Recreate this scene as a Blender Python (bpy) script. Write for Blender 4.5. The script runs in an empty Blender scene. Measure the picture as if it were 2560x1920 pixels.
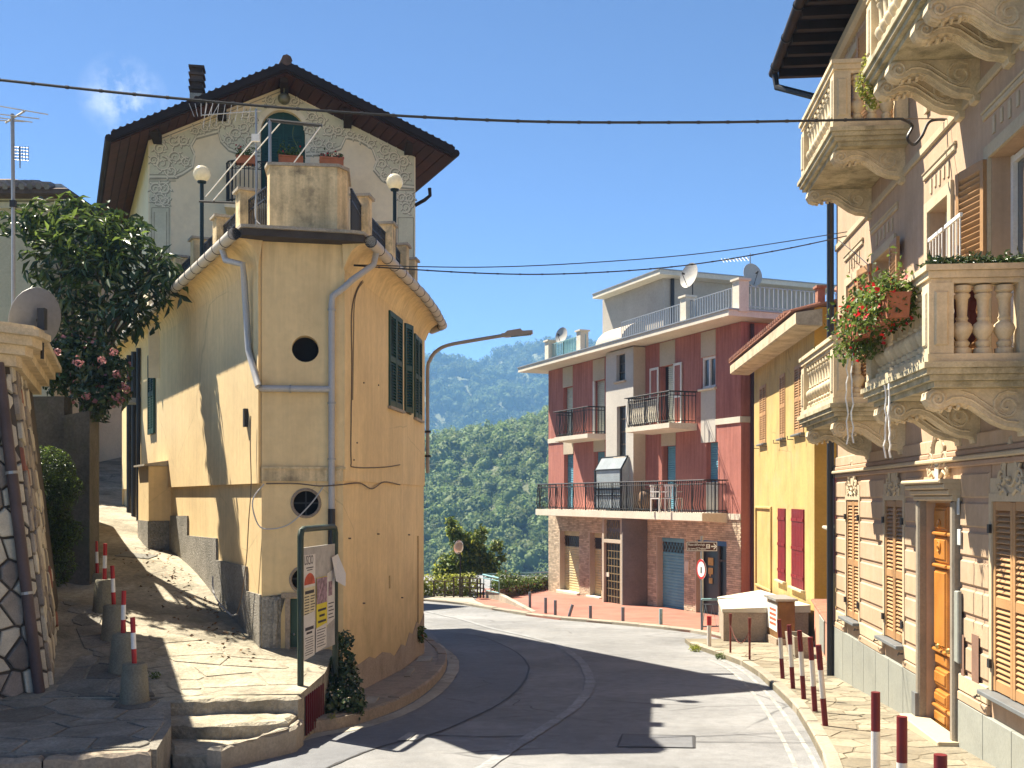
import bpy, bmesh, math, random
import numpy as np
from mathutils import Matrix, Vector
R = math.radians
random.seed(7); RNG = np.random.default_rng(11)
scene = bpy.context.scene
COL = scene.collection

# ------------------------------------------------------------------ camera, sky, sun, exposure
F, CX, HY = 2700.0, 1280.0, 1243.0          # focal length and principal column / horizon row of the 2560 px photograph
cd = bpy.data.cameras.new("camera"); cam = bpy.data.objects.new("camera", cd); COL.objects.link(cam)
cd.sensor_width = 36.0; cd.lens = 36.0 * F / 2560.0
cd.shift_y = (HY - 960.0) / 2560.0
cd.clip_start = 0.1; cd.clip_end = 12000.0
cam.location = (0, 0, 0); cam.rotation_euler = (R(90), 0, 0)
scene.camera = cam

SUN = Vector((-0.54, 0.44, 1.0)).normalized()       # direction towards the sun
ELEV = math.asin(SUN.z); AZ = math.atan2(SUN.x, SUN.y)
w = bpy.data.worlds.new("World"); scene.world = w; w.use_nodes = True
wn, wl = w.node_tree.nodes, w.node_tree.links
wn.clear()
sky = wn.new("ShaderNodeTexSky"); sky.sky_type = 'NISHITA'; sky.sun_disc = False
sky.sun_elevation = ELEV; sky.sun_rotation = AZ
sky.altitude = 1500; sky.air_density = 0.5; sky.dust_density = 0.0; sky.ozone_density = 6.0
bg = wn.new("ShaderNodeBackground"); bg.inputs[1].default_value = 0.05
wo = wn.new("ShaderNodeOutputWorld")
# a small fair-weather cloud wisp, fixed in the sky by direction
tc = wn.new("ShaderNodeTexCoord")
nz = wn.new("ShaderNodeTexNoise"); nz.inputs['Scale'].default_value = 26; nz.inputs['Detail'].default_value = 6; nz.inputs['Roughness'].default_value = .6
wl.new(tc.outputs['Generated'], nz.inputs['Vector'])
cdir = Vector(((308 - CX) / F, 1.0, (HY - 245) / F)).normalized()
sb = wn.new("ShaderNodeVectorMath"); sb.operation = 'DISTANCE'; sb.inputs[1].default_value = cdir
wl.new(tc.outputs['Generated'], sb.inputs[0])
mr = wn.new("ShaderNodeMapRange"); mr.inputs['From Min'].default_value = .037; mr.inputs['From Max'].default_value = .004
wl.new(sb.outputs['Value'], mr.inputs['Value'])
ml = wn.new("ShaderNodeMath"); ml.operation = 'MULTIPLY'; wl.new(mr.outputs[0], ml.inputs[0])
m2 = wn.new("ShaderNodeMapRange"); m2.inputs['From Min'].default_value = .44; m2.inputs['From Max'].default_value = .72
wl.new(nz.outputs['Fac'], m2.inputs['Value']); wl.new(m2.outputs[0], ml.inputs[1])
mx = wn.new("ShaderNodeMix"); mx.data_type = 'RGBA'; mx.inputs['B'].default_value = (6.5, 6.6, 6.8, 1)
wl.new(ml.outputs[0], mx.inputs['Factor']); wl.new(sky.outputs[0], mx.inputs['A'])
wl.new(mx.outputs['Result'], bg.inputs[0]); wl.new(bg.outputs[0], wo.inputs[0])

sl = bpy.data.lights.new("sun", 'SUN'); so = bpy.data.objects.new("sun", sl); COL.objects.link(so)
sl.energy = 3.9; sl.angle = R(0.53); sl.color = (1.0, 0.91, 0.75)
so.rotation_euler = SUN.to_track_quat('Z', 'Y').to_euler(); so.location = (-20, 20, 40)

scene.view_settings.view_transform = 'Standard'; scene.view_settings.look = 'None'
scene.view_settings.exposure = 2.15; scene.view_settings.gamma = 1.0
scene.view_settings.use_curve_mapping = False
scene.render.engine = 'CYCLES'
scene.cycles.use_denoising = True
scene.cycles.max_bounces = 7; scene.cycles.diffuse_bounces = 4; scene.cycles.volume_bounces = 1
scene.cycles.transparent_max_bounces = 12

# ------------------------------------------------------------------ pixel rays to places
def uv(px, py): return (px - CX) / F, (HY - py) / F
def at(px, py, Y):
    u, v = uv(px, py); return Vector((u * Y, Y, v * Y))
def zroad(Y):
    if Y < 34: return -2.05 - .05 * Y
    if Y < 46: return -3.75 - .018 * (Y - 34)
    return -3.966 - .03 * (Y - 46)
def on(px, py, dz=0.0, zf=zroad):
    """where the ray through a photograph pixel meets the road surface lifted by dz"""
    u, v = uv(px, py); lo, hi = 3.0, 90.0
    for _ in range(60):
        m = .5 * (lo + hi)
        if v * m > zf(m) + dz: lo = m
        else: hi = m
    return Vector((u * lo, lo, zf(lo) + dz))

# ------------------------------------------------------------------ materials
MATS = {}
def _n(nt, t, **k):
    n = nt.nodes.new(t)
    for a, b in k.items():
        if a in n.inputs: n.inputs[a].default_value = b
        else: setattr(n, a, b)
    return n
def lin(h):
    """'rrggbb' display colour to linear"""
    c = [int(h[i:i + 2], 16) / 255 for i in (0, 2, 4)]
    return tuple(x / 12.92 if x <= .04045 else ((x + .055) / 1.055) ** 2.4 for x in c) + (1,)
def mat(name, col, rough=.85, var=.15, vs=1.3, bump=.25, bs=70., dirt=None, da=.0, ds=.8, streak=0., spec=.3, metal=0., rnd=0., trans=0., island=False, fine=.08, low=None, bdist=.01, crack=None, speck=0., top=None):
    """general procedural surface: broad tone drift, fine grain, shaped stains, vertical runs, fine relief, per-piece tone"""
    if name in MATS: return MATS[name]
    m = bpy.data.materials.new(name); m.use_nodes = True; nt = m.node_tree; L = nt.links
    b = nt.nodes['Principled BSDF']; b.inputs['Roughness'].default_value = rough
    b.inputs['Specular IOR Level'].default_value = spec; b.inputs['Metallic'].default_value = metal
    if isinstance(col, str): col = lin(col)
    geo = _n(nt, 'ShaderNodeNewGeometry')
    def noise(scale, detail=4, vec=None, rough_=.55):
        n = _n(nt, 'ShaderNodeTexNoise', Scale=scale, Detail=detail, Roughness=rough_)
        L.new(vec or geo.outputs['Position'], n.inputs['Vector']); return n.outputs['Fac']
    def mul(cin, fac_out, lo, hi, f0=.3, f1=.7):
        r = _n(nt, 'ShaderNodeMapRange'); r.inputs['From Min'].default_value = f0; r.inputs['From Max'].default_value = f1
        r.inputs['To Min'].default_value = lo; r.inputs['To Max'].default_value = hi; L.new(fac_out, r.inputs['Value'])
        v = _n(nt, 'ShaderNodeVectorMath', operation='SCALE'); L.new(cin, v.inputs[0]); L.new(r.outputs[0], v.inputs['Scale']); return v.outputs[0]
    base = _n(nt, 'ShaderNodeRGB'); base.outputs[0].default_value = col; c = base.outputs[0]
    if var: c = mul(c, noise(vs, 5), 1 - var, 1 + var)
    if fine: c = mul(c, noise(vs * 14, 4), 1 - fine, 1 + fine)
    if rnd:
        src = geo.outputs['Random Per Island'] if island else _n(nt, 'ShaderNodeObjectInfo').outputs['Random']
        c = mul(c, src, 1 - rnd, 1 + rnd, 0, 1)
    if dirt is not None:
        d = _n(nt, 'ShaderNodeRGB'); d.outputs[0].default_value = lin(dirt) if isinstance(dirt, str) else dirt
        f = noise(ds, 7, rough_=.68)
        r = _n(nt, 'ShaderNodeMapRange'); r.inputs['From Min'].default_value = .50; r.inputs['From Max'].default_value = .72; r.inputs['To Max'].default_value = da
        L.new(f, r.inputs['Value'])
        x = _n(nt, 'ShaderNodeMix', data_type='RGBA'); L.new(r.outputs[0], x.inputs['Factor']); L.new(c, x.inputs['A']); L.new(d.outputs[0], x.inputs['B']); c = x.outputs['Result']
    if streak:
        mp = _n(nt, 'ShaderNodeMapping'); mp.inputs['Scale'].default_value = (5., 5., .35); L.new(geo.outputs['Position'], mp.inputs['Vector'])
        c = mul(c, noise(1.6, 5, mp.outputs[0], .65), 1 - streak, 1 + streak * .4, .35, .65)
    if low is not None:                                  # rising damp / splash with a ragged edge: (z0, z1, colour, amount)
        z0, z1, dc, am = low
        sx = _n(nt, 'ShaderNodeSeparateXYZ'); L.new(geo.outputs['Position'], sx.inputs[0])
        nn = noise(2.2, 6, rough_=.65)
        ad = _n(nt, 'ShaderNodeMath', operation='MULTIPLY_ADD'); L.new(nn, ad.inputs[0]); ad.inputs[1].default_value = 1.6 * (z1 - z0); L.new(sx.outputs['Z'], ad.inputs[2])
        r = _n(nt, 'ShaderNodeMapRange'); r.inputs['From Min'].default_value = z0 + .8 * (z1 - z0); r.inputs['From Max'].default_value = z1 + .8 * (z1 - z0); r.inputs['To Min'].default_value = am; r.inputs['To Max'].default_value = 0
        L.new(ad.outputs[0], r.inputs['Value'])
        x = _n(nt, 'ShaderNodeMix', data_type='RGBA'); L.new(r.outputs[0], x.inputs['Factor']); L.new(c, x.inputs['A']); x.inputs['B'].default_value = lin(dc); c = x.outputs['Result']
    if top is not None:                                  # run-off grime below an edge: (z where it ends, z of the edge, colour, amount)
        z0, z1, dc, am = top
        sx = _n(nt, 'ShaderNodeSeparateXYZ'); L.new(geo.outputs['Position'], sx.inputs[0])
        mp = _n(nt, 'ShaderNodeMapping'); mp.inputs['Scale'].default_value = (7., 7., .5); L.new(geo.outputs['Position'], mp.inputs['Vector'])
        r = _n(nt, 'ShaderNodeMapRange'); r.inputs['From Min'].default_value = z0; r.inputs['From Max'].default_value = z1; L.new(sx.outputs['Z'], r.inputs['Value'])
        r2 = _n(nt, 'ShaderNodeMapRange'); r2.inputs['From Min'].default_value = .42; r2.inputs['From Max'].default_value = .68; r2.inputs['To Max'].default_value = am; L.new(noise(1.5, 5, mp.outputs[0], .6), r2.inputs['Value'])
        ml = _n(nt, 'ShaderNodeMath', operation='MULTIPLY'); L.new(r.outputs[0], ml.inputs[0]); L.new(r2.outputs[0], ml.inputs[1])
        x = _n(nt, 'ShaderNodeMix', data_type='RGBA'); L.new(ml.outputs[0], x.inputs['Factor']); L.new(c, x.inputs['A']); x.inputs['B'].default_value = lin(dc); c = x.outputs['Result']
    if speck:                                            # aggregate grain
        c = mul(c, noise(170, 2), 1 - speck, 1 + speck, .35, .65)
    if crack is not None:                                # hairline cracks, broken up by a mask: (scale, width, amount)
        cs, cw, ca = crack
        nv = _n(nt, 'ShaderNodeTexNoise', Scale=cs * 2.2, Detail=5); L.new(geo.outputs['Position'], nv.inputs['Vector'])
        av = _n(nt, 'ShaderNodeMix', data_type='RGBA'); av.inputs['Factor'].default_value = .14; L.new(geo.outputs['Position'], av.inputs['A']); L.new(nv.outputs['Color'], av.inputs['B'])
        vo = _n(nt, 'ShaderNodeTexVoronoi', Scale=cs); vo.feature = 'DISTANCE_TO_EDGE'; L.new(av.outputs['Result'], vo.inputs['Vector'])
        r = _n(nt, 'ShaderNodeMapRange'); r.inputs['From Min'].default_value = 0; r.inputs['From Max'].default_value = cw; r.inputs['To Min'].default_value = ca; r.inputs['To Max'].default_value = 0; L.new(vo.outputs['Distance'], r.inputs['Value'])
        r2 = _n(nt, 'ShaderNodeMapRange'); r2.inputs['From Min'].default_value = .48; r2.inputs['From Max'].default_value = .58; L.new(noise(cs * .8, 3), r2.inputs['Value'])
        ml = _n(nt, 'ShaderNodeMath', operation='MULTIPLY'); L.new(r.outputs[0], ml.inputs[0]); L.new(r2.outputs[0], ml.inputs[1])
        x = _n(nt, 'ShaderNodeMix', data_type='RGBA'); L.new(ml.outputs[0], x.inputs['Factor']); L.new(c, x.inputs['A']); x.inputs['B'].default_value = tuple(q * .3 for q in col[:3]) + (1,); c = x.outputs['Result']
    L.new(c, b.inputs['Base Color'])
    if bump:
        n1 = noise(bs, 6, rough_=.6)
        bp = _n(nt, 'ShaderNodeBump', Strength=bump, Distance=bdist); L.new(n1, bp.inputs['Height']); L.new(bp.outputs[0], b.inputs['Normal'])
    if trans:
        tr = _n(nt, 'ShaderNodeBsdfTranslucent'); L.new(c, tr.inputs['Color'])
        ms = _n(nt, 'ShaderNodeMixShader'); ms.inputs[0].default_value = trans
        L.new(b.outputs[0], ms.inputs[1]); L.new(tr.outputs[0], ms.inputs[2]); L.new(ms.outputs[0], nt.nodes['Material Output'].inputs[0])
    MATS[name] = m; return m
def glass(name, col='20262a', rough=.06):
    if name in MATS: return MATS[name]
    m = mat(name, col, rough=rough, var=.1, bump=.03, bs=1.5, spec=.7, fine=0); return m
def emit(name, col, s):
    m = bpy.data.materials.new(name); m.use_nodes = True; b = m.node_tree.nodes['Principled BSDF']
    b.inputs['Emission Color'].default_value = col; b.inputs['Emission Strength'].default_value = s; MATS[name] = m; return m

# ------------------------------------------------------------------ objects
W = {}
def _link(o, world, parent):
    COL.objects.link(o)
    W[o] = world
    if parent is not None:
        o.parent = parent; o.matrix_basis = W[parent].inverted() @ world
    else: o.matrix_basis = world
    return o
def tag(o, label, cat=None, group=None, kind=None):
    if label: o['label'] = label
    if cat: o['category'] = cat
    if group: o['group'] = group
    if kind: o['kind'] = kind
    return o
def thing(name, label, cat, loc=(0, 0, 0), group=None, rz=0.):
    o = bpy.data.objects.new(name, None); o.empty_display_size = .2
    _link(o, Matrix.Translation(loc) @ Matrix.Rotation(rz, 4, 'Z'), None)
    return tag(o, label, cat, group)
def inst(name, me, parent, world):
    return _link(bpy.data.objects.new(name, me), world, parent)
class Frame:
    """s along a facade, n out of it towards the viewer, z up"""
    def __init__(s, p, t, flip=False):
        s.p = Vector((p[0], p[1], 0)); s.t = Vector((t[0], t[1], 0)).normalized()
        s.n = Vector((s.t.y, -s.t.x, 0)) if not flip else Vector((-s.t.y, s.t.x, 0))
    def __call__(s, a, n, z): 
        v = s.p + s.t * a + s.n * n; return Vector((v.x, v.y, z))
    def px(s, px, py, n=0.):
        """photograph pixel -> (s, z) on the plane n in front of the facade"""
        u, v = uv(px, py); q = s.p + s.n * n
        a = (u * q.y - q.x) / (s.t.x - u * s.t.y); Y = q.y + s.t.y * a
        return a, v * Y
    def mtx(s, a=0, n=0, z=0):
        q = s(a, n, z)
        return Matrix(((s.t.x, -s.n.x, 0, q.x), (s.t.y, -s.n.y, 0, q.y), (0, 0, 1, q.z), (0, 0, 0, 1)))
ID = lambda a, n, z: Vector((a, n, z))
class MB:
    def __init__(s): s.v = []; s.f = []; s.mi = []; s.m = 0
    def add(s, vs, fs):
        k = len(s.v); s.v += [tuple(x) for x in vs]; s.f += [tuple(i + k for i in f) for f in fs]; s.mi += [s.m] * len(fs); return s
    def box(s, a0, a1, n0, n1, z0, z1, T=ID):
        return s.add([T(a, n, z) for z in (z0, z1) for n in (n0, n1) for a in (a0, a1)],
                     [(0, 2, 3, 1), (4, 5, 7, 6), (0, 1, 5, 4), (2, 6, 7, 3), (0, 4, 6, 2), (1, 3, 7, 5)])
    def bev(s, a0, a1, n0, n1, z0, z1, b, T=ID):
        """box whose front (n1) edges are chamfered by b"""
        P = [T(a0, n0, z0), T(a1, n0, z0), T(a1, n0, z1), T(a0, n0, z1),
             T(a0, n1 - b, z0), T(a1, n1 - b, z0), T(a1, n1 - b, z1), T(a0, n1 - b, z1),
             T(a0 + b, n1, z0 + b), T(a1 - b, n1, z0 + b), T(a1 - b, n1, z1 - b), T(a0 + b, n1, z1 - b)]
        return s.add(P, [(3, 2, 1, 0), (0, 1, 5, 4), (1, 2, 6, 5), (2, 3, 7, 6), (3, 0, 4, 7), (4, 5, 9, 8), (5, 6, 10, 9), (6, 7, 11, 10), (7, 4, 8, 11), (8, 9, 10, 11)])
    def prism(s, poly, lo, hi):
        """poly: list of points p; lo / hi: functions p -> 3-D"""
        k = len(poly); vs = [lo(p) for p in poly] + [hi(p) for p in poly]
        return s.add(vs, [tuple(range(k))[::-1], tuple(range(k, 2 * k))] + [(i, (i + 1) % k, (i + 1) % k + k, i + k) for i in range(k)])
    def quad(s, *p): return s.add(p, [tuple(range(len(p)))])
    def tube(s, pts, r, k=8, cap=True, r2=None):
        pts = [Vector(p) for p in pts]; n = len(pts); rings = []; up = None
        for i, p in enumerate(pts):
            d = (pts[min(i + 1, n - 1)] - pts[max(i - 1, 0)]).normalized()
            if up is None:
                up = Vector((0, 0, 1)) if abs(d.z) < .9 else Vector((1, 0, 0))
            x = d.cross(up).normalized(); y = x.cross(d).normalized(); up = y
            rr = r if r2 is None else r + (r2 - r) * i / (n - 1)
            if isinstance(r, (list, tuple)): rr = r[i]
            rings.append([p + x * math.cos(2 * math.pi * j / k) * rr + y * math.sin(2 * math.pi * j / k) * rr for j in range(k)])
        fs = [(i * k + j, i * k + (j + 1) % k, (i + 1) * k + (j + 1) % k, (i + 1) * k + j) for i in range(n - 1) for j in range(k)]
        if cap: fs += [tuple(range(k))[::-1], tuple(range((n - 1) * k, n * k))]
        return s.add([q for g in rings for q in g], fs)
    def lathe(s, prof, k=12, c=(0, 0, 0), T=None, sq=()):
        """prof: list of (radius, z); sq: indices drawn square"""
        c = Vector(c); vs = []
        for i, (r, z) in enumerate(prof):
            for j in range(k):
                a = 2 * math.pi * (j + .5) / k
                p = Vector((r * math.cos(a), r * math.sin(a), z)) + c
                vs.append(T(p) if T else p)
        n = len(prof)
        fs = [(i * k + j, i * k + (j + 1) % k, (i + 1) * k + (j + 1) % k, (i + 1) * k + j) for i in range(n - 1) for j in range(k)]
        fs += [tuple(range(k))[::-1], tuple(range((n - 1) * k, n * k))]
        return s.add(vs, fs)
    def sweep(s, prof, path, T=ID, closed=False):
        """prof: (n, z) outline swept along straight path of (s values) on facade T"""
        k = len(prof); vs = []
        for a in path: vs += [T(a, n, z) for n, z in prof]
        m = len(path)
        fs = [(i * k + j, i * k + (j + 1) % k, (i + 1) * k + (j + 1) % k, (i + 1) * k + j) for i in range(m - 1) for j in range(k)]
        fs += [tuple(range(k))[::-1], tuple(range((m - 1) * k, m * k))]
        return s.add(vs, fs)
    def mesh(s, name, mats, smooth=False):
        me = bpy.data.meshes.new(name); me.from_pydata(s.v, [], s.f)
        for m in (mats if isinstance(mats, (list, tuple)) else [mats]): me.materials.append(m)
        if max(s.mi, default=0): me.polygons.foreach_set('material_index', s.mi)
        bm = bmesh.new(); bm.from_mesh(me); bmesh.ops.recalc_face_normals(bm, faces=bm.faces); bm.to_mesh(me); bm.free()
        if smooth:
            me.polygons.foreach_set('use_smooth', [True] * len(me.polygons))
            me.set_sharp_from_angle(angle=R(38))
        me.update(); return me
    def obj(s, name, mats, parent=None, smooth=False, label=None, recalc=True):
        a = np.array(s.v); c = Vector(((a[:, 0].min() + a[:, 0].max()) / 2, (a[:, 1].min() + a[:, 1].max()) / 2, a[:, 2].min()))
        s.v = [tuple(Vector(p) - c) for p in s.v]
        o = inst(name, s.mesh(name, mats, smooth), parent, Matrix.Translation(c))
        if label: o['label'] = label
        return o
def wall(mb, T, s0, s1, z0, z1, holes=(), depth=.2, n=0.):
    """facade sheet with real openings and reveals; holes: (a0, a1, b0, b1[, depth])"""
    ss = sorted({s0, s1, *[min(max(h[i], s0), s1) for h in holes for i in (0, 1)]}); zz = sorted({z0, z1, *[min(max(h[i], z0), z1) for h in holes for i in (2, 3)]})
    for i in range(len(ss) - 1):
        for j in range(len(zz) - 1):
            cs, cz = (ss[i] + ss[i + 1]) / 2, (zz[j] + zz[j + 1]) / 2
            if any(h[0] < cs < h[1] and h[2] < cz < h[3] for h in holes): continue
            mb.quad(T(ss[i], n, zz[j]), T(ss[i + 1], n, zz[j]), T(ss[i + 1], n, zz[j + 1]), T(ss[i], n, zz[j + 1]))
    for h in holes:
        a0, a1, b0, b1 = h[:4]; d = h[4] if len(h) > 4 else depth
        mb.quad(T(a0, n, b0), T(a0, n, b1), T(a0, n - d, b1), T(a0, n - d, b0)); mb.quad(T(a1, n, b0), T(a1, n - d, b0), T(a1, n - d, b1), T(a1, n, b1))
        mb.quad(T(a0, n, b1), T(a1, n, b1), T(a1, n - d, b1), T(a0, n - d, b1)); mb.quad(T(a0, n, b0), T(a0, n - d, b0), T(a1, n - d, b0), T(a1, n, b0))
    return mb
def tree_copy(root, world, label=None, names=True):
    """copy a thing with its parts and sub-parts"""
    def rec(o, parent, wm):
        c = o.copy(); COL.objects.link(c); W[c] = wm
        if parent is not None: c.parent = parent; c.matrix_basis = W[parent].inverted() @ wm
        else: c.parent = None; c.matrix_basis = wm
        for ch in [x for x in W if x.parent == o]: rec(ch, c, wm @ (W[o].inverted() @ W[ch]))
        return c
    c = rec(root, None, world)
    if label: c['label'] = label
    return c
def clip(poly, p, d):
    """keep the side of a 2-D polygon where (x-p).d <= 0"""
    out = []
    for i in range(len(poly)):
        a, b = poly[i], poly[(i + 1) % len(poly)]
        fa = (a[0] - p[0]) * d[0] + (a[1] - p[1]) * d[1]; fb = (b[0] - p[0]) * d[0] + (b[1] - p[1]) * d[1]
        if fa <= 0: out.append(a)
        if fa * fb < 0:
            t = fa / (fa - fb); out.append((a[0] + (b[0] - a[0]) * t, a[1] + (b[1] - a[1]) * t))
    return out
def inside(p, poly):
    c = False; n = len(poly)
    for i in range(n):
        a, b = poly[i], poly[i - 1]
        if (a[1] > p[1]) != (b[1] > p[1]) and p[0] < (b[0] - a[0]) * (p[1] - a[1]) / (b[1] - a[1]) + a[0]: c = not c
    return c
def crazy(bound, size, gap, rng, stretch=1.):
    """irregular stones filling a convex outline: Voronoi cells pulled in by half the joint"""
    xs = [p[0] for p in bound]; ys = [p[1] for p in bound]; pts = []
    x0, x1, y0, y1 = min(xs) - size, max(xs) + size, min(ys) - size, max(ys) + size
    r = 0; y = y0
    while y < y1:
        x = x0 + (size * .5 if r % 2 else 0)
        while x < x1:
            pts.append((x + rng.uniform(-.36, .36) * size, y + rng.uniform(-.36, .36) * size * stretch)); x += size
        y += size * stretch * .9; r += 1
    out = []
    for i, p in enumerate(pts):
        cell = [(p[0] - 2 * size, p[1] - 2 * size * stretch), (p[0] + 2 * size, p[1] - 2 * size * stretch), (p[0] + 2 * size, p[1] + 2 * size * stretch), (p[0] - 2 * size, p[1] + 2 * size * stretch)]
        for j, q in enumerate(pts):
            if i == j or abs(q[0] - p[0]) > 3 * size or abs(q[1] - p[1]) > 3 * size * stretch: continue
            d = (q[0] - p[0], q[1] - p[1]); l = math.hypot(*d); g = gap / 2 / l
            m = (p[0] + d[0] * (.5 - g), p[1] + d[1] * (.5 - g)); cell = clip(cell, m, d)
            if len(cell) < 3: break
        for k in range(len(bound)):
            if len(cell) < 3: break
            a, b = bound[k], bound[(k + 1) % len(bound)]; cell = clip(cell, a, (b[1] - a[1], a[0] - b[0]))   # bound counter-clockwise
        if len(cell) >= 3:
            area = abs(sum(cell[k][0] * cell[k - 1][1] - cell[k - 1][0] * cell[k][1] for k in range(len(cell)))) / 2
            if area > .12 * size * size * stretch: out.append(cell)
    return out
def slab_stone(poly, lo, hi, b=.012):
    """a stone with a chamfered top; lo/hi map (x,y,h)"""
    cx = sum(p[0] for p in poly) / len(poly); cy = sum(p[1] for p in poly) / len(poly); mb = MB(); k = len(poly)
    ins = []
    for p in poly:
        l = math.hypot(p[0] - cx, p[1] - cy) or 1; f = max(0, 1 - b / l); ins.append((cx + (p[0] - cx) * f, cy + (p[1] - cy) * f))
    vs = [lo(p) for p in poly] + [hi(p, -b * .7) for p in poly] + [hi(p, 0) for p in ins]
    mb.add(vs, [(i, (i + 1) % k, (i + 1) % k + k, i + k) for i in range(k)] + [(i + k, (i + 1) % k + k, (i + 1) % k + 2 * k, i + 2 * k) for i in range(k)] + [tuple(range(2 * k, 3 * k))])
    return mb
def leaves(name, pts, nrm, size, m, parent=None, droop=.3, asp=.42, rng=RNG, kind=None, jit=.8):
    """a spray of folded leaf blades at pts facing roughly nrm, as one mesh"""
    n = len(pts); pts = np.asarray(pts, float); nrm = np.asarray(nrm, float)
    nn = nrm + rng.normal(0, jit, (n, 3)); nn /= np.linalg.norm(nn, axis=1)[:, None] + 1e-9
    a = rng.normal(0, 1, (n, 3)); a[:, 2] -= droop * 2; a -= nn * (a * nn).sum(1)[:, None]; a /= np.linalg.norm(a, axis=1)[:, None] + 1e-9
    b = np.cross(nn, a); sz = size * rng.uniform(.6, 1.25, n)[:, None]
    wv = b * sz * asp * .5
    mid = pts + a * sz * .45; tip = pts + a * sz - nn * sz * .15
    v = np.stack([pts, mid + wv + nn * sz * .1, tip, mid - wv + nn * sz * .1], 1).reshape(-1, 3)
    me = bpy.data.meshes.new(name); c = v.mean(0); v = v - c
    me.vertices.add(4 * n); me.vertices.foreach_set('co', v.ravel().astype(np.float32))
    idx = np.arange(n) * 4; tri = np.stack([idx, idx + 1, idx + 2, idx, idx + 2, idx + 3], 1).ravel()
    me.loops.add(6 * n); me.loops.foreach_set('vertex_index', tri.astype(np.int32))
    me.polygons.add(2 * n); me.polygons.foreach_set('loop_start', (np.arange(2 * n) * 3).astype(np.int32))
    try: me.polygons.foreach_set('loop_total', np.full(2 * n, 3, np.int32))
    except Exception: pass
    me.materials.append(m); me.update(calc_edges=True)
    o = inst(name, me, parent, Matrix.Translation(c))
    if kind: o['kind'] = kind
    return o
def lobes(ls, n, rng=RNG, shell=.55):
    """points in a set of ellipsoid lobes ((cx,cy,cz),(rx,ry,rz)), thicker towards the outside, with outward normals"""
    vol = np.array([l[1][0] * l[1][1] * l[1][2] for l in ls]) ** .67; cnt = (n * vol / vol.sum()).astype(int); P = []; N = []
    for (c, r), k in zip(ls, cnt):
        d = rng.normal(0, 1, (k, 3)); d /= np.linalg.norm(d, axis=1)[:, None]
        rad = (shell + (1.05 - shell) * rng.random(k) ** .7)[:, None]
        P.append(np.array(c) + d * rad * np.array(r)); N.append(d + np.array([0, 0, .35]))
    return np.concatenate(P), np.concatenate(N)
def text_mesh(s, size, T, m, parent, name='lettering', align='LEFT', ext=.0008, sx=1.):
    """lettering as a thin mesh; T maps (x, y) in the text plane to 3-D (Matrix)"""
    cu = bpy.data.curves.new('t', 'FONT'); cu.body = s; cu.size = size; cu.align_x = align; cu.extrude = ext; cu.resolution_u = 2
    o = bpy.data.objects.new('t', cu); COL.objects.link(o)
    dg = bpy.context.evaluated_depsgraph_get(); me = bpy.data.meshes.new_from_object(o.evaluated_get(dg))
    bpy.data.objects.remove(o); me.name = name; me.transform(Matrix.Diagonal((sx, 1, 1, 1))); me.materials.clear(); me.materials.append(m)
    return inst(name, me, parent, T)
# ================================================================== GROUND
M_asph = mat('asphalt_worn', (.182, .184, .186, 1), rough=.82, var=.28, vs=.4, fine=.14, bump=.6, bs=150, dirt=(.24, .235, .225, 1), da=.6, ds=.33, spec=.35, speck=.35, crack=(.55, .016, .8))
M_asph2 = mat('asphalt_newer', (.13, .135, .145, 1), rough=.75, var=.2, vs=.6, fine=.12, bump=.5, bs=170, spec=.4, dirt=(.16, .158, .155, 1), da=.5, ds=.45, speck=.3, crack=(.7, .014, .7))
M_tar = mat('tar_seam', (.04, .04, .042, 1), rough=.7, bump=.3, bs=60)
M_paint_sun = mat('worn_paint_sun_patch', (.29, .285, .265, 1), rough=.8, var=.3, vs=3, fine=.3, dirt=(.2, .195, .185, 1), da=1., ds=7)
M_paint2 = mat('pale_road_repair', (.23, .235, .24, 1), rough=.8, var=.2, vs=2, fine=.25, dirt=(.15, .15, .145, 1), da=.95, ds=5)
M_conc = mat('concrete_pale', (.34, .31, .245, 1), var=.2, vs=1.2, fine=.14, bump=.4, bs=45, dirt=(.2, .175, .13, 1), da=.75, ds=1.3)
M_kerb = mat('kerb_stone', (.28, .245, .19, 1), var=.2, vs=2.5, fine=.15, bump=.5, bs=40, dirt=(.15, .13, .1, 1), da=.8, ds=2.5, rnd=.15)
M_curbd = mat('kerb_old', (.27, .22, .165, 1), var=.25, vs=2.5, fine=.2, bump=.6, bs=35, dirt=(.11, .1, .07, 1), da=.8, ds=2.5, rnd=.15)
M_pave = mat('paving_stone', (.225, .195, .14, 1), var=.22, vs=2, fine=.18, bump=.5, bs=30, rnd=.26, dirt=(.2, .165, .11, 1), da=.7, ds=3, speck=.1)
M_joint = mat('paving_joint', (.17, .145, .10, 1), var=.2, fine=.2, bump=.4, bs=60)
M_pave2 = mat('paving_stone_grey', (.20, .185, .155, 1), var=.3, vs=2.5, fine=.25, bump=.8, bs=18, bdist=.03, rnd=.3, dirt=(.12, .1, .075, 1), da=.5, ds=3)
M_tile = mat('terrace_clay', (.29, .12, .085, 1), rough=.6, var=.18, vs=1.2, fine=.1, bump=.15, bs=20, dirt=(.34, .19, .14, 1), da=.6, ds=1.)
M_soil = mat('hillside_soil', (.09, .1, .04, 1), var=.3, vs=.05, bump=.3, bs=2)

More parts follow.
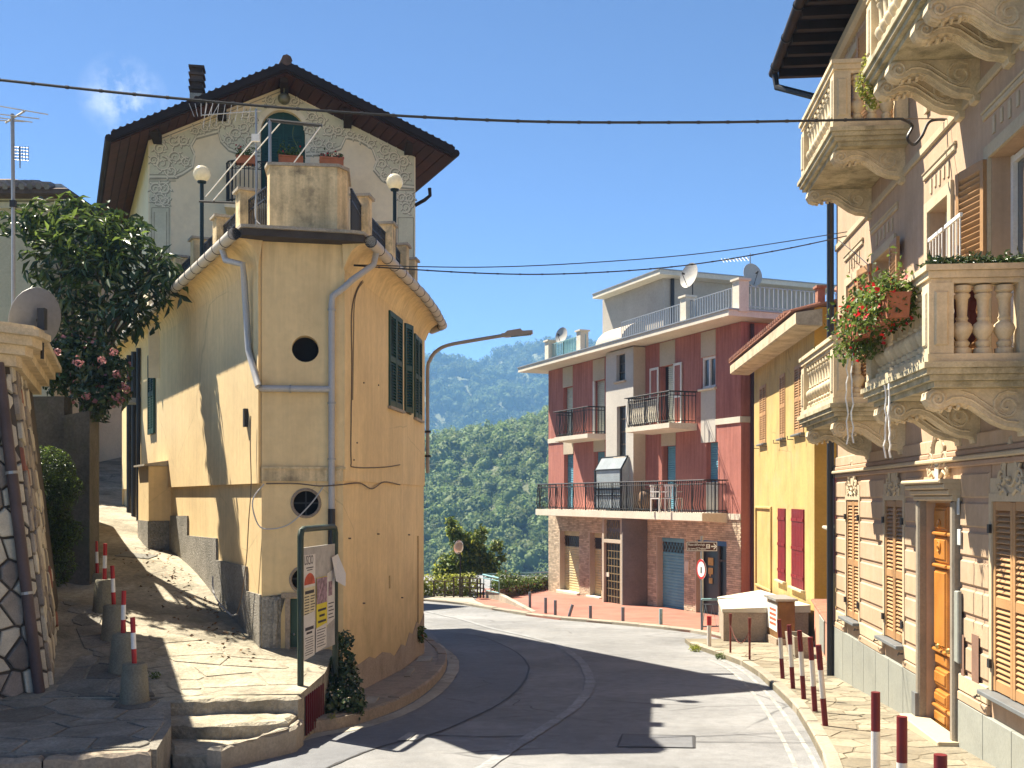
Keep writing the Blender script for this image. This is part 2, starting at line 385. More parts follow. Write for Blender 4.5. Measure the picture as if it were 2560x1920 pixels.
# road sheet
ys = [-8 + i for i in range(70)]
mb = MB(); xs = [-9, -6, -4, -2, 0, 2, 4, 6, 9, 13]
vs = [(x, y, zroad(y)) for y in ys for x in xs]; k = len(xs)
mb.add(vs, [(j * k + i, j * k + i + 1, (j + 1) * k + i + 1, (j + 1) * k + i) for j in range(len(ys) - 1) for i in range(k - 1)])
road = tag(mb.obj('road', M_asph), None, kind='structure')
def cr(P, n=8):
    """Catmull-Rom through 3-D points"""
    P = [Vector(p) for p in P]; Q = [P[0]] + P + [P[-1]]; out = []
    for i in range(1, len(Q) - 2):
        for j in range(n):
            t = j / n; a, b, c, d = Q[i - 1], Q[i], Q[i + 1], Q[i + 2]
            out.append(.5 * ((2 * b) + (c - a) * t + (2 * a - 5 * b + 4 * c - d) * t * t + (3 * b - a - 3 * c + d) * t ** 3))
    return out + [P[-1]]
def ribbon(P, wd, dz, rng=None, jag=0.):
    mb = MB(); n = len(P); vs = []
    for i, p in enumerate(P):
        d = (P[min(i + 1, n - 1)] - P[max(i - 1, 0)]); d.z = 0; d.normalize(); s = Vector((-d.y, d.x, 0))
        a = wd / 2 * (1 + random.uniform(-jag, jag)); b = wd / 2 * (1 + random.uniform(-jag, jag))
        for q in (p + s * a, p - s * b): vs.append((q.x, q.y, zroad(q.y) + dz))
    return mb.add(vs, [(2 * i, 2 * i + 1, 2 * i + 3, 2 * i + 2) for i in range(n - 1)])
def Z6(a, b): return on(600 + .678 * a, 1400 + .678 * b)
arc = cr([Z6(*p) for p in ((700, 262), (870, 280), (1000, 330), (1062, 390), (1040, 460), (960, 530), (840, 590), (720, 640), (520, 690), (340, 760), (150, 860))])
gut = cr([on(*p) for p in ((1092, 1621), (1117, 1646), (1116, 1679), (1077, 1726), (1000, 1777), (885, 1818), (763, 1843), (552, 1898), (430, 1935))])
mb = MB(); n = 60
def res(P, n):
    L = [0]
    for i in range(1, len(P)): L.append(L[-1] + (P[i] - P[i - 1]).length)
    out = []
    for j in range(n + 1):
        t = L[-1] * j / n; i = max(k for k in range(len(L)) if L[k] <= t + 1e-9); i = min(i, len(P) - 2)
        out.append(P[i].lerp(P[i + 1], (t - L[i]) / max(L[i + 1] - L[i], 1e-6)))
    return out
A, G = res(arc, n), res([p + Vector((.22, -.1, 0)) for p in gut], n); vs = []
for a, g in zip(A, G):
    for t in (0, .33, .66, 1): q = g.lerp(a, t); vs.append((q.x, q.y, zroad(q.y) + .004))
mb.add(vs, [(4 * i + j, 4 * i + j + 1, 4 * i + j + 5, 4 * i + j + 4) for i in range(n) for j in range(3)])
mb.obj('asphalt_patch', M_asph2, road)
ribbon(arc, .035, .008, jag=.5).obj('tar_seam', M_tar, road)
ribbon(cr([Z6(*p) for p in ((680, 647), (780, 650), (880, 653), (980, 652), (1080, 650))]), .03, .0082, jag=.5).obj('tar_seam', M_tar, road)
ribbon(cr([Z6(*p) for p in ((690, 190), (800, 215), (920, 250), (1060, 282), (1160, 310), (1235, 355), (1278, 405), (1290, 465), (1245, 535), (1135, 612), (1010, 690), (900, 770), (780, 850))]), .15, .010, jag=.2).obj('center_line', M_paint2, road)
for off in (0, -.2):
    P = cr([on(*p) for p in ((1795, 1648), (1840, 1668), (1880, 1697), (1930, 1748), (1975, 1808), (2020, 1878), (2050, 1940), (2090, 2050))])
    ribbon([p + Vector((off, 0, 0)) for p in P], .05, .0065, jag=.12).obj('edge_line', M_paint_sun, road)
q = [Z6(*p) for p in ((1410, 645), (1672, 650), (1674, 695), (1392, 690))]
mb = MB(); mb.quad(*[(p.x, p.y, zroad(p.y) + .006) for p in q]); mb.obj('asphalt_patch', M_asph2, road)
for i in range(4): ribbon([q[i], q[i].lerp(q[(i + 1) % 4], .5), q[(i + 1) % 4]], .025, .0095, jag=.6).obj('tar_seam', M_tar, road)
ribbon([Z6(1674, 672), Z6(1900, 674), Z6(2110, 676)], .02, .0088, jag=.7).obj('tar_seam', M_tar, road)
for _ in range(7):
    u_ = random.uniform(500, 1700); v_ = random.uniform(250, 740); pts = [Z6(u_, v_)]
    for k_ in range(random.randint(3, 7)): pts.append(pts[-1] + Vector((random.uniform(-.35, .5), random.uniform(-.1, .55), 0)))
    ribbon(cr(pts, 4), .014, .0112, jag=.8).obj('tar_seam', M_tar, road)
for q4 in (((620, 640), (652, 640), (618, 668), (578, 668)), ((655, 645), (690, 646), (650, 670), (622, 668))):
    mb = MB(); mb.quad(*[Vector((p.x, p.y, zroad(p.y) + .0125)) for p in [Z6(*a) for a in q4]]); mb.obj('sun_patch', M_paint_sun, road)  # sunlit gaps in the road shadow, painted on as pale quads

# ---- sheet with skirt helper for raised pavements
def raised(name, poly, top, bottom, m, parent=None):
    mb = MB(); mb.prism(poly, lambda p: (p[0], p[1], bottom(p)), lambda p: (p[0], p[1], top(p))); return mb.obj(name, m, parent)
def kerb_run(P, parent, m, wd, zt, zb, ln=.95, inward=1, gap=.012):
    Q = res(P, max(2, int(sum((P[i + 1] - P[i]).length for i in range(len(P) - 1)) / ln)))
    for i in range(len(Q) - 1):
        a, b = Q[i], Q[i + 1]; d = (b - a); d.z = 0; L = d.length; d.normalize(); s = Vector((-d.y, d.x, 0)) * inward
        a = a + d * gap / 2; b = b - d * gap / 2; mb = MB(); e = .02; j = random.uniform(-.008, .008)
        sec = [(0, zb), (0, zt - e), (e, zt), (wd, zt), (wd, zb)]
        vs = [(*(p + s * u).xy, zroad(p.y) + h + (j if h > 0 else 0)) for p in (a, b) for u, h in sec]
        mb.add(vs, [(i_, (i_ + 1) % 5, (i_ + 1) % 5 + 5, i_ + 5) for i_ in range(5)] + [(4, 3, 2, 1, 0), (5, 6, 7, 8, 9)])
        mb.obj('kerb_stone', m, parent)

# ---- right pavement with crazy paving
WR = lambda y: 3.499 + .0946 * y                      # line of the pink villa's facade
KR = [on(*p) for p in ((1712, 1606), (1725, 1617), (1790, 1640), (1855, 1665), (1898, 1693), (1940, 1732), (1989, 1782), (2024, 1841), (2058, 1910))]
KR += [Vector((1.12 + .17 * y, y, zroad(y))) for y in (8.6, 6.5, 4, 1, -3)]
far = [(6.9, 23.3), (3.9, 23.6)]
polyR = [(p.x, p.y) for p in KR] + [(3.4, -3)] + [(WR(y) + .1, y) for y in (4, 10, 17.2)] + [(7.2, 17.6), (7.2, 24.2)]
pav = tag(raised('pavement', polyR, lambda p: zroad(p[1]) + .085, lambda p: zroad(p[1]) - .3, M_joint), None, kind='structure')
KRs = [p for p in cr(KR[1:], 4)]
kerb_run(KRs, pav, M_kerb, .14, .105, -.2, inward=1)
def kx(y):
    for a, b in zip(KRs, KRs[1:]):
        if b.y <= y <= a.y: return a.x + (b.x - a.x) * (a.y - y) / max(a.y - b.y, 1e-6)
    return KRs[0].x if y > KRs[0].y else KRs[-1].x
rs = random.Random(3)
for y0, y1 in ((5.2, 9), (9, 13), (13, 17.05)):
    bd = [(kx(y0) + .15, y0), (WR(y0) - .02, y0), (WR(y1) - .02, y1), (kx(y1) + .15, y1)]
    for c in crazy(bd, .38, .022, rs):
        h = .092 + rs.uniform(-.002, .003)
        slab_stone(c, lambda p: (p[0], p[1], zroad(p[1]) + .06), lambda p, d: (p[0], p[1], zroad(p[1]) + h + d), .008).obj('paving_stone', M_pave, pav)
for bd in ([(kx(17.1) + .15, 17.1), (5.9, 17.1), (6.3, 20), (kx(20) + .15, 20)], [(kx(20) + .15, 20.0), (6.3, 20.0), (6.5, 23.1), (kx(23) + .15, 23.1)]):
    for c in crazy(bd, .5, .022, rs):
        h = .092 + rs.uniform(-.002, .003)
        slab_stone(c, lambda p: (p[0], p[1], zroad(p[1]) + .06), lambda p, d: (p[0], p[1], zroad(p[1]) + h + d), .008).obj('paving_stone', M_pave, pav)

# ---- left strip of pavement round the nose of the yellow house
KL = cr([on(*p) for p in ((1075, 1608), (1092, 1623), (1115, 1646), (1113, 1679), (1073, 1726), (998, 1773), (885, 1813), (763, 1837), (690, 1856), (640, 1868))], 6)
polyL = [(p.x, p.y) for p in KL] + [(-3.2, 11.6), (-3.2, 20), (-3, 24)]
mbp = MB(); mbp.prism(polyL, lambda p: (p[0], p[1], zroad(p[1]) - .3), lambda p: (p[0], p[1], zroad(p[1]) + .13))
strip = tag(mbp.obj('side_pavement', M_curbd), None, kind='structure')
kerb_run(KL, strip, M_curbd, .16, .15, -.2, inward=-1)
ribbon([p + Vector((.12, -.06, 0)) for p in KL], .2, .0045, jag=.1).obj('gutter_strip', M_conc, strip)
for c in ((905, 1764, 945, 1752), (1010, 1692, 1035, 1680), (1040, 1655, 1080, 1648)):
    a = on(c[0], c[1], .13); b = on(c[2], c[3], .13); mb = MB()
    mb.box(min(a.x, b.x), max(a.x, b.x), min(a.y, b.y), max(a.y, b.y) + .15, a.z - .05, a.z + .012); mb.obj('stone_slab', M_conc, strip)

# ---- alley platform and ramp on the left
CP = [(-5.6, 8.8, -2.17), (-4.36, 9.2, -2.17), (-3.38, 9.3, -2.17), (-3.0, 9.7, -2.2), (-3.95, 11.3, -2.17), (-4.43, 12.3, -1.95), (-4.94, 13.4, -1.74), (-5.47, 14.5, -1.51), (-6.3, 16.5, -1.0),
      (-3.2, 13.8, -1.93), (-6.07, 19.2, -.95), (-5.08, 11.8, -2.1), (-5.4, 11.4, -2.15), (-6.4, 16, -1.33), (-2.29, 11.65, -2.1), (-3.6, 11.4, -2.13), (-2.86, 13.5, -1.99), (-2.2, 13.8, -2.0), (-4.1, 15.5, -1.62),
      (-6.7, 19.6, -.82), (-8.6, 25, -.1), (-8.2, 21, -.46), (-11, 28, .62), (-14.5, 36, 1.6), (-12.3, 36, 1.6), (-17, 38, 1.75), (-11, 39, 1.75), (-5.8, 11.6, -2.1)]
CPa = np.array(CP); _d = np.linalg.norm(CPa[:, None, :2] - CPa[None, :, :2], axis=2)
_A = np.zeros((len(CP) + 3,) * 2); _A[:len(CP), :len(CP)] = _d; _A[:len(CP), len(CP)] = 1; _A[:len(CP), len(CP) + 1:] = CPa[:, :2]; _A[len(CP):, :len(CP)] = _A[:len(CP), len(CP):].T
_w = np.linalg.solve(_A + np.diag([-.25] * len(CP) + [0] * 3), np.concatenate([CPa[:, 2], [0, 0, 0]]))
def zal(x, y):
    d = np.hypot(CPa[:, 0] - x, CPa[:, 1] - y); return float(d @ _w[:len(CP)] + _w[-3] + _w[-2] * x + _w[-1] * y)
M_alley = mat('alley_concrete', (.29, .255, .19, 1), var=.35, vs=1.1, fine=.22, bump=.9, bs=14, bdist=.03, dirt=(.11, .1, .065, 1), da=.95, ds=1.6, speck=.2, crack=(1.3, .03, .8))
def strip_sheet(name, st, n, m, zf, skirt=.7):
    mb = MB(); vs = []
    for (lx, ly), (rx, ry) in st:
        for j in range(n + 1):
            t = j / n; x = lx + (rx - lx) * t; y = ly + (ry - ly) * t; vs.append((x, y, zf(x, y)))
    k = n + 1; S = len(st)
    fs = [(i * k + j, i * k + j + 1, (i + 1) * k + j + 1, (i + 1) * k + j) for i in range(S - 1) for j in range(n)]
    rim = [j for j in range(k)] + [i * k + n for i in range(1, S)] + [(S - 1) * k + j for j in range(n - 1, -1, -1)] + [i * k for i in range(S - 2, 0, -1)]
    base = len(vs); vs += [(vs[i][0], vs[i][1], vs[i][2] - skirt) for i in rim]; r = len(rim)
    fs += [(rim[i], rim[(i + 1) % r], base + (i + 1) % r, base + i) for i in range(r)]
    mb.add(vs, fs); return mb.obj(name, m)
def dens(st, n):
    out = []
    for a, b in zip(st, st[1:]):
        for i in range(n): out.append(tuple((p[0] + (q[0] - p[0]) * i / n, p[1] + (q[1] - p[1]) * i / n) for p, q in zip(a, b)))
    return out + [st[-1]]
pl = strip_sheet('landing', dens([((-7.5, 8.3), (-3.1, 9.42)), ((-7, 10), (-3.25, 10.3)), ((-6.5, 11.3), (-3.6, 11.38))], 4), 14, M_pave2, zal); tag(pl, None, kind='structure')
al = strip_sheet('alley', dens([((-6.5, 11.302), (-2.27, 11.6)), ((-6.6, 12.6), (-2.2, 12.7)), ((-6.9, 13.6), (-2.3, 13.9)), ((-7.2, 15), (-3.4, 15)), ((-7.8, 17), (-4.3, 17)), ((-9.3, 20), (-5.6, 20)), ((-11, 24), (-7.4, 24)), ((-14, 30), (-10, 30)), ((-19, 38), (-8, 38)), ((-22, 44), (-6, 44))], 4), 16, M_alley, zal); tag(al, None, kind='structure')
# steps cut into the landing
def step(z0, z1, pts):
    return rough(pts, z0, z1)
def rough(pts, z0, z1, seg=.1, jit=.014, b=.025):
    """a worn stone block: outline broken into short runs, edges chipped and rounded"""
    P = []
    for i in range(len(pts)):
        a, c = pts[i], pts[(i + 1) % len(pts)]; k = max(1, int(math.dist(a, c) / seg))
        P += [(a[0] + (c[0] - a[0]) * j / k, a[1] + (c[1] - a[1]) * j / k) for j in range(k)]
    cx = sum(p[0] for p in P) / len(P); cy = sum(p[1] for p in P) / len(P); n = len(P); mb = MB(); vs = []
    J = [(random.gauss(0, jit), random.gauss(0, jit), random.uniform(.3, 1.6)) for _ in P]
    area = sum(P[i][0] * P[(i + 1) % n][1] - P[(i + 1) % n][0] * P[i][1] for i in range(n))
    def inn(i, d):
        a, c = P[i - 1], P[(i + 1) % n]; dx, dy = c[0] - a[0], c[1] - a[1]; l = math.hypot(dx, dy) or 1; s = 1 if area > 0 else -1
        return P[i][0] - dy / l * d * s, P[i][1] + dx / l * d * s
    for i, p in enumerate(P): vs.append((p[0], p[1], z0))
    for i, p in enumerate(P): q = inn(i, J[i][0] * .5); vs.append((q[0], q[1], z1 - b * J[i][2]))
    for i, p in enumerate(P): q = inn(i, b * J[i][2] + abs(J[i][1])); vs.append((q[0], q[1], z1 + J[i][1] * .3))
    return mb.add(vs, [(i, (i + 1) % n, (i + 1) % n + n, i + n) for i in range(n)] + [(i + n, (i + 1) % n + n, (i + 1) % n + 2 * n, i + 2 * n) for i in range(n)] + [tuple(range(2 * n, 3 * n))])
M_step = mat('step_stone', (.33, .29, .215, 1), var=.25, vs=1.8, fine=.22, bump=.9, bs=16, bdist=.03, dirt=(.14, .12, .075, 1), da=.9, ds=2., speck=.12)
steps = thing('stone_steps', 'three worn stone steps climbing from the road to the alley landing', 'steps', (-3, 11, -2.6))
step(-2.75, -2.125, [(-3.75, 11.28), (-2.27, 11.42), (-2.26, 11.7), (-3.75, 11.6)]).obj('step', M_step, steps)
step(-2.75, -2.275, [(-3.5, 10.86), (-2.9, 10.8), (-2.28, 10.98), (-2.28, 11.415), (-3.7, 11.275)]).obj('step', M_step, steps)
step(-2.75, -2.42, [(-3.2, 10.2), (-2.86, 10.12), (-2.62, 10.3), (-2.3, 10.975), (-2.9, 10.795), (-3.48, 10.855)]).obj('step', M_step, steps)
step(-2.75, -2.34, [(-2.86, 10.115), (-2.72, 10.1), (-2.2, 11.0), (-2.2, 11.4), (-2.275, 11.41), (-2.275, 10.97), (-2.61, 10.3)]).obj('side_kerb', M_kerb, steps)
# front kerb of landing
P = [Vector((x, y, 0)) for x, y in ((-6.5, 8.52), (-5, 8.92), (-4, 9.17), (-3.12, 9.4))]
for i, (a, b) in enumerate(zip(res(P, 4), res(P, 4)[1:])):
    d = (b - a).normalized(); s = Vector((d.y, -d.x, 0)); mb = MB()
    q = [a + d * .006, b - d * .006, b - d * .006 + s * .14, a + d * .006 + s * .14]
    rough([(p.x, p.y) for p in q], -2.9, -2.185).obj('kerb_stone', M_curbd, pl)
# crazy paving on the shaded side of the alley
for bd, sz in (([(-5.0, 11.45), (-3.8, 11.5), (-4.3, 12.5), (-5.1, 13.0)], .42), ([(-5.15, 13.0), (-4.35, 12.5), (-5.3, 14.6), (-6.2, 14.9)], .45), ([(-5.6, 8.85), (-3.2, 9.45), (-3.35, 10.4), (-5.9, 10.3)], .62), ([(-5.9, 10.32), (-3.35, 10.42), (-3.65, 11.3), (-5.2, 11.4)], .55)):
    for c in crazy(bd, sz, .03, rs):
        h = .012 + rs.uniform(-.003, .006); own = al if bd[0][1] > 11.4 else pl
        slab_stone(c, lambda p: (p[0], p[1], zal(*p) - .05), lambda p, d: (p[0], p[1], zal(*p) + h + d), .008).obj('paving_stone', M_pave2, own)
for bd, sz in (([(-3.6, 11.75), (-2.4, 11.85), (-2.4, 12.7), (-3.9, 12.6)], .6), ([(-4.2, 12.75), (-2.6, 12.8), (-3.2, 13.7), (-4.7, 13.9)], .7)):
    for c in crazy(bd, sz, .03, rs):
        h = .008 + rs.uniform(-.002, .003)
        slab_stone(c, lambda p: (p[0], p[1], zal(*p) - .05), lambda p, d: (p[0], p[1], zal(*p) + h + d), .006).obj('paving_stone', M_step, al)
mb = MB(); a = (-6.55, 17.8); mb.box(a[0], a[0] + .55, a[1], a[1] + .5, 0, .1, lambda s, n, z: Vector((s, n, zal(s, n) - .085 + z))); mb.obj('manhole_cover', mat('iron_cover', (.12, .115, .1, 1), rough=.6, bump=.4, bs=90), al)

# ---- red tile terrace in front of the red building, with its kerb
KT = [on(*p, .0) for p in ((1063, 1503), (1110, 1507), (1161, 1513), (1229, 1525), (1313, 1539), (1398, 1550), (1451, 1554), (1540, 1562), (1635, 1571), (1755, 1585), (1812, 1600))]
tp = [(p.x, p.y) for p in KT][3:] + [(4.9, 23.8), (7.5, 23.9), (8.5, 33), (3, 47), (-1.2, 46.5), (-1.35, 39.9)]
terr = tag(raised('terrace', tp, lambda p: zroad(p[1]) + .05, lambda p: zroad(p[1]) - .5, M_tile), None, kind='structure')
kerb_run(KT, terr, M_kerb, .22, .09, -.3, inward=1, ln=1.1)
sp = [(p.x, p.y) for p in KT[:4]] + [(-1.36, 39.6), (-1.5, 41.2), (-6, 43.5), (-9, 43)]
wk = tag(raised('far_pavement', sp, lambda p: zroad(p[1]) + .07, lambda p: zroad(p[1]) - .5, M_conc), None, kind='structure')
# terrain: village shelf, valley and wooded hills
def zter(x, y):
    sh = zroad(min(y, 44)) - .6
    if y < 44: return sh - max(0, (min(abs(x), 600) - 25)) * .1
    v = -60 + 6 * math.sin(x * .012)
    t = min(1, (y - 44) / 120.); t = t * t * (3 - 2 * t); z = sh + (v - sh) * t
    def hill(cx, cy, hx, hy, h): return h * math.exp(-((x - cx) / hx) ** 2 - ((y - cy) / hy) ** 2)
    nz = 7 * math.sin(x * .031 + y * .017) + 5 * math.sin(x * .06 - y * .041 + 1.3) + 3 * math.sin(x * .11 + y * .09)
    f = min(1, max(0, (y - 130) / 150.))
    z += f * (hill(120, 400, 330, 140, 95) + nz * .45)
    g = min(1, max(0, (y - 450) / 400.))
    z += g * (hill(0, 1500, 2200, 420, 238) + nz * .7 + 7 * math.sin(x * .011 + 2) + 9 * math.sin(x * .021 + y * .013))
    if y > 2500: z += (y - 2500) * -.01
    return z
gx = sorted(set([-3000, -2200, -1600, -1200] + list(range(-900, 901, 25)) + [1200, 1600, 2200, 3000])); gy = sorted(set([-200, -100, -40, 0, 20, 40] + list(range(44, 120, 12)) + list(range(120, 700, 20)) + list(range(700, 2200, 40)) + [2600, 3500, 5000, 8000]))
mb = MB(); k = len(gx)
mb.add([(x, y, zter(x, y)) for y in gy for x in gx], [(j * k + i, j * k + i + 1, (j + 1) * k + i + 1, (j + 1) * k + i) for j in range(len(gy) - 1) for i in range(k - 1)])
terrain = tag(mb.obj('terrain', M_soil, smooth=True), None, kind='structure')
# ================================================================== LEFT: YELLOW CORNER HOUSE AND THE GABLED HOUSE BEHIND IT
M_yel = mat('ochre_plaster', (.81, .60, .31, 1), rough=.9, var=.10, vs=.7, fine=.05, bump=.22, bs=55, dirt=(.64, .46, .24, 1), da=.45, ds=1.1, streak=.08, low=(-2.6, -1.1, '8a7550', .6), top=(2.4, 3.15, '7a6038', .25), crack=(.45, .005, .3))
M_yel2 = mat('ochre_plaster_stained', (.72, .55, .31, 1), rough=.9, var=.2, vs=2.2, fine=.1, bump=.3, bs=40, dirt=(.2, .155, .1, 1), da=.95, ds=2.8, streak=.3)
M_cope = mat('coping_stone', (.38, .33, .26, 1), var=.2, vs=4, fine=.2, bump=.5, bs=50, dirt=(.12, .11, .09, 1), da=.7, ds=4)
M_dslab = mat('slab_edge_dark', (.06, .05, .045, 1), var=.3, vs=4, bump=.4, bs=40)
M_pvc = mat('grey_pvc', (.42, .41, .40, 1), rough=.45, var=.08, vs=3, bump=.05, bs=20, spec=.45, dirt=(.3, .27, .22, 1), da=.5, ds=3)
M_gut = mat('pale_gutter', (.52, .47, .40, 1), rough=.55, var=.12, vs=3, bump=.1, bs=20, dirt=(.3, .26, .2, 1), da=.5, ds=3)
M_iron = mat('black_iron', (.018, .018, .02, 1), rough=.5, var=.2, bump=.1, spec=.45)
M_rough = mat('roughcast_grey', (.27, .25, .215, 1), var=.2, vs=2, fine=.35, bump=1., bs=38, dirt=(.12, .115, .085, 1), da=.7, ds=1.6, bdist=.03)
M_peel = mat('bare_render', (.34, .27, .2, 1), var=.25, vs=2.5, fine=.2, bump=.7, bs=25, dirt=(.2, .16, .12, 1), da=.6, ds=2.5, bdist=.02)
M_green = mat('green_shutter_paint', (.012, .055, .038, 1), rough=.45, var=.15, vs=4, bump=.08, bs=30, spec=.4, rnd=.15)
M_dkglass = glass('dark_glass', '08090a', .35)
M_wood = mat('dark_roof_timber', (.018, .010, .008, 1), rough=.7, var=.3, vs=3, bump=.3, bs=20)
M_woodr = mat('red_brown_soffit', (.05, .017, .012, 1), rough=.7, var=.25, vs=3, bump=.3, bs=20, rnd=.15)
M_cream = mat('gable_cream_plaster', (.84, .71, .49, 1), var=.07, vs=.8, fine=.04, bump=.15, bs=60, dirt=(.48, .39, .27, 1), da=.4, ds=1)
M_fres = mat('fresco_field', (.63, .60, .44, 1), var=.1, vs=2, fine=.06, bump=.1, bs=60)
M_frd = mat('fresco_line', (.36, .33, .24, 1), var=.2, vs=6, fine=.1, bump=.05)
M_frl = mat('fresco_light', (.76, .69, .53, 1), var=.1, vs=6, bump=.05)
M_rtile = mat('roof_tile', (.085, .055, .042, 1), var=.3, vs=5, fine=.2, bump=.4, bs=30, rnd=.25)
M_terra = mat('terracotta', (.34, .12, .06, 1), var=.2, vs=6, bump=.2)
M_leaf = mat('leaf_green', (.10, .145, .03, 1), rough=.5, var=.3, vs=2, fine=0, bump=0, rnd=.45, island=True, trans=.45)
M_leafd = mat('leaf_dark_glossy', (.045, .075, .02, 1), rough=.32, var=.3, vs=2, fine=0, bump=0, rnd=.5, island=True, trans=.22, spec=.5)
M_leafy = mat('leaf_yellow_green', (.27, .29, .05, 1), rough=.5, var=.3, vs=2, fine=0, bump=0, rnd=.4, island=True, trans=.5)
M_red = mat('petal_red', (.5, .015, .02, 1), rough=.6, var=.2, bump=0, rnd=.4, island=True, trans=.3)
M_pink = mat('petal_pink', (.36, .16, .16, 1), rough=.6, var=.2, bump=0, rnd=.4, island=True, trans=.3)
M_white = mat('white_paint', (.72, .70, .66, 1), rough=.55, var=.08, vs=3, bump=.1)
M_steel = mat('galvanised', (.35, .35, .34, 1), rough=.45, metal=.6, var=.1, bump=.1)

_sl = MB(); _sl.add([(0, a, b) for a, b in ((-.5, -.42), (.5, .30), (.5, .42), (-.5, -.30))] + [(1, a, b) for a, b in ((-.5, -.42), (.5, .30), (.5, .42), (-.5, -.30))],
                   [(0, 1, 2, 3), (7, 6, 5, 4), (0, 4, 5, 1), (1, 5, 6, 2), (2, 6, 7, 3), (3, 7, 4, 0)])
_slm = {}
SLATS = {}
def leaf(T, s0, s1, z0, z1, parent, m, pitch=.046, n=.02, th=.04, mid=(.5,), name='shutter', rail=.055, owner=None, cap=300):
    """one louvred shutter leaf: stiles and rails, then each slat"""
    mb = MB(); st = min(rail, (s1 - s0) * .16)
    mb.box(s0, s0 + st, n, n + th, z0, z1, T); mb.box(s1 - st, s1, n, n + th, z0, z1, T)
    zs = [z0 + .045] + [z0 + (z1 - z0) * q for q in mid] + [z1 - .035]
    for q in zs: mb.box(s0 + st, s1 - st, n + .003, n + th - .003, q - .04, q + .04, T)
    o = mb.obj(name, m, parent)
    if m not in _slm: _slm[m] = _sl.mesh('slat', m)
    own = owner or parent; cnt = SLATS.setdefault(own, 0); rest = MB()
    for a, b in zip(zs, zs[1:]):
        k = max(1, int((b - a - .08) / pitch)); h = (b - a - .08) / k
        for i in range(k):
            q = T.mtx(s0 + st, n + th / 2, a + .04 + h * (i + .5)) @ Matrix.Diagonal((s1 - s0 - 2 * st, th * .8, h * 1.12, 1))
            if SLATS[own] < cap: inst('slat', _slm[m], o, q); SLATS[own] += 1
            else: rest.add([q @ Vector(p) for p in _sl.v], _sl.f)
    if rest.v: rest.obj('slats', m, o)['kind'] = 'stuff'
    return o
def swung(T, s, n, ang, hinge_left=True):
    """frame of a leaf hinged at s and swung out of the wall by ang degrees; its own s runs from the hinge"""
    q = T(s, n, 0); a = R(ang); t = T.t if hinge_left else -T.t
    d = t * math.cos(a) + T.n * math.sin(a)
    return Frame((q.x, q.y), (d.x, d.y), flip=not hinge_left)
def porthole(mb, T, cs, cz, r, half, depth=.22, n=0., k=24):
    """fill a square opening round a circular hole and give it a reveal"""
    c = [(cs + r * math.cos(2 * math.pi * i / k), cz + r * math.sin(2 * math.pi * i / k)) for i in range(k)]
    q = []
    for i in range(k):
        a = 2 * math.pi * i / k; f = half / max(abs(math.cos(a)), abs(math.sin(a))); q.append((cs + f * math.cos(a), cz + f * math.sin(a)))
    for i in range(k):
        j = (i + 1) % k
        mb.quad(T(*[c[i][0], n, c[i][1]]), T(q[i][0], n, q[i][1]), T(q[j][0], n, q[j][1]), T(c[j][0], n, c[j][1]))
        mb.quad(T(c[i][0], n, c[i][1]), T(c[j][0], n, c[j][1]), T(c[j][0], n - depth, c[j][1]), T(c[i][0], n - depth, c[i][1]))
def disc(mb, T, cs, cz, r, n, k=24): mb.quad(*[T(cs + r * math.cos(2 * math.pi * i / k), n, cz + r * math.sin(2 * math.pi * i / k)) for i in range(k)])
def bars(mb, T, s0, s1, n, z0, z1, pitch=.11, r=.008, posts=()):
    """iron railing: top and bottom rails, thin bars"""
    for z in (z0 + .05, z1): mb.box(s0, s1, n - .015, n + .015, z - .012, z + .012, T)
    k = max(1, int(abs(s1 - s0) / pitch))
    for i in range(k + 1):
        s = s0 + (s1 - s0) * i / k; mb.box(s - r, s + r, n - r, n + r, z0, z1, T)
    return mb

# ---- corner house
PL, PR, PM, PF, PB = (-3.2, 13.8), (-2.19, 14.0), (-1.80, 17.5), (-1.66, 20.3), (-2.6, 22.5)
fN = Frame(PL, (PR[0] - PL[0], PR[1] - PL[1])); fL = Frame(PL, (.53, -1.)); fR = Frame(PR, (PM[0] - PR[0], PM[1] - PR[1])); fR2 = Frame(PM, (PF[0] - PM[0], PF[1] - PM[1])); fR3 = Frame(PF, (PB[0] - PF[0], PB[1] - PF[1]))
wN = math.dist(PL, PR); wR = math.dist(PR, PM); wR2 = math.dist(PM, PF)
ZT = 3.27; ZB = -3.4
ch = thing('corner_house', 'yellow plastered corner house with a narrow nose and two portholes between alley and road', 'house', (-2.7, 14, -2.6))
mb = MB(); pz = lambda px, py: fN.px(px, py)
P1, P2, P3 = pz(763.5, 872), pz(765, 1258), pz(758, 1449)
d0, d1 = pz(713, 1494), pz(796, 1640)
holes = [(P[0] - .24, P[0] + .24, P[1] - .24, P[1] + .24, .0) for P in (P1, P2, P3)] + [(d0[0], d1[0], d1[1] - .1, d0[1], .12)]
wall(mb, fN, 0, wN, ZB, ZT, holes)
porthole(mb, fN, *P1, .172, .24); porthole(mb, fN, *P2, .165, .24); porthole(mb, fN, *P3, .15, .24)
# left wall, slightly proud above the ledge
zl = fL.px(640, 1209)[1]
wall(mb, fL, -11.6, 0, ZB, zl, (), n=0); mb.quad(fL(-11.6, .05, ZB), fL(-11.6, .05, ZT), fL(-11.6, -5, ZT), fL(-11.6, -5, ZB)); 
wall(mb, fL, -11.6, .03, zl, ZT, [(*sorted((fL.px(384, 900)[0], fL.px(394, 1000)[0])), fL.px(390, 1085)[1], fL.px(390, 885)[1], .15)], n=.05)
mb.quad(fL(-11.6, 0, zl), fL(.03, 0, zl), fL(.03, .05, zl), fL(-11.6, .05, zl))
mb.quad(fL(.03, .05, zl), fL(.03, .05, ZT), fN(0, -.02, ZT), fN(0, -.02, zl))
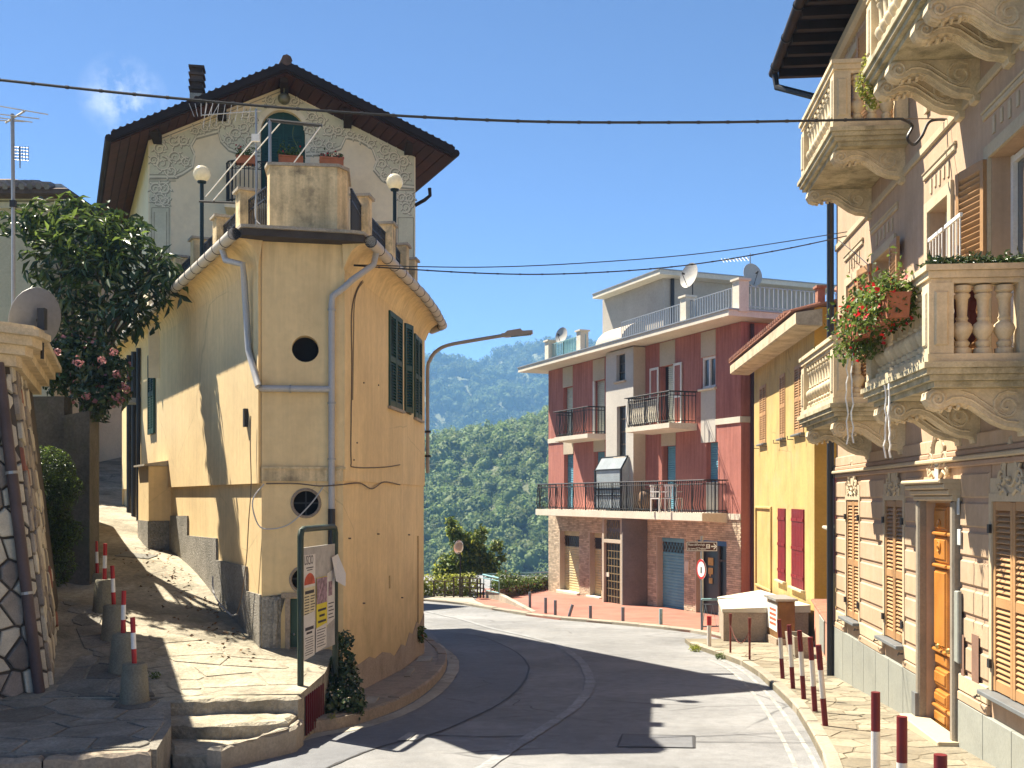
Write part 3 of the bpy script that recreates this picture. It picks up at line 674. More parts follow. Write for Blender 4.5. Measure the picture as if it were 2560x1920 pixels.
# right walls
def wpx(fr, x0, x1, y0, y1):
    a, b = fr.px(x0, y0)[0], fr.px(x1, y0)[0]; zt = fr.px((x0 + x1) / 2, y0)[1]; zb = fr.px((x0 + x1) / 2, y1)[1]; return a, b, zb, zt
WA = wpx(fR, 968, 1000, 790, 1023); WB = wpx(fR2, 1010, 1024, 815, 1030); WC = wpx(fR2, 1030, 1053, 835, 1045)
WA = (WA[0], min(WA[1], wR - .05), 1.40, 2.86); WB = (.22, .92, 1.4, 2.86); WC = (1.35, 2.25, 1.4, 2.86)
sv = fR.px(974, 1455)
zb2 = fR.px(870, 1203)[1]
wall(mb, fR, 0, wR, ZB, zb2, [(sv[0] - .06, sv[0] + .06, sv[1] - .1, sv[1] + .1, .2)]); wall(mb, fR, 0, wR, zb2, ZT, [(*WA, .12)], n=.02)
wall(mb, fR2, 0, wR2, ZB, zb2, [(1.9, 2.15, -2.6, -.7, .2)]); wall(mb, fR2, 0, wR2, zb2, ZT, [(*WB, .12), (*WC, .12)], n=.02)
for fr, w_ in ((fR, wR), (fR2, wR2)): mb.quad(fr(0, 0, zb2), fr(w_, 0, zb2), fr(w_, .02, zb2), fr(0, .02, zb2))
wall(mb, fR3, 0, 3, ZB, ZT)
mb.quad(fN(wN, 0, zb2), fN(wN, 0, ZT), fR(0, .02, ZT), fR(0, .02, zb2))
mb.quad(fR(wR, .02, zb2), fR(wR, .02, ZT), fR2(0, .02, ZT), fR2(0, .02, zb2))
mb.obj('wall', M_yel, ch)
for fr, s0, s1, w_ in ((fR2, 1.9, 2.15, 0),):
    m2 = MB(); m2.quad(fr(s0, -.195, -2.6), fr(s1, -.195, -2.6), fr(s1, -.195, -.7), fr(s0, -.195, -.7)); m2.obj('window_pane', M_dkglass, ch)
m2 = MB(); m2.quad(*[fR(sv[0] + a * .06, -.19, sv[1] + b * .1) for a, b in ((-1, -1), (1, -1), (1, 1), (-1, 1))]); m2.obj('vent_back', M_dkglass, ch)
# band round the nose at first-floor level
zA = fN.px(760, 1168)[1]; zBd = fN.px(760, 1203)[1]
mb = MB(); mb.box(-.0, wN, .002, .03, zBd, zA, fN); mb.box(0, wN + .03, .002, .05, zA - .025, zA + .004, fN); mb.obj('string_course', M_yel2, ch)
# portholes: rings and panes
for i, (P, r) in enumerate(((P1, .172), (P2, .165), (P3, .15))):
    m2 = MB(); disc(m2, fN, *P, r + .01, -.18); g = m2.obj('porthole_pane', mat('porthole_black', (.008, .008, .009, 1), rough=.6, spec=.15, bump=0), ch)
    if i:
        m2 = MB(); pts = [fN(P[0] + (r + .012) * math.cos(t), .004, P[1] + (r + .012) * math.sin(t)) for t in [2 * math.pi * j / 28 for j in range(29)]]
        m2.tube(pts, .02, 6, False); m2.obj('porthole_rim', M_peel, g, True)
        m2 = MB(); m2.box(P[0] - r, P[0] + r, -.15, -.13, P[1] - .01, P[1] + .012, fN); m2.box(P[0] - .01, P[0] + .01, -.148, -.132, P[1] - r, P[1] + r, fN); m2.obj('grille', M_iron, g)
# green door at the foot of the nose
zd0, zd1 = d1[1] - .1, d0[1]
mb = MB(); mb.box(d0[0], d0[0] + .06, -.1, .03, zd0, zd1 + .05, fN); mb.box(d0[0] - .05, d1[0] + .05, -.1, .035, zd1 - .002, zd1 + .06, fN); mb.obj('door_surround', M_peel, ch)
mb = MB(); mb.box(d0[0] + .065, d1[0], -.11, -.07, zd0, zd1 - .004, fN); dr = mb.obj('door', M_green, ch)
for i in range(11):
    m2 = MB(); z = zd1 - .1 - i * .05; m2.box(d0[0] + .17, d1[0] - .03, -.072, -.055, z - .017, z, fN); m2.obj('slat', M_green, dr)
m2 = MB(); m2.lathe([(.002, 0), (.016, .01), (.016, .02), (.004, .03)], 8, T=lambda p: fN(d0[0] + .11 + p.x, -.07 + p.z, zd0 + .38 + p.y)); m2.obj('door_knob', M_steel, dr)
mb = MB(); zg = fN.px(690, 1492)[1]; mb.prism([(0.004, -2.4), (d0[0] - .055, -2.4), (d0[0] - .055, zg + .03), (.3, zg - .01), (.15, zg + .02), (.004, zg)], lambda p: fN(p[0], .002, p[1]), lambda p: fN(p[0], .02, p[1])); mb.obj('plinth', M_rough, ch)
# stepped roughcast plinth along the alley
K6 = lambda a, b: fL.px(340 + .47 * a, 1120 + .47 * b)
st = [K6(*p) for p in ((190, 360), (280, 360), (280, 465), (435, 480), (435, 595), (595, 630), (595, 760), (668, 780))]
st[-1] = (-.002, st[-1][1])
mb = MB(); bot = [(-.002, -2.6), (st[0][0], -1.6)]
seg = [(st[0], st[1]), (st[2], st[3]), (st[4], st[5]), (st[6], st[7])]
for (a, b) in seg:
    mb.prism([(a[0], -2.7), (b[0] + (.0005 if b is not st[-1] else 0), -2.7), b, a], lambda p: fL(p[0], .002, p[1]), lambda p: fL(p[0], .028, p[1]))
mb.obj('plinth', M_rough, ch)
# buttress on the alley side
b0, b1 = fL.px(427, 1300)[0], fL.px(427, 1300)[0] - 1.1
mb = MB(); zt0 = fL.px(420, 1172)[1]; wall(mb, fL, b1, b0, -1.4, .55, (), n=.38)
mb.quad(fL(b0, 0, -1.4), fL(b0, .38, -1.4), fL(b0, .38, .55), fL(b0, 0, .55)); mb.quad(fL(b1, 0, -1.4), fL(b1, .38, -1.4), fL(b1, .38, .55), fL(b1, 0, .55)); mb.obj('buttress', M_yel, ch)
mb = MB(); mb.prism([(0, .555), (.46, .555), (.46, .585), (0, .66)], lambda p: fL(b1 - .03, p[0], p[1]), lambda p: fL(b0 + .04, p[0], p[1])); mb.obj('buttress_cap', M_cope, ch)
mb = MB(); mb.box(b1, b0 + .012, .382, .395, -1.4, -.42, fL); mb.box(b0 + .002, b0 + .014, .02, .381, -1.4, -.42, fL); mb.obj('plinth', M_rough, ch)
# peeled plaster at the foot of the road side
pe = [(a, fR.px(340 + .47 * x, 1120 + .47 * y)[1]) for a, x, y in [(fR.px(340 + .47 * x, 1700)[0], x, y) for x, y in ((1128, 1150), (1160, 1165), (1200, 1140), (1240, 1110), (1270, 1120), (1310, 1085), (1350, 1090), (1372, 1110), (1395, 1070), (1420, 1040), (1450, 1030), (1475, 1050))]]
pe = [p for p in pe if p[0] < wR - .02]; pe = [(.003, pe[0][1] - .02)] + [p for p in pe if p[0] > .01] + [(wR - .002, pe[-1][1] + .05)]
mb = MB(); mb.prism([(wR - .002, -3.2), (.003, -3.2)] + pe, lambda p: fR(p[0], .001, p[1]), lambda p: fR(p[0], .012, p[1])); mb.obj('bare_plaster', M_peel, ch)
zz = pe[-1][1]; mb = MB(); mb.prism([(wR2, -3.4), (.002, -3.4), (.002, zz), (.5, zz - .1), (.9, zz + .08), (1.3, zz), (1.8, zz + .16), (2.2, zz + .05), (wR2, zz + .2)], lambda p: fR2(p[0], .001, p[1]), lambda p: fR2(p[0], .012, p[1])); mb.obj('bare_plaster', M_peel, ch)
# cove, slab and gutters
def cove(fr, s0, s1, nn=.26, z0=2.95, z1=ZT):
    mb = MB(); pr = [(0.051 if fr is fL else .021, z0)] + [(.05 + nn * (1 - math.cos(t)), z0 + (z1 - z0) * math.sin(t)) for t in (.4, .8, 1.15, 1.45)] + [(.05 + nn, z1), (0.0, z1)]
    return mb.sweep(pr, [s0, s1], fr)
cove(fL, -11.6, .05).obj('cove', M_yel, ch, True); cove(fR, -.05, wR).obj('cove', M_yel, ch, True); cove(fR2, 0, wR2 + .1).obj('cove', M_yel, ch, True)
slab = [fL(.22, .30, 0), fN(wN + .1, .24, 0), fR(-.12, .3, 0), fR(wR, .3, 0), fR2(wR2 + .15, .3, 0), fR3(2, .3, 0), Vector((-5.5, 25.5, 0)), fL(-11.7, .3, 0)]
mb = MB(); mb.prism(slab, lambda p: (p.x, p.y, ZT + .002), lambda p: (p.x, p.y, ZT + .09)); mb.obj('roof_slab', M_dslab, ch)
mb = MB(); sc = [p + (p - Vector((-3, 17, 0))).normalized() * .05 for p in slab]; mb.prism(sc, lambda p: (p.x, p.y, ZT + .092), lambda p: (p.x, p.y, ZT + .13)); mb.obj('terrace_edge', M_cope, ch)
def gutter(pts, name='gutter', r=.075, m=M_gut, parent=ch, rings=.45):
    mb = MB(); mb.tube(pts, r, 12); g = mb.obj(name, m, parent, True)
    L = sum((Vector(pts[i + 1]) - Vector(pts[i])).length for i in range(len(pts) - 1)); Q = res([Vector(p) for p in pts], max(2, int(L / rings)))
    for a, b in zip(Q, Q[1:]):
        d = (b - a).normalized(); m2 = MB(); m2.tube([a, a + d * .012], r + .006, 12); m2.obj('gutter_strap', M_iron, g)
    return g
gutter([fL(.12, .38, ZT + .03), fL(-4, .38, ZT + .0), fL(-11.65, .38, ZT - .05)])
gutter([fR(-.02, .37, ZT + .03), fR(wR, .37, ZT), fR2(wR2 * .5, .39, ZT - .01), fR2(wR2 + .1, .36, ZT - .03), fR3(.5, .33, ZT - .04)])
def pipe(fr_pts, r=.04, m=M_pvc, name='downpipe', cl=()):
    mb = MB(); mb.tube(fr_pts, r, 10); o = mb.obj(name, m, ch, True); return o
def FNp(px, py, n=.07): a, z = fN.px(px, py, n); return fN(a, n, z)
def FLp(px, py, n=.1): a, z = fL.px(px, py, n); return fL(a, n, z)
pipe([fR(.35, .36, ZT), fR(.3, .33, ZT - .2), FNp(880, 700, .08), FNp(861, 718), FNp(831, 741), FNp(829, 760), FNp(829, 1272)], .042)
pipe([FNp(829, 1272), FNp(829, 1560)], .048, M_iron)
pipe([fL(-.55, .38, ZT), fL(-.5, .34, ZT - .18), FLp(607, 661, .2), FLp(611, 705, .14), FLp(621, 875), FLp(646, 966, .09), fN(.0, .075, FNp(655, 971).z), FNp(825, 973)], .042)
for px, py in ((829, 777), (829, 1010), (829, 1150), (724, 972)):
    q = FNp(px, py, .07); mb = MB(); 
    if px == 829: mb.tube([q, q + Vector((0, 0, .025))], .052, 10)
    else: mb.tube([q, q + Vector((.02, .002, 0))], .052, 10)
    mb.obj('pipe_clamp', M_steel, ch)
mb = MB(); mb.tube([FNp(690, 1500, .06), FNp(690, 1545, .06), FNp(688, 1560, .07), FNp(688, 1610, .06)], .03, 8); mb.tube([FNp(688, 1560, .06), FNp(688, 1572, .06)], .042, 8); mb.obj('drain_pipe', M_rough, ch, True)
# wiring on the walls
def wire(pts, r=.008, m=M_iron, parent=ch, name='cable', n=6):
    mb = MB(); mb.tube(cr(pts, n), r, 5); return mb.obj(name, m, parent, True)
M_wire = mat('wire_weathered', (.16, .12, .085, 1), rough=.8, bump=0)
FRp = lambda px, py, n=.03: fR(*(lambda q: (q[0], n, q[1]))(fR.px(px, py, n)))
wire([FRp(940, 667), FRp(915, 690), FRp(890, 730), FRp(879, 790), FRp(880, 900), FRp(878, 1050), FRp(878, 1150), FRp(887, 1168), FRp(960, 1168), FRp(1000, 1162)], .008, M_wire)
wire([FRp(946, 667), FRp(912, 700), FRp(888, 745), FRp(884, 850), FRp(882, 1000)], .006, M_wire)
wire([FNp(665, 1209, .05), FNp(740, 1209, .05), FNp(800, 1215, .06), FNp(850, 1212, .06), FRp(900, 1208), FRp(930, 1222), FRp(960, 1205), FRp(1000, 1212)], .009, M_wire)
wire([FNp(660, 1210, .05), FNp(632, 1250, .05), FNp(640, 1300, .05), FNp(662, 1322, .06), FNp(720, 1312, .06), FNp(775, 1262, .06), FNp(808, 1217, .06)], .009, M_pvc)
wire([FLp(627, 1040), FLp(626, 1120), FLp(628, 1215), FLp(622, 1300), FLp(616, 1400), FLp(604, 1490, .12), FLp(592, 1535, .15)], .007, M_wire)
wire([FLp(532, 1440, .1), FLp(534, 1480, .1), FLp(550, 1510, .15), FLp(578, 1537, .15), FLp(592, 1535, .15)], .012, M_pvc)
mb = MB(); q = fL.px(628, 1045); mb.box(q[0] - .04, q[0] + .04, .052, .1, q[1] - .12, q[1] + .12, fL); mb.obj('junction_box', M_iron, ch)
for px, py in ((905, 957), (942, 963), (888, 1107), (880, 1150), (943, 1335), (1020, 1337), (907, 1508), (1003, 1494), (871, 1346)):
    a, z = fR.px(px, py); mb = MB(); mb.tube([fR(a, .001, z), fR(a, .035, z)], .012, 6); mb.obj('wall_hook', M_wire, ch)
# shutters of the road side
for fr, Wd in ((fR, WA), (fR2, WC)):
    c = (Wd[0] + Wd[1]) / 2
    leaf(fr, Wd[0], c - .004, Wd[2], Wd[3], ch, M_green, n=-.01 + .02, owner=ch); leaf(fr, c + .004, Wd[1], Wd[2], Wd[3], ch, M_green, n=.01, owner=ch)
    mb = MB(); mb.box(Wd[0] - .06, Wd[1] + .06, 0, .08, Wd[2] - .045, Wd[2] - .005, fr); mb.obj('window_sill', M_cope, ch)
    m2 = MB(); m2.quad(*[fr(a, -.1, b) for a, b in ((Wd[0], Wd[2]), (Wd[1], Wd[2]), (Wd[1], Wd[3]), (Wd[0], Wd[3]))]); m2.obj('window_pane', M_dkglass, ch)
sw = swung(fR2, WB[0], .02, 14); leaf(sw, .02, .36, WB[2], WB[3], ch, M_green, n=-.02, owner=ch)
sw = swung(fR2, WB[1], .02, 8, False); leaf(sw, .02, .36, WB[2], WB[3], ch, M_green, n=-.02, owner=ch)
m2 = MB(); m2.quad(*[fR2(a, -.1, b) for a, b in ((WB[0], WB[2]), (WB[1], WB[2]), (WB[1], WB[3]), (WB[0], WB[3]))]); m2.obj('window_pane', M_dkglass, ch)
a0, a1 = sorted((fL.px(384, 900)[0], fL.px(394, 1000)[0])); z0, z1 = fL.px(390, 1085)[1], fL.px(390, 885)[1]
leaf(fL, a0 - .1, (a0 + a1) / 2, z0, z1, ch, M_green, n=.06, owner=ch); leaf(fL, (a0 + a1) / 2 + .01, a1 + .1, z0, z1, ch, M_green, n=.06, owner=ch)
# dark pipes and fittings further up the alley
for px, r in ((322, .05), (334, .05), (346, .045)):
    a, z = fL.px(px, 1200, .1); q = fL(a, .1, 0); mb = MB(); zg_ = zal(q.x, q.y)
    mb.tube([fL(a, .1, zg_ - .1), fL(a, .1, 3.0)], r, 8); mb.obj('downpipe', M_iron, ch, True)
a = fL.px(345, 917, .1)[0]; mb = MB(); mb.box(a - .5, a, .05, .5, 1.9, 2.0, fL); mb.obj('wall_lamp', M_steel, ch)
# slab canopy window strip etc. terrace parapet box with coping
bx_ = [(-3.2, 14.12), (-3.13, 13.95), (-2.27, 14.03), (-2.17, 14.22), (-2.25, 14.9), (-3.3, 14.8)]
zt = fN.px(750, 416)[1] + .03
mb = MB(); mb.prism(bx_, lambda p: (*p, ZT + .128), lambda p: (*p, zt)); mb.obj('parapet', M_yel2, ch)
mb = MB(); cxy = (-2.7, 14.4); mb.prism([((p[0] - cxy[0]) * 1.06 + cxy[0], (p[1] - cxy[1]) * 1.06 + cxy[1]) for p in bx_], lambda p: (*p, zt + .002), lambda p: (*p, zt + .04)); mb.obj('coping', M_cope, ch)
def tpost(x, y, h, fr, rail_to=None):
    T = Frame((x, y), (fr.t.x, fr.t.y)); mb = MB(); mb.box(-.13, .13, -.12, .12, ZT + .128, ZT + h, T); o = mb.obj('terrace_post', M_yel2, ch)
    m2 = MB(); m2.box(-.17, .17, -.16, .16, ZT + h + .001, ZT + h + .04, T); m2.obj('post_cap', M_cope, o)
lp = [(-3.84, 15.6), (-4.58, 17.07), (-5.36, 18.5), (-6.1, 19.9)]
rp = [(-2.21, 15.9), (-2.03, 17.5), (-1.95, 18.95), (-1.9, 20.1)]
for x, y in lp: tpost(x, y, 1.12, fL)
for x, y in rp: tpost(x, y, 1.12, fR)
for ps, st0 in ((lp, (-3.3, 14.7)), (rp, (-2.22, 14.8))):
    for a, b in zip([st0] + ps, ps):
        T = Frame(a, (b[0] - a[0], b[1] - a[1])); L_ = math.dist(a, b)
        mb = bars(MB(), T, .1, L_ - .14, 0, ZT + .15, ZT + .98, .085, .009); mb.box(.1, L_ - .14, -.012, .012, ZT + .82, ZT + .84, T)
        for i in range(int(L_ / .17)): 
            c = .18 + i * .17; mb.tube([T(c + .05 * math.cos(t), 0, ZT + .91 + .05 * math.sin(t)) for t in [k_ * math.pi / 4 for k_ in range(9)]], .007, 4, False)
        mb.obj('railing', M_iron, ch)

# ---- gabled house
GL, GR = (-6.7, 19.9), (-1.86, 20.8); fG = Frame(GL, (GR[0] - GL[0], GR[1] - GL[1])); wG = math.dist(GL, GR)
gh = thing('gabled_house', 'cream gabled house with painted scroll frieze and dark overhanging roof behind the terrace', 'house', (-4.3, 20.5, 3.3))
G4 = lambda a, b, n=0.: fG.px(240 + .416 * a, 120 + .416 * b, n)
ap = G4(1130, 232); zl_ = G4(322, 555)[1]; zr_ = G4(1912, 600)[1]; sa = ap[0]
ds = [G4(990, 700)[0], G4(1256, 700)[0]]; zsp = G4(1120, 505)[1]; dc = sum(ds) / 2; dr_ = (ds[1] - ds[0]) / 2; zfl = G4(800, 925)[1]
k = 14; archp = [(dc + dr_ * math.cos(math.pi * i / k), zsp + dr_ * 1.02 * math.sin(math.pi * i / k)) for i in range(k + 1)]    # right to left
mb = MB(); g0 = 2.2
def gz(s): return zl_ + (ap[1] - zl_) * s / sa if s < sa else ap[1] + (zr_ - ap[1]) * (s - sa) / (wG - sa)
left = [(0, g0), (ds[0], g0), (ds[0], zsp)] + archp[::-1][1:k // 2 + 1] + [(dc, gz(dc)), (sa, ap[1]) if sa < dc else (dc, gz(dc)), (0, zl_)]
right = [(wG, g0), (wG, zr_), (dc, gz(dc))] + archp[:k // 2 + 1][::-1] + [(ds[1], zsp), (ds[1], g0)]
for poly in (left, right):
    q = []
    for p in poly:
        if not q or math.dist(q[-1], p) > 1e-4: q.append(p)
    mb.quad(*[fG(p[0], 0, p[1]) for p in q])
mb.quad(fG(ds[0], 0, g0), fG(ds[1], 0, g0), fG(ds[1], 0, zfl), fG(ds[0], 0, zfl))
for a, b in zip([(ds[1], zfl)] + archp, archp + [(ds[0], zfl)]): mb.quad(fG(a[0], 0, a[1]), fG(b[0], 0, b[1]), fG(b[0], -.16, b[1]), fG(a[0], -.16, a[1]))
BK = Vector((-.42, 1, 0)).normalized()
def back(p, d): return Vector(p) + BK * d
mb.quad(fG(0, 0, ZT + .1), back(fG(0, 0, ZT + .1), 12), back(fG(0, 0, zl_), 12), fG(0, 0, zl_)); mb.quad(fG(wG, 0, ZT + .1), back(fG(wG, 0, ZT + .1), 12), back(fG(wG, 0, zr_), 12), fG(wG, 0, zr_))
mb.obj('wall', M_cream, gh)
# arched door leaves
mb = MB(); mb.prism([(ds[1], zfl)] + archp + [(ds[0], zfl)], lambda p: fG(p[0], -.16, p[1]), lambda p: fG(p[0], -.12, p[1])); dd = mb.obj('arched_door', M_green, gh)
mb = MB(); mb.box(dc - .015, dc + .015, -.118, -.1, zfl, zsp + dr_, fG); 
for s_ in (ds[0] + .04, ds[1] - .04, dc - .06, dc + .06): mb.box(s_ - .025, s_ + .025, -.119, -.103, zfl, zsp, fG)
mb.obj('door_frame', M_green, dd)
for i in range(int((zsp - zfl) / .05)):
    for a, b in ((ds[0] + .07, dc - .09), (dc + .09, ds[1] - .07)):
        if b > a: m2 = MB(); m2.box(a, b, -.119, -.106, zfl + .03 + i * .05, zfl + .055 + i * .05, fG); m2.obj('slat', M_green, dd)
# roof: front at n = .75, going back along BK
NF = .78
tipL = fG.px(277, 337, NF); tipR = fG.px(1136, 375, NF); apx = fG.px(716, 160, NF)
def rp_(p, d, dz=0): q = fG(p[0], NF, p[1] + dz); return q + BK * d
mb = MB(); th = .13
for a, b in ((tipL, apx), (apx, tipR)):
    mb.add([rp_(a, 0), rp_(b, 0), rp_(b, 14), rp_(a, 14), rp_(a, 0, -th), rp_(b, 0, -th), rp_(b, 14, -th), rp_(a, 14, -th)], [(0, 1, 2, 3), (4, 7, 6, 5), (0, 4, 5, 1), (1, 5, 6, 2), (2, 6, 7, 3), (3, 7, 4, 0)])
rf = mb.obj('roof', M_wood, gh)
# soffit boards under the verge and eaves, purlin ends, barge mould
for a, b in ((tipL, apx), (tipR, apx)):
    L_ = math.dist(a, b); nb = 18
    for i in range(nb):
        t0, t1 = (i + .04) / nb, (i + .96) / nb; A_ = (a[0] + (b[0] - a[0]) * t0, a[1] + (b[1] - a[1]) * t0); B_ = (a[0] + (b[0] - a[0]) * t1, a[1] + (b[1] - a[1]) * t1)
        m2 = MB(); m2.add([rp_(A_, .05, -th - .022), rp_(B_, .05, -th - .022), rp_(B_, 9, -th - .022), rp_(A_, 9, -th - .022), rp_(A_, .05, -th - .002), rp_(B_, .05, -th - .002), rp_(B_, 9, -th - .002), rp_(A_, 9, -th - .002)], [(0, 3, 2, 1), (4, 5, 6, 7), (0, 1, 5, 4), (2, 3, 7, 6), (1, 2, 6, 5), (3, 0, 4, 7)])
        m2.obj('soffit_board', M_woodr, rf)
    m2 = MB(); m2.add([rp_(a, -.03, .05), rp_(b, -.03, .05), rp_(b, -.03, -.1), rp_(a, -.03, -.1), rp_(a, .03, .05), rp_(b, .03, .05), rp_(b, .03, -.1), rp_(a, .03, -.1)], [(0, 1, 2, 3), (7, 6, 5, 4), (0, 4, 5, 1), (3, 2, 6, 7), (0, 3, 7, 4), (1, 5, 6, 2)]); m2.obj('bargeboard', M_wood, rf)
for (a, b) in ((355, 500), (750, 360), (1130, 205), (1515, 405), (1885, 570)):
    s_, z_ = G4(a, b, .35); mb = MB(); mb.prism([(0, .0), (.6, .0), (.6, -.1), (.52, -.2), (0, -.26)], lambda p: fG(s_ - .075, p[0], z_ + .13 + p[1]), lambda p: fG(s_ + .075, p[0], z_ + .13 + p[1])); mb.obj('roof_bracket', M_wood, gh)
for i in range(26):                                              # tile ends along the verge ridge line
    t = (i + .5) / 26
    for a, b in ((tipL, apx), (tipR, apx)):
        A_ = (a[0] + (b[0] - a[0]) * t, a[1] + (b[1] - a[1]) * t + .035); m2 = MB(); m2.tube([rp_(A_, -.01), rp_(A_, .42)], .045, 6); m2.obj('roof_tile', M_rtile, rf)
m2 = MB(); m2.tube([rp_((apx[0], apx[1] + .06), -.05), rp_((apx[0], apx[1] + .06), 13)], .1, 8); m2.obj('ridge_tile', M_rtile, rf)
m2 = MB(); m2.tube([rp_((tipL[0] - .03, tipL[1] - .06), -.02), rp_((tipL[0] - .03, tipL[1] - .06), 12)], .07, 8); m2.obj('eaves_gutter', M_wood, rf)
m2 = MB(); m2.tube([rp_((tipR[0] + .03, tipR[1] - .06), -.02), rp_((tipR[0] + .03, tipR[1] - .06), 12)], .07, 8); m2.obj('eaves_gutter', M_wood, rf)
q = [G4(*p, .4) for p in ((2015, 815), (2018, 860), (1985, 888), (1922, 912))]
m2 = MB(); m2.tube([fG(a, .1 if i < 3 else -.05, b) for i, (a, b) in enumerate(q)], .035, 8); m2.obj('downpipe', M_wood, rf, True)
# chimney
cq = fG.px(493, 235, -1.5); mb = MB(); cs, cz0, czt = fG.px(493, 260, -1.5)[0], fG.px(493, 275, -1.5)[1], fG.px(493, 170, -1.5)[1]
mb.box(cs - .13, cs + .13, -1.65, -1.35, cz0 - .5, cz0 + (czt - cz0) * .34, fG); chm = mb.obj('chimney', M_cope, gh)
for i in range(4):
    z = cz0 + (czt - cz0) * (.34 + i * .17); m2 = MB(); m2.box(cs - .11, cs + .11, -1.62, -1.38, z + .002, z + .1, fG); m2.box(cs - .15, cs + .15, -1.67, -1.33, z + .08, z + .125, fG); m2.obj('chimney_pot', M_rtile, chm)
# painted frieze
def sheet(poly, n, m, parent, name): mb = MB(); mb.quad(*[fG(p[0], n, p[1]) for p in poly]); return mb.obj(name, m, parent)
low = [(322, 785), (475, 785), (520, 765), (580, 725), (592, 650), (570, 600), (600, 548), (735, 512), (752, 570), (800, 620), (880, 648), (985, 650)]
topl = [(985, 350), (700, 432), (390, 560), (322, 590)]
sheet([G4(*p) for p in low + topl], .004, M_fres, gh, 'fresco_field')
lowr = [(1262, 650), (1380, 645), (1470, 610), (1500, 545), (1580, 560), (1660, 610), (1690, 690), (1670, 740), (1720, 800), (1800, 838), (1912, 848)]
topr = [(1912, 650), (1560, 470), (1262, 330)]
sheet([G4(*p) for p in lowr + topr], .004, M_fres, gh, 'fresco_field')
sheet([G4(*p) for p in ((985, 350), (985, 480), (1010, 420), (1060, 375), (1130, 360), (1200, 375), (1245, 430), (1262, 480), (1262, 330), (1130, 262))], .0042, M_fres, gh, 'fresco_field')
sheet([G4(*p) for p in ((322, 795), (450, 795), (450, 1400), (322, 1400))], .0045, M_fres, gh, 'fresco_field')
sheet([G4(*p) for p in ((1812, 860), (1912, 860), (1912, 1400), (1812, 1400))], .0045, M_fres, gh, 'fresco_field')
def rib2(mb, P, w0, w1, n, off=(0, 0)):
    vs = []; k = len(P)
    for i, p in enumerate(P):
        a, b = P[max(i - 1, 0)], P[min(i + 1, k - 1)]; dx, dz = b[0] - a[0], b[1] - a[1]; l = math.hypot(dx, dz) or 1; w_ = (w0 + (w1 - w0) * i / (k - 1)) / 2
        for sg in (1, -1): vs.append(fG(p[0] + off[0] - dz / l * w_ * sg, n, p[1] + off[1] + dx / l * w_ * sg))
    mb.add(vs, [(2 * i, 2 * i + 1, 2 * i + 3, 2 * i + 2) for i in range(k - 1)])
def scroll(c, r, d, a0, turns=1.6, stem=None):
    """one acanthus scroll: a spiral with small leaves; returns dark and light meshes"""
    P = []; N = 26
    for i in range(N + 1):
        t = i / N; a = a0 + d * t * turns * 2 * math.pi; rr = r * (1 - .86 * t); P.append((c[0] + rr * math.cos(a), c[1] + rr * math.sin(a)))
    if stem: P = [(stem[0] + (P[0][0] - stem[0]) * t, stem[1] + (P[0][1] - stem[1]) * t + .06 * math.sin(math.pi * t) * d) for t in (0, .33, .66)] + P
    rib2(DK, P, .05, .02, .0062); rib2(LT, P, .022, .01, .0078, (-.012, .014))
    for i in range(2, len(P) - 8, 3):
        p, q_ = P[i], P[i + 1]; a = math.atan2(q_[1] - p[1], q_[0] - p[0]) - d * 1.0; l = .13 * (1 - .5 * i / len(P)) * (r / .16) ** .5
        tip = (p[0] + l * math.cos(a), p[1] + l * math.sin(a)); s_ = (-(math.sin(a)) * l * .26, math.cos(a) * l * .26); md = ((p[0] + tip[0]) / 2, (p[1] + tip[1]) / 2)
        for M_, n_, sc_, o_ in ((DK, .0066, 1, (0, 0)), (LT, .0082, .55, (-.008, .010))):
            M_.quad(*[fG(p_[0] + o_[0], n_, p_[1] + o_[1]) for p_ in (p, (md[0] + s_[0] * sc_, md[1] + s_[1] * sc_), (p[0] + (tip[0] - p[0]) * (.6 + .4 * sc_), p[1] + (tip[1] - p[1]) * (.6 + .4 * sc_)), (md[0] - s_[0] * sc_, md[1] - s_[1] * sc_))])
DK, LT = MB(), MB()
SC = [(385, 610, .13, 1, 0), (400, 700, .16, -1, 1.5), (455, 745, .12, 1, 3), (470, 560, .12, -1, .5), (530, 560, .11, 1, 2), (480, 660, .13, -1, 4), (545, 690, .1, 1, 1), (350, 680, .1, 1, 5), (600, 505, .09, -1, 3), (660, 485, .09, 1, 1), (720, 465, .09, -1, 0),
      (790, 440, .12, 1, 2), (845, 520, .13, -1, 4), (800, 560, .1, 1, 0), (900, 400, .1, -1, 1), (890, 480, .12, 1, 3), (930, 560, .12, -1, 5), (880, 610, .11, 1, 2), (945, 440, .09, 1, 0), (955, 620, .08, -1, 2), (1050, 320, .1, 1, 2), (1195, 325, .1, -1, 1),
      (360, 850, .12, 1, 0), (410, 850, .12, -1, 2), (385, 910, .13, 1, 4), (350, 910, .08, -1, 1), (420, 920, .09, 1, 3),
      (1300, 420, .1, 1, 0), (1290, 500, .12, -1, 3), (1350, 440, .11, 1, 4), (1400, 500, .12, -1, 1), (1340, 570, .12, 1, 2), (1410, 590, .1, -1, 5), (1310, 620, .09, 1, 1), (1460, 500, .1, 1, 3), (1530, 520, .09, -1, 0), (1600, 545, .09, 1, 2), (1660, 580, .09, -1, 4), (1740, 620, .12, 1, 1),
      (1720, 700, .12, -1, 3), (1790, 660, .12, 1, 5), (1850, 690, .12, -1, 2), (1800, 760, .13, 1, 0), (1860, 780, .12, -1, 4), (1740, 770, .09, 1, 2), (1840, 905, .1, 1, 0), (1885, 905, .1, -1, 2), (1862, 960, .12, 1, 4)]
for a, b, r_, d_, s_ in SC:
    c_ = G4(a, b); scroll(c_, r_ * .95, d_, s_ * 1.05, stem=None)
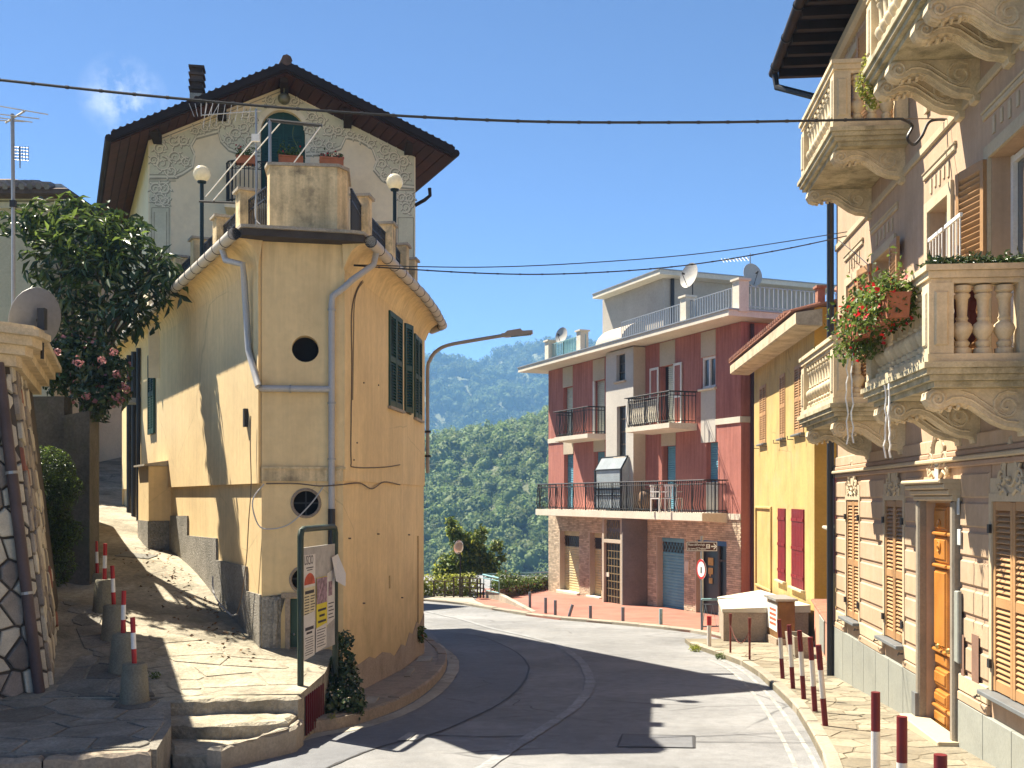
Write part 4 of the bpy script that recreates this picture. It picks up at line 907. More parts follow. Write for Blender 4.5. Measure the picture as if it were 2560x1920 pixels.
for pl_ in (low, lowr):
    P = [G4(*p) for p in pl_]; rib2(DK, P, .035, .035, .0064); rib2(LT, [(p[0], p[1] + .035) for p in P], .03, .03, .0066); rib2(DK, [(p[0], p[1] + .07) for p in P], .018, .018, .0063)
for P in ([(335, 960), (335, 1400)], [(440, 960), (440, 1400)], [(335, 960), (440, 960)], [(318, 800), (480, 800)], [(318, 790), (480, 786)], [(1815, 1020), (1815, 1400)], [(1908, 1020), (1908, 1400)], [(1815, 1020), (1908, 1020)], [(1805, 855), (1915, 858)], [(350, 985), (350, 1400)], [(425, 985), (425, 1400)], [(390, 545), (720, 415)], [(720, 415), (1110, 262)], [(1150, 262), (1500, 425)], [(1540, 445), (1880, 625)]):
    rib2(DK, [G4(*p) for p in P], .018, .018, .0068)
rib2(LT, [(p[0] + (p[0] - dc) * .13, p[1] + (p[1] - zsp) * .13) for p in [(ds[1], zsp - .8)] + archp + [(ds[0], zsp - .8)]], .09, .09, .006)
f1 = DK.obj('fresco_scrolls', M_frd, gh, label='grey green painted leaf scrolls of the gable frieze'); f2 = LT.obj('fresco_highlights', M_frl, gh)
for o in (f1, f2): o['kind'] = 'stuff'
# gable lantern
lq = G4(1130, 300, .3); mb = MB(); mb.lathe([(.01, .12), (.05, .1), (.11, .06), (.12, 0), (.09, -.06), (.03, -.09)], 12, T=lambda p: fG(lq[0] + p.x, .3 + p.y, lq[1] - .03 + p.z)); mb.tube([fG(lq[0], .3, lq[1] + .08), fG(lq[0], .3, lq[1] + .2)], .015, 6); mb.obj('hanging_lantern', mat('lantern_brass', (.12, .11, .06, 1), rough=.3, spec=.6), gh, True)
# balcony of the arched door
bs0, bs1 = G4(772, 900, .7)[0], G4(1492, 900, .7)[0]; zrt = G4(800, 672, .7)[1]; zfl2 = G4(800, 925, .7)[1]
bal = MB().box(bs0, bs1, .01, .72, zfl2 - .1, zfl2, fG).obj('balcony', M_cream, gh)
mb = MB(); mb.prism([(0.01, 0), (.5, 0), (.4, -.12), (.2, -.2), (.01, -.35)], lambda p: fG(bs0 + .15, p[0], zfl2 - .102 + p[1]), lambda p: fG(bs0 + .35, p[0], zfl2 - .102 + p[1])); mb.prism([(0.01, 0), (.5, 0), (.4, -.12), (.2, -.2), (.01, -.35)], lambda p: fG(bs1 - .35, p[0], zfl2 - .102 + p[1]), lambda p: fG(bs1 - .15, p[0], zfl2 - .102 + p[1])); mb.obj('balcony_bracket', M_cream, bal)
def railcurve(path, z0, z1, pitch, m, parent, name='railing', r=.009, bulge=0.):
    """railing along a plan polyline of points"""
    L_ = sum((path[i + 1] - path[i]).length for i in range(len(path) - 1)); Q = res(path, max(2, int(L_ / pitch))); mb = MB()
    for z in (z0 + .06, z1): mb.tube([Vector((p.x, p.y, z)) for p in Q], .014, 6)
    mb.tube([Vector((p.x, p.y, z1 - .14)) for p in Q], .008, 4)
    for i, p in enumerate(Q): mb.tube([Vector((p.x, p.y, z)) for z in (z0, z1)], r * (1.8 if i % 9 == 0 else 1), 4)
    for a, b in zip(Q[::2], Q[2::2]):
        c = (a + b) / 2; d = (b - a) * .45; mb.tube([Vector((c.x + d.x * math.cos(t), c.y + d.y * math.cos(t), z1 - .07 + .055 * math.sin(t))) for t in [k_ * math.pi / 4 for k_ in range(9)]], .006, 4, False)
    return mb.obj(name, m, parent)
cpt = [fG(bs0 + .02, .02, 0), fG(bs0 + .02, .5, 0), fG(bs0 + .08, .63, 0), fG(bs0 + .2, .69, 0), fG(bs1 - .2, .69, 0), fG(bs1 - .08, .63, 0), fG(bs1 - .02, .5, 0), fG(bs1 - .02, .02, 0)]
railcurve(cpt, zfl2, zrt, .075, M_iron, bal)
def flowerbox(T, s0, s1, n0, n1, z0, z1, parent_thing, mleaf, mflower, nl, nf, spread=.25, up=.22, lsize=.06, fs=.05, drop=.0):
    o = thing('flower_box', parent_thing, 'flower box', T((s0 + s1) / 2, (n0 + n1) / 2, z0))
    mb = MB(); mb.prism([(n0 + .015, z0), (n1 - .015, z0), (n1, z1 - .03), (n1 + .012, z1 - .03), (n1 + .012, z1), (n0 - .012, z1), (n0 - .012, z1 - .03), (n0, z1 - .03)], lambda p: T(s0, p[0], p[1]), lambda p: T(s1, p[0], p[1])); mb.obj('pot', M_terra, o)
    def cloud(k, hh):
        P = []; N = []
        for _ in range(k):
            a = random.gauss(0, 1); P.append(T(random.uniform(s0, s1), (n0 + n1) / 2 + random.gauss(0, spread * .5) , z1 + abs(random.gauss(0, hh)) - drop * random.random())); N.append((T.n.x * .5, T.n.y * .5, .6))
        return P, N
    P, N = cloud(nl, up * .6); leaves('foliage', P, N, lsize, mleaf, o, asp=.6)
    if nf: P, N = cloud(nf, up * .62); leaves('blossom', P, N, fs, mflower, o, asp=.9)
    return o
flowerbox(fG, *[G4(x, 690, .62)[0] for x in (845, 958)], .55, .75, *[G4(900, y, .65)[1] for y in (700, 655)], 'red clay flower box on the left end of the gable balcony', M_leaf, M_red, 160, 16, .12, .13)
flowerbox(fG, *[G4(x, 690, .62)[0] for x in (1098, 1245)], .55, .75, *[G4(1170, y, .65)[1] for y in (702, 655)], 'clay flower box with leafy plants before the arched green door', M_leaf, M_red, 260, 10, .12, .16)
flowerbox(fG, *[G4(x, 690, .62)[0] for x in (1342, 1485)], .72, .92, *[G4(1400, y, .8)[1] for y in (715, 665)], 'bright red flower box on the right end of the gable balcony', M_leafd, M_red, 120, 30, .1, .08)

# ---- things on the terrace
M_globe = mat('opal_globe', (.8, .74, .58, 1), rough=.25, var=.05, bump=0, spec=.5, trans=.4)
def globe_lamp(px, py, Y, lab):
    c = at(px, py, Y); o = thing('globe_lamp', lab, 'lamp', (c.x, c.y, ZT + .13), 'globe lamps on the terrace')
    mb = MB(); mb.lathe([(.14 * math.sin(math.pi * i / 12) + .001, -.14 * math.cos(math.pi * i / 12)) for i in range(13)], 16, c=c); mb.obj('globe', M_globe, o, True)
    mb = MB(); mb.lathe([(.05, 0), (.05, .03), (.032, .05), (.032, c.z - .16 - ZT - .13), (.07, c.z - .15 - ZT - .13), (.075, c.z - .12 - ZT - .13)], 10, c=(c.x, c.y, ZT + .13)); mb.obj('post', mat('lamp_green_black', (.012, .022, .02, 1), rough=.4), o, True)
globe_lamp(504.6, 435, 17.9, 'globe lamp on a dark post at the alley side of the roof terrace')
globe_lamp(986.7, 455, 18.3, 'globe lamp on a dark post at the road side of the roof terrace')
# television aerial mast
mY = 14.95; am = thing('aerial_mast', 'thin television aerial mast tied to the terrace parapet', 'aerial', (at(641, 570, mY).x, mY, ZT + .13))
mb = MB(); mb.tube([at(641, 572, mY), at(641, 400, mY), at(640.5, 272, mY)], .014, 6); mb.obj('mast', M_steel, am)
mb = MB(); c = at(640, 347, mY); mb.box(c.x - .05, c.x + .06, c.y - .06, c.y - .02, c.z - .05, c.z + .05); mb.obj('amplifier_box', M_white, am)
mb = MB(); b0_ = at(640, 278, mY); d = Vector((-.75, .25, .04)); mb.tube([b0_ + d * -.1, b0_ + d * 1.1], .008, 5)
for i in range(9): p = b0_ + d * (i / 8 * 1.05); l = .09 + .012 * i; mb.tube([p - Vector((.02, 0, l)), p + Vector((.02, .02, l))], .0035, 4)
for i in range(6): p = b0_ + d * 1.08 + Vector((.05 * (i - 2.5), 0, -.02)); mb.tube([p, p + Vector((.035 * (i - 2.5), .05, .2))], .0045, 4)
mb.obj('aerial', M_pvc, am)
cb = [at(641, 470, mY), at(638, 520, mY), at(640, 548, mY), at(650, 560, mY - .05)]; wire(cb, .008, M_white, am)
# clothes rack on the parapet
rY = 14.7; ck = thing('clothes_rack', 'metal clothes line rack with white cords above the parapet', 'clothes rack', (at(675, 410, rY).x, rY, ZT + .13))
C4 = lambda a, b, Y=rY: at(240 + .416 * a, 120 + .416 * b, Y)
mb = MB(); mb.tube([C4(1045, 712), C4(1045, 430)], .022, 6); mb.obj('post', M_steel, ck)
mb = MB(); mb.tube([C4(1030, 432), C4(1358, 466)], .022, 6); mb.tube([C4(1085, 445, rY + .4), C4(1340, 470, rY + .4)], .014, 6); mb.obj('top_bar', M_iron, ck)
mb = MB(); mb.tube([C4(620, 921, 16.5), C4(880, 932, 16.5)], .018, 6); mb.obj('lower_bar', M_iron, ck)
for a, b, ya, yb in (((1105, 455), (705, 915), rY, 16.5), ((1030, 450), (660, 893), rY, 16.5), ((1350, 470), (1175, 708), rY, rY + .05)):
    mb = MB(); mb.tube(res([C4(*a, ya), C4(*b, yb)], 6), .009, 5); mb.obj('cord', M_white, ck)
mb = MB(); mb.tube(cr([C4(1190, 470), C4(1182, 530), C4(1210, 590), C4(1225, 630)]), .007, 5); mb.obj('loose_cord', M_leafd, ck)
# ================================================================== RIGHT: PINK VILLA WITH STONE BALCONIES
M_pink_w = mat('villa_pink_plaster', (.44, .305, .20, 1), var=.09, vs=1.2, fine=.05, bump=.2, bs=60, dirt=(.5, .37, .28, 1), da=.5, ds=1.5, streak=.1, crack=(.5, .006, .35))
M_groove = mat('villa_groove', (.39, .265, .18, 1), var=.1, vs=2, bump=.15)
M_blk = mat('villa_rusticated_plaster', (.44, .315, .205, 1), var=.09, vs=1.5, fine=.05, bump=.2, bs=50, dirt=(.52, .38, .29, 1), da=.5, ds=2, streak=.08, rnd=.03)
M_frame = mat('villa_cream_trim', (.47, .38, .255, 1), var=.08, vs=2, bump=.15, bs=50, dirt=(.5, .42, .3, 1), da=.4, ds=3)
M_stone = mat('balcony_stone', (.60, .49, .32, 1), var=.14, vs=3, fine=.08, bump=.3, bs=45, dirt=(.33, .28, .19, 1), da=.7, ds=2.6, streak=.1)
M_stoned = mat('balcony_stone_mossy', (.43, .37, .24, 1), var=.25, vs=4, fine=.15, bump=.4, bs=40, dirt=(.10, .1, .05, 1), da=.9, ds=3.2)
M_corb = mat('corbel_stone', (.60, .49, .32, 1), var=.18, vs=3, fine=.12, bump=.4, bs=40, dirt=(.27, .22, .15, 1), da=.7, ds=4)
M_slate = mat('slate_plinth', (.26, .27, .24, 1), rough=.6, var=.12, vs=2, fine=.08, bump=.2, bs=20, rnd=.07, dirt=(.2, .2, .17, 1), da=.6, ds=2)
M_dstone = mat('door_stone', (.25, .215, .165, 1), rough=.7, var=.2, vs=3, fine=.12, bump=.3, dirt=(.14, .12, .09, 1), da=.5, ds=3)
M_sill = mat('slate_sill', (.14, .15, .155, 1), rough=.5, var=.15, vs=3, bump=.15)
M_shut = mat('shutter_tan_wood', (.38, .215, .095, 1), rough=.55, var=.12, vs=3, fine=.08, bump=.1, bs=30, rnd=.08)
M_doorw = mat('varnished_door_wood', (.42, .17, .03, 1), rough=.35, var=.18, vs=4, fine=.1, bump=.1, bs=30, spec=.5)
M_sgl = mat('villa_glass', (.07, .08, .085, 1), rough=.08, var=.1, bump=.02, bs=2, spec=.8)
fV = Frame((WR(17.0), 17.0), (-.0946, -1.)); 
sY = lambda Y: (17.0 - Y) * math.hypot(1, .0946)
def VS(px, n=0.): return fV.px(px, 1243, n)[0]
vi = thing('pink_villa', 'pink plastered villa with carved stone balconies and tan louvred shutters', 'house', (WR(11), 11, -2.6))
ZS, ZE = .42, 7.05
W1, W2, W3 = (VS(2120), VS(2151)), (VS(2216), VS(2262)), (VS(2487), VS(2487) + .98)
D0, D1 = VS(2316), VS(2396)
zw0, zw1 = -1.78, -.04; zdb = -2.62
up = lambda s0, s1, f, z0=.98, z1=3.15: (s0, s1, z0 + f * 3.28, z1 + f * 3.28, .22)
UO = []
for f in (0, 1): UO += [up(W1[0] + .02, W1[1], f, 1.75), up(sY(14.45), sY(13.5), f), up(VS(2325), VS(2376), f, 1.0), up(VS(2479), VS(2479) + .95, f)]
S1 = sY(3.5)
mb = MB(); wall(mb, fV, 0, S1, -3.4, ZS, [(*W1, zw0, zw1, .14), (*W2, zw0, zw1, .14), (*W3, zw0, zw1, .14), (D0, D1, zdb, -.06, .16)]); wall(mb, fV, 0, S1, ZS, ZE, UO)
mb.quad(fV(0, 0, -3.4), fV(0, 0, ZE), fV(0, -9, ZE), fV(0, -9, -3.4)); mb.quad(fV(S1, 0, -3.4), fV(S1, 0, ZE), fV(S1, -9, ZE), fV(S1, -9, -3.4)); mb.quad(fV(0, -9, -3.4), fV(S1, -9, -3.4), fV(S1, -9, ZE), fV(0, -9, ZE))
mb.obj('wall', M_pink_w, vi)
# rusticated blocks of the ground floor
fr_ = .075
segs = [(.02, W1[0] - fr_), (W1[1] + fr_, W2[0] - fr_), (W2[1] + fr_, D0 - .14), (D1 + .12, W3[0] - fr_ - .02), (W3[1] + fr_, S1 - .1)]
for a, b in segs: MB().box(a - .015, b + .015, .001, .006, -1.96, .3, fV).obj('groove_band', M_groove, vi)
zc = [-1.74 + i * .285 for i in range(8)]
for a, b in segs:
    for z0_, z1_ in zip(zc, zc[1:]): MB().bev(a, b, .003, .024, z0_ + .022, z1_ - .022, .016, fV).obj('plaster_block', M_blk, vi)
    for z0_, z1_, n_ in ((-1.93, -1.765, .04), (-2.03, -1.94, .05)): MB().bev(a, b, .003, n_, z0_, z1_, .01, fV).obj('base_mould', M_frame if n_ < .045 else M_blk, vi)
# cornice mouldings above the ground floor
for z0_, z1_, n_, m in ((.30, .36, .05, M_groove), (.36, .41, .085, M_frame), (.41, .47, .05, M_groove), (.47, .62, .03, M_blk)):
    mb = MB(); mb.bev(0, S1, .002, n_, z0_ + .001, z1_ - .001, .012, fV); mb.obj('cornice', m, vi)
# slate plinth slabs
for a, b in ((.0, D0 - .13), (D1 + .12, S1)):
    n_ = max(1, round((b - a) / .72)); h = (b - a) / n_
    for i in range(n_): MB().bev(a + i * h + .004, a + (i + 1) * h - .004, .002, .045, -3.2, -2.035, .006, fV).obj('plinth_slab', M_slate, vi)
# ground windows: painted surround, shutters, sill, crest
def stroke(mb, T, P, r, n, k=5): mb.tube([T(p[0], n, p[1]) for p in P], r, k, False)
def spiral(c, r, d, a0, turns=1.4, N=14): return [(c[0] + r * (1 - .85 * i / N) * math.cos(a0 + d * turns * 2 * math.pi * i / N), c[1] + r * (1 - .85 * i / N) * math.sin(a0 + d * turns * 2 * math.pi * i / N)) for i in range(N + 1)]
def crest(T, s, z, w, h, parent, n=.03):
    mb = MB(); oval = [(s + w * .16 * math.cos(t), z + h * .45 + h * .2 * math.sin(t)) for t in [2 * math.pi * i / 14 for i in range(15)]]
    mb.prism(oval[:-1], lambda p: T(p[0], .004, p[1]), lambda p: T(p[0], n, p[1])); stroke(mb, T, [(s + (p[0] - s) * 1.45, z + h * .45 + (p[1] - z - h * .45) * 1.4) for p in oval], .016, n)
    for d in (1, -1):
        stroke(mb, T, spiral((s + d * w * .33, z + h * .3), w * .14, d, 0 if d > 0 else math.pi), .018, n); stroke(mb, T, spiral((s + d * w * .42, z + h * .12), w * .1, -d, 1.5), .015, n)
        stroke(mb, T, [(s + d * w * .1, z + h * .02), (s + d * w * .25, z + h * .12), (s + d * w * .45, z + h * .05), (s + d * w * .52, z + h * .2)], .018, n); stroke(mb, T, [(s + d * w * .3, z + h * .45), (s + d * w * .22, z + h * .62), (s + d * w * .1, z + h * .8), (s, z + h)], .018, n)
        stroke(mb, T, [(s + d * w * .3, z + h * .45), (s + d * w * .36, z + h * .55), (s + d * w * .28, z + h * .6)], .014, n)
    mb.lathe([(.005, 0), (.03, .01), (.03, .03), (.005, .05)], 8, T=lambda p: T(s + p.x, p.z, z + h + p.y)); mb.lathe([(.005, 0), (.025, .01), (.025, .03), (.005, .05)], 8, T=lambda p: T(s + p.x, p.z + n, z + h * .3 + p.y))
    return mb.obj('stucco_crest', M_frame, parent, True)
def surround(T, s0, s1, z0, z1, w_, n, m, parent, top=True, name='window_surround'):
    mb = MB(); mb.box(s0 - w_, s0 - .001, .002, n, z0 - w_ * .0, z1 + w_, T); mb.box(s1 + .001, s1 + w_, .002, n, z0, z1 + w_, T); mb.box(s0 - .001, s1 + .001, .002, n - .001, z1 + .001, z1 + w_, T); return mb.obj(name, m, parent)
for i, (a, b) in enumerate((W1, W2, W3)):
    surround(fV, a, b, zw0, zw1, fr_, .03, M_frame, vi); mb = MB(); mb.box(a - .05, b + .05, .002, .024, zw1 + fr_ + .002, zw1 + fr_ + .14, fV); mb.obj('lintel_panel', M_frame, vi)
    c = (a + b) / 2
    leaf(fV, a + .004, c - .003, zw0 + .01, zw1 - .006, vi, M_shut, pitch=.047, n=-.03, mid=(.47,), owner=vi, th=.045); leaf(fV, c + .003, b - .004, zw0 + .01, zw1 - .006, vi, M_shut, pitch=.047, n=-.03, mid=(.47,), owner=vi, th=.045)
    mb = MB(); mb.quad(*[fV(x, -.135, z) for x, z in ((a, zw0), (b, zw0), (b, zw1), (a, zw1))]); mb.obj('window_pane', M_sgl, vi)
    mb = MB(); mb.bev(a - .1, b + .1, -.05, .13, zw0 - .045, zw0 - .003, .006, fV); mb.obj('window_sill', M_sill, vi)
    crest(fV, c, zw1 + fr_ - .02, .62, .5, vi)
    for s_ in (a - .02, b + .02):
        for z_ in (zw0 + .25, zw1 - .25): MB().box(s_ - .03, s_ + .03, .03, .055, z_ - .04, z_ + .04, fV).obj('hinge', M_iron, vi)
    for s_ in (a - .28, b + .05):
        if s_ > .05: mb = MB(); mb.tube([fV(s_, .03, zw0 - .1), fV(s_ + .02, .1, zw0 - .1), fV(s_ + .1, .12, zw0 - .1), fV(s_ + .16, .12, zw0 - .06)], .008, 5); mb.obj('shutter_catch', M_iron, vi)
# street door
zD = -.06; mb = MB(); n_ = .09
mb.bev(D0 - .12, D0 - .001, .002, n_, zdb, zD + .02, .02, fV); mb.bev(D1 + .001, D1 + .11, .002, n_, zdb, zD + .02, .02, fV); mb.obj('door_surround', M_dstone, vi)
for z0_, z1_, nn in ((zD + .021, zD + .08, .11), (zD + .081, zD + .14, .15), (zD + .141, zD + .20, .20), (zD + .201, zD + .245, .24)): MB().bev(D0 - .12 - nn * .2, D1 + .11 + nn * .2, .002, nn, z0_, z1_, .015, fV).obj('door_hood', M_frame, vi)
mb = MB(); mb.box(D0 - .16, D0 - .01, .002, .12, zdb, -2.2, fV); mb.obj('door_base', M_sill, vi)
nd = -.1; dw = (D1 - D0); mb = MB(); mb.box(D0, D1, nd - .04, nd, zdb, zD - .002, fV); dr2 = mb.obj('door', M_doorw, vi)
for i in range(2):
    a = D0 + .02 + i * dw / 2; b = D0 + dw / 2 - .015 + i * dw / 2
    for z0_, z1_ in ((-2.5, -2.32), (-2.28, -2.12), (-2.08, -1.88), (-1.84, -1.72), (-1.66, -.78), (-.72, -.42), (-.38, -.1)):
        m2 = MB(); m2.bev(a + .03, b - .03, nd + .001, nd + .03, z0_, z1_, .018, fV); m2.obj('door_panel', M_doorw, dr2)
        m2 = MB(); m2.bev(a + .07, b - .07, nd + .031, nd + .045, z0_ + .04, z1_ - .04, .01, fV)
        if z1_ - z0_ > .14: m2.obj('panel_mould', M_doorw, dr2)
    for z in (-1.68, -.75, -.4, -2.3): MB().bev(a + .01, b - .01, nd + .001, nd + .06, z - .02, z + .02, .012, fV).obj('door_rail', M_doorw, dr2)
    m2 = MB(); m2.lathe([(.004, 0), (.012, .01), (.012, .03), (.032, .045), (.035, .06), (.02, .08), (.003, .085)], 10, T=lambda p: fV((a + b) / 2 + (.1 if i == 0 else -.1) + p.x, nd + .03 + p.z, -1.62 + p.y)); m2.obj('door_knob', mat('brass', (.55, .38, .12, 1), rough=.25, metal=.8, var=.05, bump=0), dr2, True)
    m2 = MB(); stroke(m2, fV, spiral(((a + b) / 2, -.3), .06, 1, 0), .012, nd + .05); stroke(m2, fV, spiral(((a + b) / 2, -.55), .07, -1, 2), .014, nd + .05); m2.obj('carving', M_doorw, dr2, True)
MB().bev(D0 - .18, D1 + .16, -.02, .25, -2.64, -2.46, .01, fV).obj('door_step', M_frame, vi)
crest(fV, (D0 + D1) / 2, zD + .26, .7, .62, vi, .04)
M_plq = mat('plaque_pale_blue', (.5, .53, .52, 1), rough=.4, var=.1, bump=.05)
def zpx(py, Y): return (HY - py) / F * Y
for px, py, w_, h_ in ((2352, 1190, .13, .3), (2406, 1266, .07, .17), (2409, 1343, .1, .16)):
    s_, z_ = fV.px(px, py); MB().bev(s_ - w_ / 2, s_ + w_ / 2, .037, .05, z_ - h_ / 2, z_ + h_ / 2, .004, fV).obj('plaque', M_plq, vi)
s_, z_ = fV.px(2408, 1567); MB().bev(s_ - .07, s_ + .07, .037, .075, z_ - .36, z_ + .36, .01, fV).obj('letter_box', M_slate, vi)
M_patch = mat('paint_patch_brown', (.2, .115, .08, 1), var=.12, vs=4, bump=.1)
for px, py, w_, h_ in ((2416, 1656, .09, .55), (2448, 1711, .2, .95)):
    s_, z_ = fV.px(px, py); MB().box(s_ - w_ / 2, s_ + w_ / 2, .0365, .039, max(z_ - h_ / 2, -2.02), z_ + h_ / 2, fV).obj('paint_patch', M_patch, vi)
# upper floors: painted frames, panes, shutters
for (a, b, z0_, z1_, d_) in UO:
    surround(fV, a, b, z0_, z1_, .12, .035, M_frame, vi)
    mb = MB(); mb.quad(*[fV(x, -.215, z) for x, z in ((a, z0_), (b, z0_), (b, z1_), (a, z1_))]); mb.obj('window_pane', M_sgl, vi)
    mb = MB(); c = (a + b) / 2
    for x in (a + .03, c, b - .03): mb.box(x - .03, x + .03, -.213, -.17, z0_, z1_, fV)
    for z in (z0_ + .04, z1_ - .04, z0_ + (z1_ - z0_) * .35): mb.box(a, b, -.213, -.172, z - .03, z + .03, fV)
    mb.obj('casement', M_white, vi)
    for k_ in range(5):                                        # painted drip pendants under the upper moulding
        x = a - .02 + (b - a + .04) * (k_ + .5) / 5; mb = MB(); mb.box(x - .03, x + .03, .002, .012, z1_ + .2 + .03 * (k_ % 2), z1_ + .36, fV); mb.obj('painted_pendant', M_frame, vi)
    mb = MB(); mb.bev(a - .2, b + .2, .002, .025, z1_ + .40, z1_ + .46, .01, fV); mb.bev(a - .22, b + .22, .002, .035, z1_ + .461, z1_ + .49, .01, fV); mb.obj('window_hood', M_frame, vi)
for f in (0, 1):
    dz = f * 3.28
    leaf(fV, W1[0] + .024, (W1[0] + W1[1]) / 2 + .008, 1.76 + dz, 3.14 + dz, vi, M_shut, n=-.03, owner=vi); leaf(fV, (W1[0] + W1[1]) / 2 + .014, W1[1] - .004, 1.76 + dz, 3.14 + dz, vi, M_shut, n=-.03, owner=vi)
    a, b = sY(14.45), sY(13.5)
    sw = swung(fV, a - .02, .05, 172); leaf(sw, .02, .5, .99 + dz, 3.14 + dz, vi, M_shut, n=-.02, owner=vi)
    sw = swung(fV, b + .02, .05, 176, False); leaf(sw, .02, .5, .99 + dz, 3.14 + dz, vi, M_shut, n=-.02, owner=vi)
    a, b = VS(2479), VS(2479) + .95
    sw = swung(fV, a - .01, .05, 168); leaf(sw, .01, .5, .99 + dz, 3.14 + dz, vi, M_shut, n=-.02, owner=vi, pitch=.055)
    sw = swung(fV, b + .02, .05, 177, False); leaf(sw, .02, .5, .99 + dz, 3.14 + dz, vi, M_shut, n=-.02, owner=vi, pitch=.055)
# string between first and second floor
for z in (3.86,):
    MB().bev(0, S1, .002, .03, z, z + .10, .012, fV).obj('string_course', M_frame, vi)
# balconies
_bp = [(.075, 0), (.075, .045), (.05, .06), (.062, .085), (.062, .1), (.042, .12), (.078, .18), (.088, .215), (.075, .25), (.045, .275), (.045, .285), (.052, .30), (.04, .32), (.046, .42), (.05, .46), (.066, .48), (.066, .5), (.05, .51), (.075, .53), (.075, .57)]
_b = MB(); _b.lathe(_bp, 12); BAL = _b.mesh('baluster', M_stone, True)
_cp = [(.0, .0), (.80, .0), (.845, -.03), (.855, -.09), (.82, -.15), (.76, -.175), (.70, -.16), (.64, -.125), (.56, -.12), (.47, -.15), (.38, -.215), (.29, -.28), (.19, -.325), (.1, -.335), (.06, -.35), (.05, -.40), (.0, -.41)]
_c = MB(); _c.prism(_cp, lambda p: (-.075, -p[0], p[1]), lambda p: (.075, -p[0], p[1]))
TT = lambda a: (lambda s, n, z: Vector((a, -s, z)))
for sg in (-1, 1):
    for C, r_, d_, a0 in (((.755, -.085), .075, 1, 0.), ((.19, -.15), .13, -1, 2.2)): _c.tube([(sg * .078, -p[0], p[1]) for p in spiral(C, r_, d_, a0, 1.7, 18)], .014, 5, False)
    _c.tube([(sg * .078, -p[0], p[1] + .05) for p in _cp[6:14]], .012, 5, False); _c.tube([(sg * .078, -p[0], p[1] + .1) for p in _cp[8:13]], .009, 5, False)
for x in (-.035, 0, .035): _c.tube([(x, -p[0], p[1]) for p in _cp[4:15]], .017, 5, False)
for k_ in range(5): _c.tube([(-.06, -.72 + .07 * k_, -.17 + .012 * k_), (0, -.71 + .07 * k_, -.19 + .012 * k_), (.06, -.72 + .07 * k_, -.17 + .012 * k_)], .016, 5)
CORB = _c.mesh('corbel', M_corb, True)
PJ = .87
def balcony(y0, y1, zb, lab, corb):
    """y0 near end, y1 far end along the street"""
    a, b = sY(y1), sY(y0)
    MB().box(a + .06, b - .06, .002, PJ - .05, zb, zb + .05, fV)
    mb = MB()
    for z0_, z1_, o in ((0, .05, -.05), (.052, .1, 0.), (.102, .15, .035), (.152, .2, .06)): mb.box(a - o, b + o, .004, PJ + o, zb + z0_, zb + z1_, fV)
    bo = mb.obj('balcony', M_stoned, vi, label=lab)
    MB().box(a - .02, b + .02, .006, PJ + .02, zb + .201, zb + .27, fV).obj('base_rail', M_stone, bo)
    zr = zb + .86
    for s_, n_ in ((a + .09, PJ - .09), (b - .09, PJ - .09), (a + .07, .08), (b - .07, .08)):
        w_ = .1 if n_ > .2 else .07
        m2 = MB(); m2.box(s_ - w_, s_ + w_, n_ - w_, n_ + w_, zb + .272, zr, fV); p_ = m2.obj('pedestal', M_stone, bo)
        if n_ > .2:
            for T2, c_ in ((fV, None),):
                m2 = MB(); m2.bev(s_ - .055, s_ + .055, n_ + w_ - .002, n_ + w_ + .016, zb + .34, zr - .07, .012, fV); m2.obj('pedestal_panel', M_stone, p_)
                side = Frame(fV(s_ + w_, n_, 0).xy, (fV.n.x, fV.n.y), flip=True) if s_ > (a + b) / 2 else None
                if side: m2 = MB(); m2.bev(-.055, .055, -.002, .016, zb + .34, zr - .07, .012, side); m2.obj('pedestal_panel', M_stone, p_)
    k_ = max(3, round((b - a - .4) / .19))
    for i in range(k_): inst('baluster', BAL, bo, fV.mtx(a + .2 + (b - a - .4) * (i + .5) / k_, PJ - .09, zb + .275))
    k2 = 3
    for s_ in (a + .09, b - .09):
        for i in range(k2): inst('baluster', BAL, bo, fV.mtx(s_, .16 + (PJ - .36) * (i + .5) / k2, zb + .275))
    for z0_, z1_, o in ((0, .04, -.01), (.042, .1, .015), (.102, .15, .04)):
        m2 = MB(); m2.box(a - o, b + o, PJ - .19 - o, PJ + o, zr + z0_, zr + z1_, fV); m2.box(a - o, a + .19 + o, .005, PJ - .192 - o, zr + z0_, zr + z1_, fV); m2.box(b - .19 - o, b + o, .005, PJ - .192 - o, zr + z0_, zr + z1_, fV); m2.obj('handrail', M_stone, bo)
    for y in corb: inst('corbel', CORB, bo, fV.mtx(sY(y), 0.0, zb - .002))
    return bo
balcony(12.8, 15.0, .92, 'first floor balcony farther along the street', (14.75, 13.05))
balcony(8.9, 11.1, .92, 'first floor balcony nearest the camera with flower boxes', (10.85, 10.4, 9.15))
balcony(12.8, 15.0, 4.2, 'second floor balcony farther along the street', (14.75, 13.05))
balcony(8.9, 11.1, 4.2, 'second floor balcony nearest the camera', (10.85, 10.4, 9.5, 9.1))
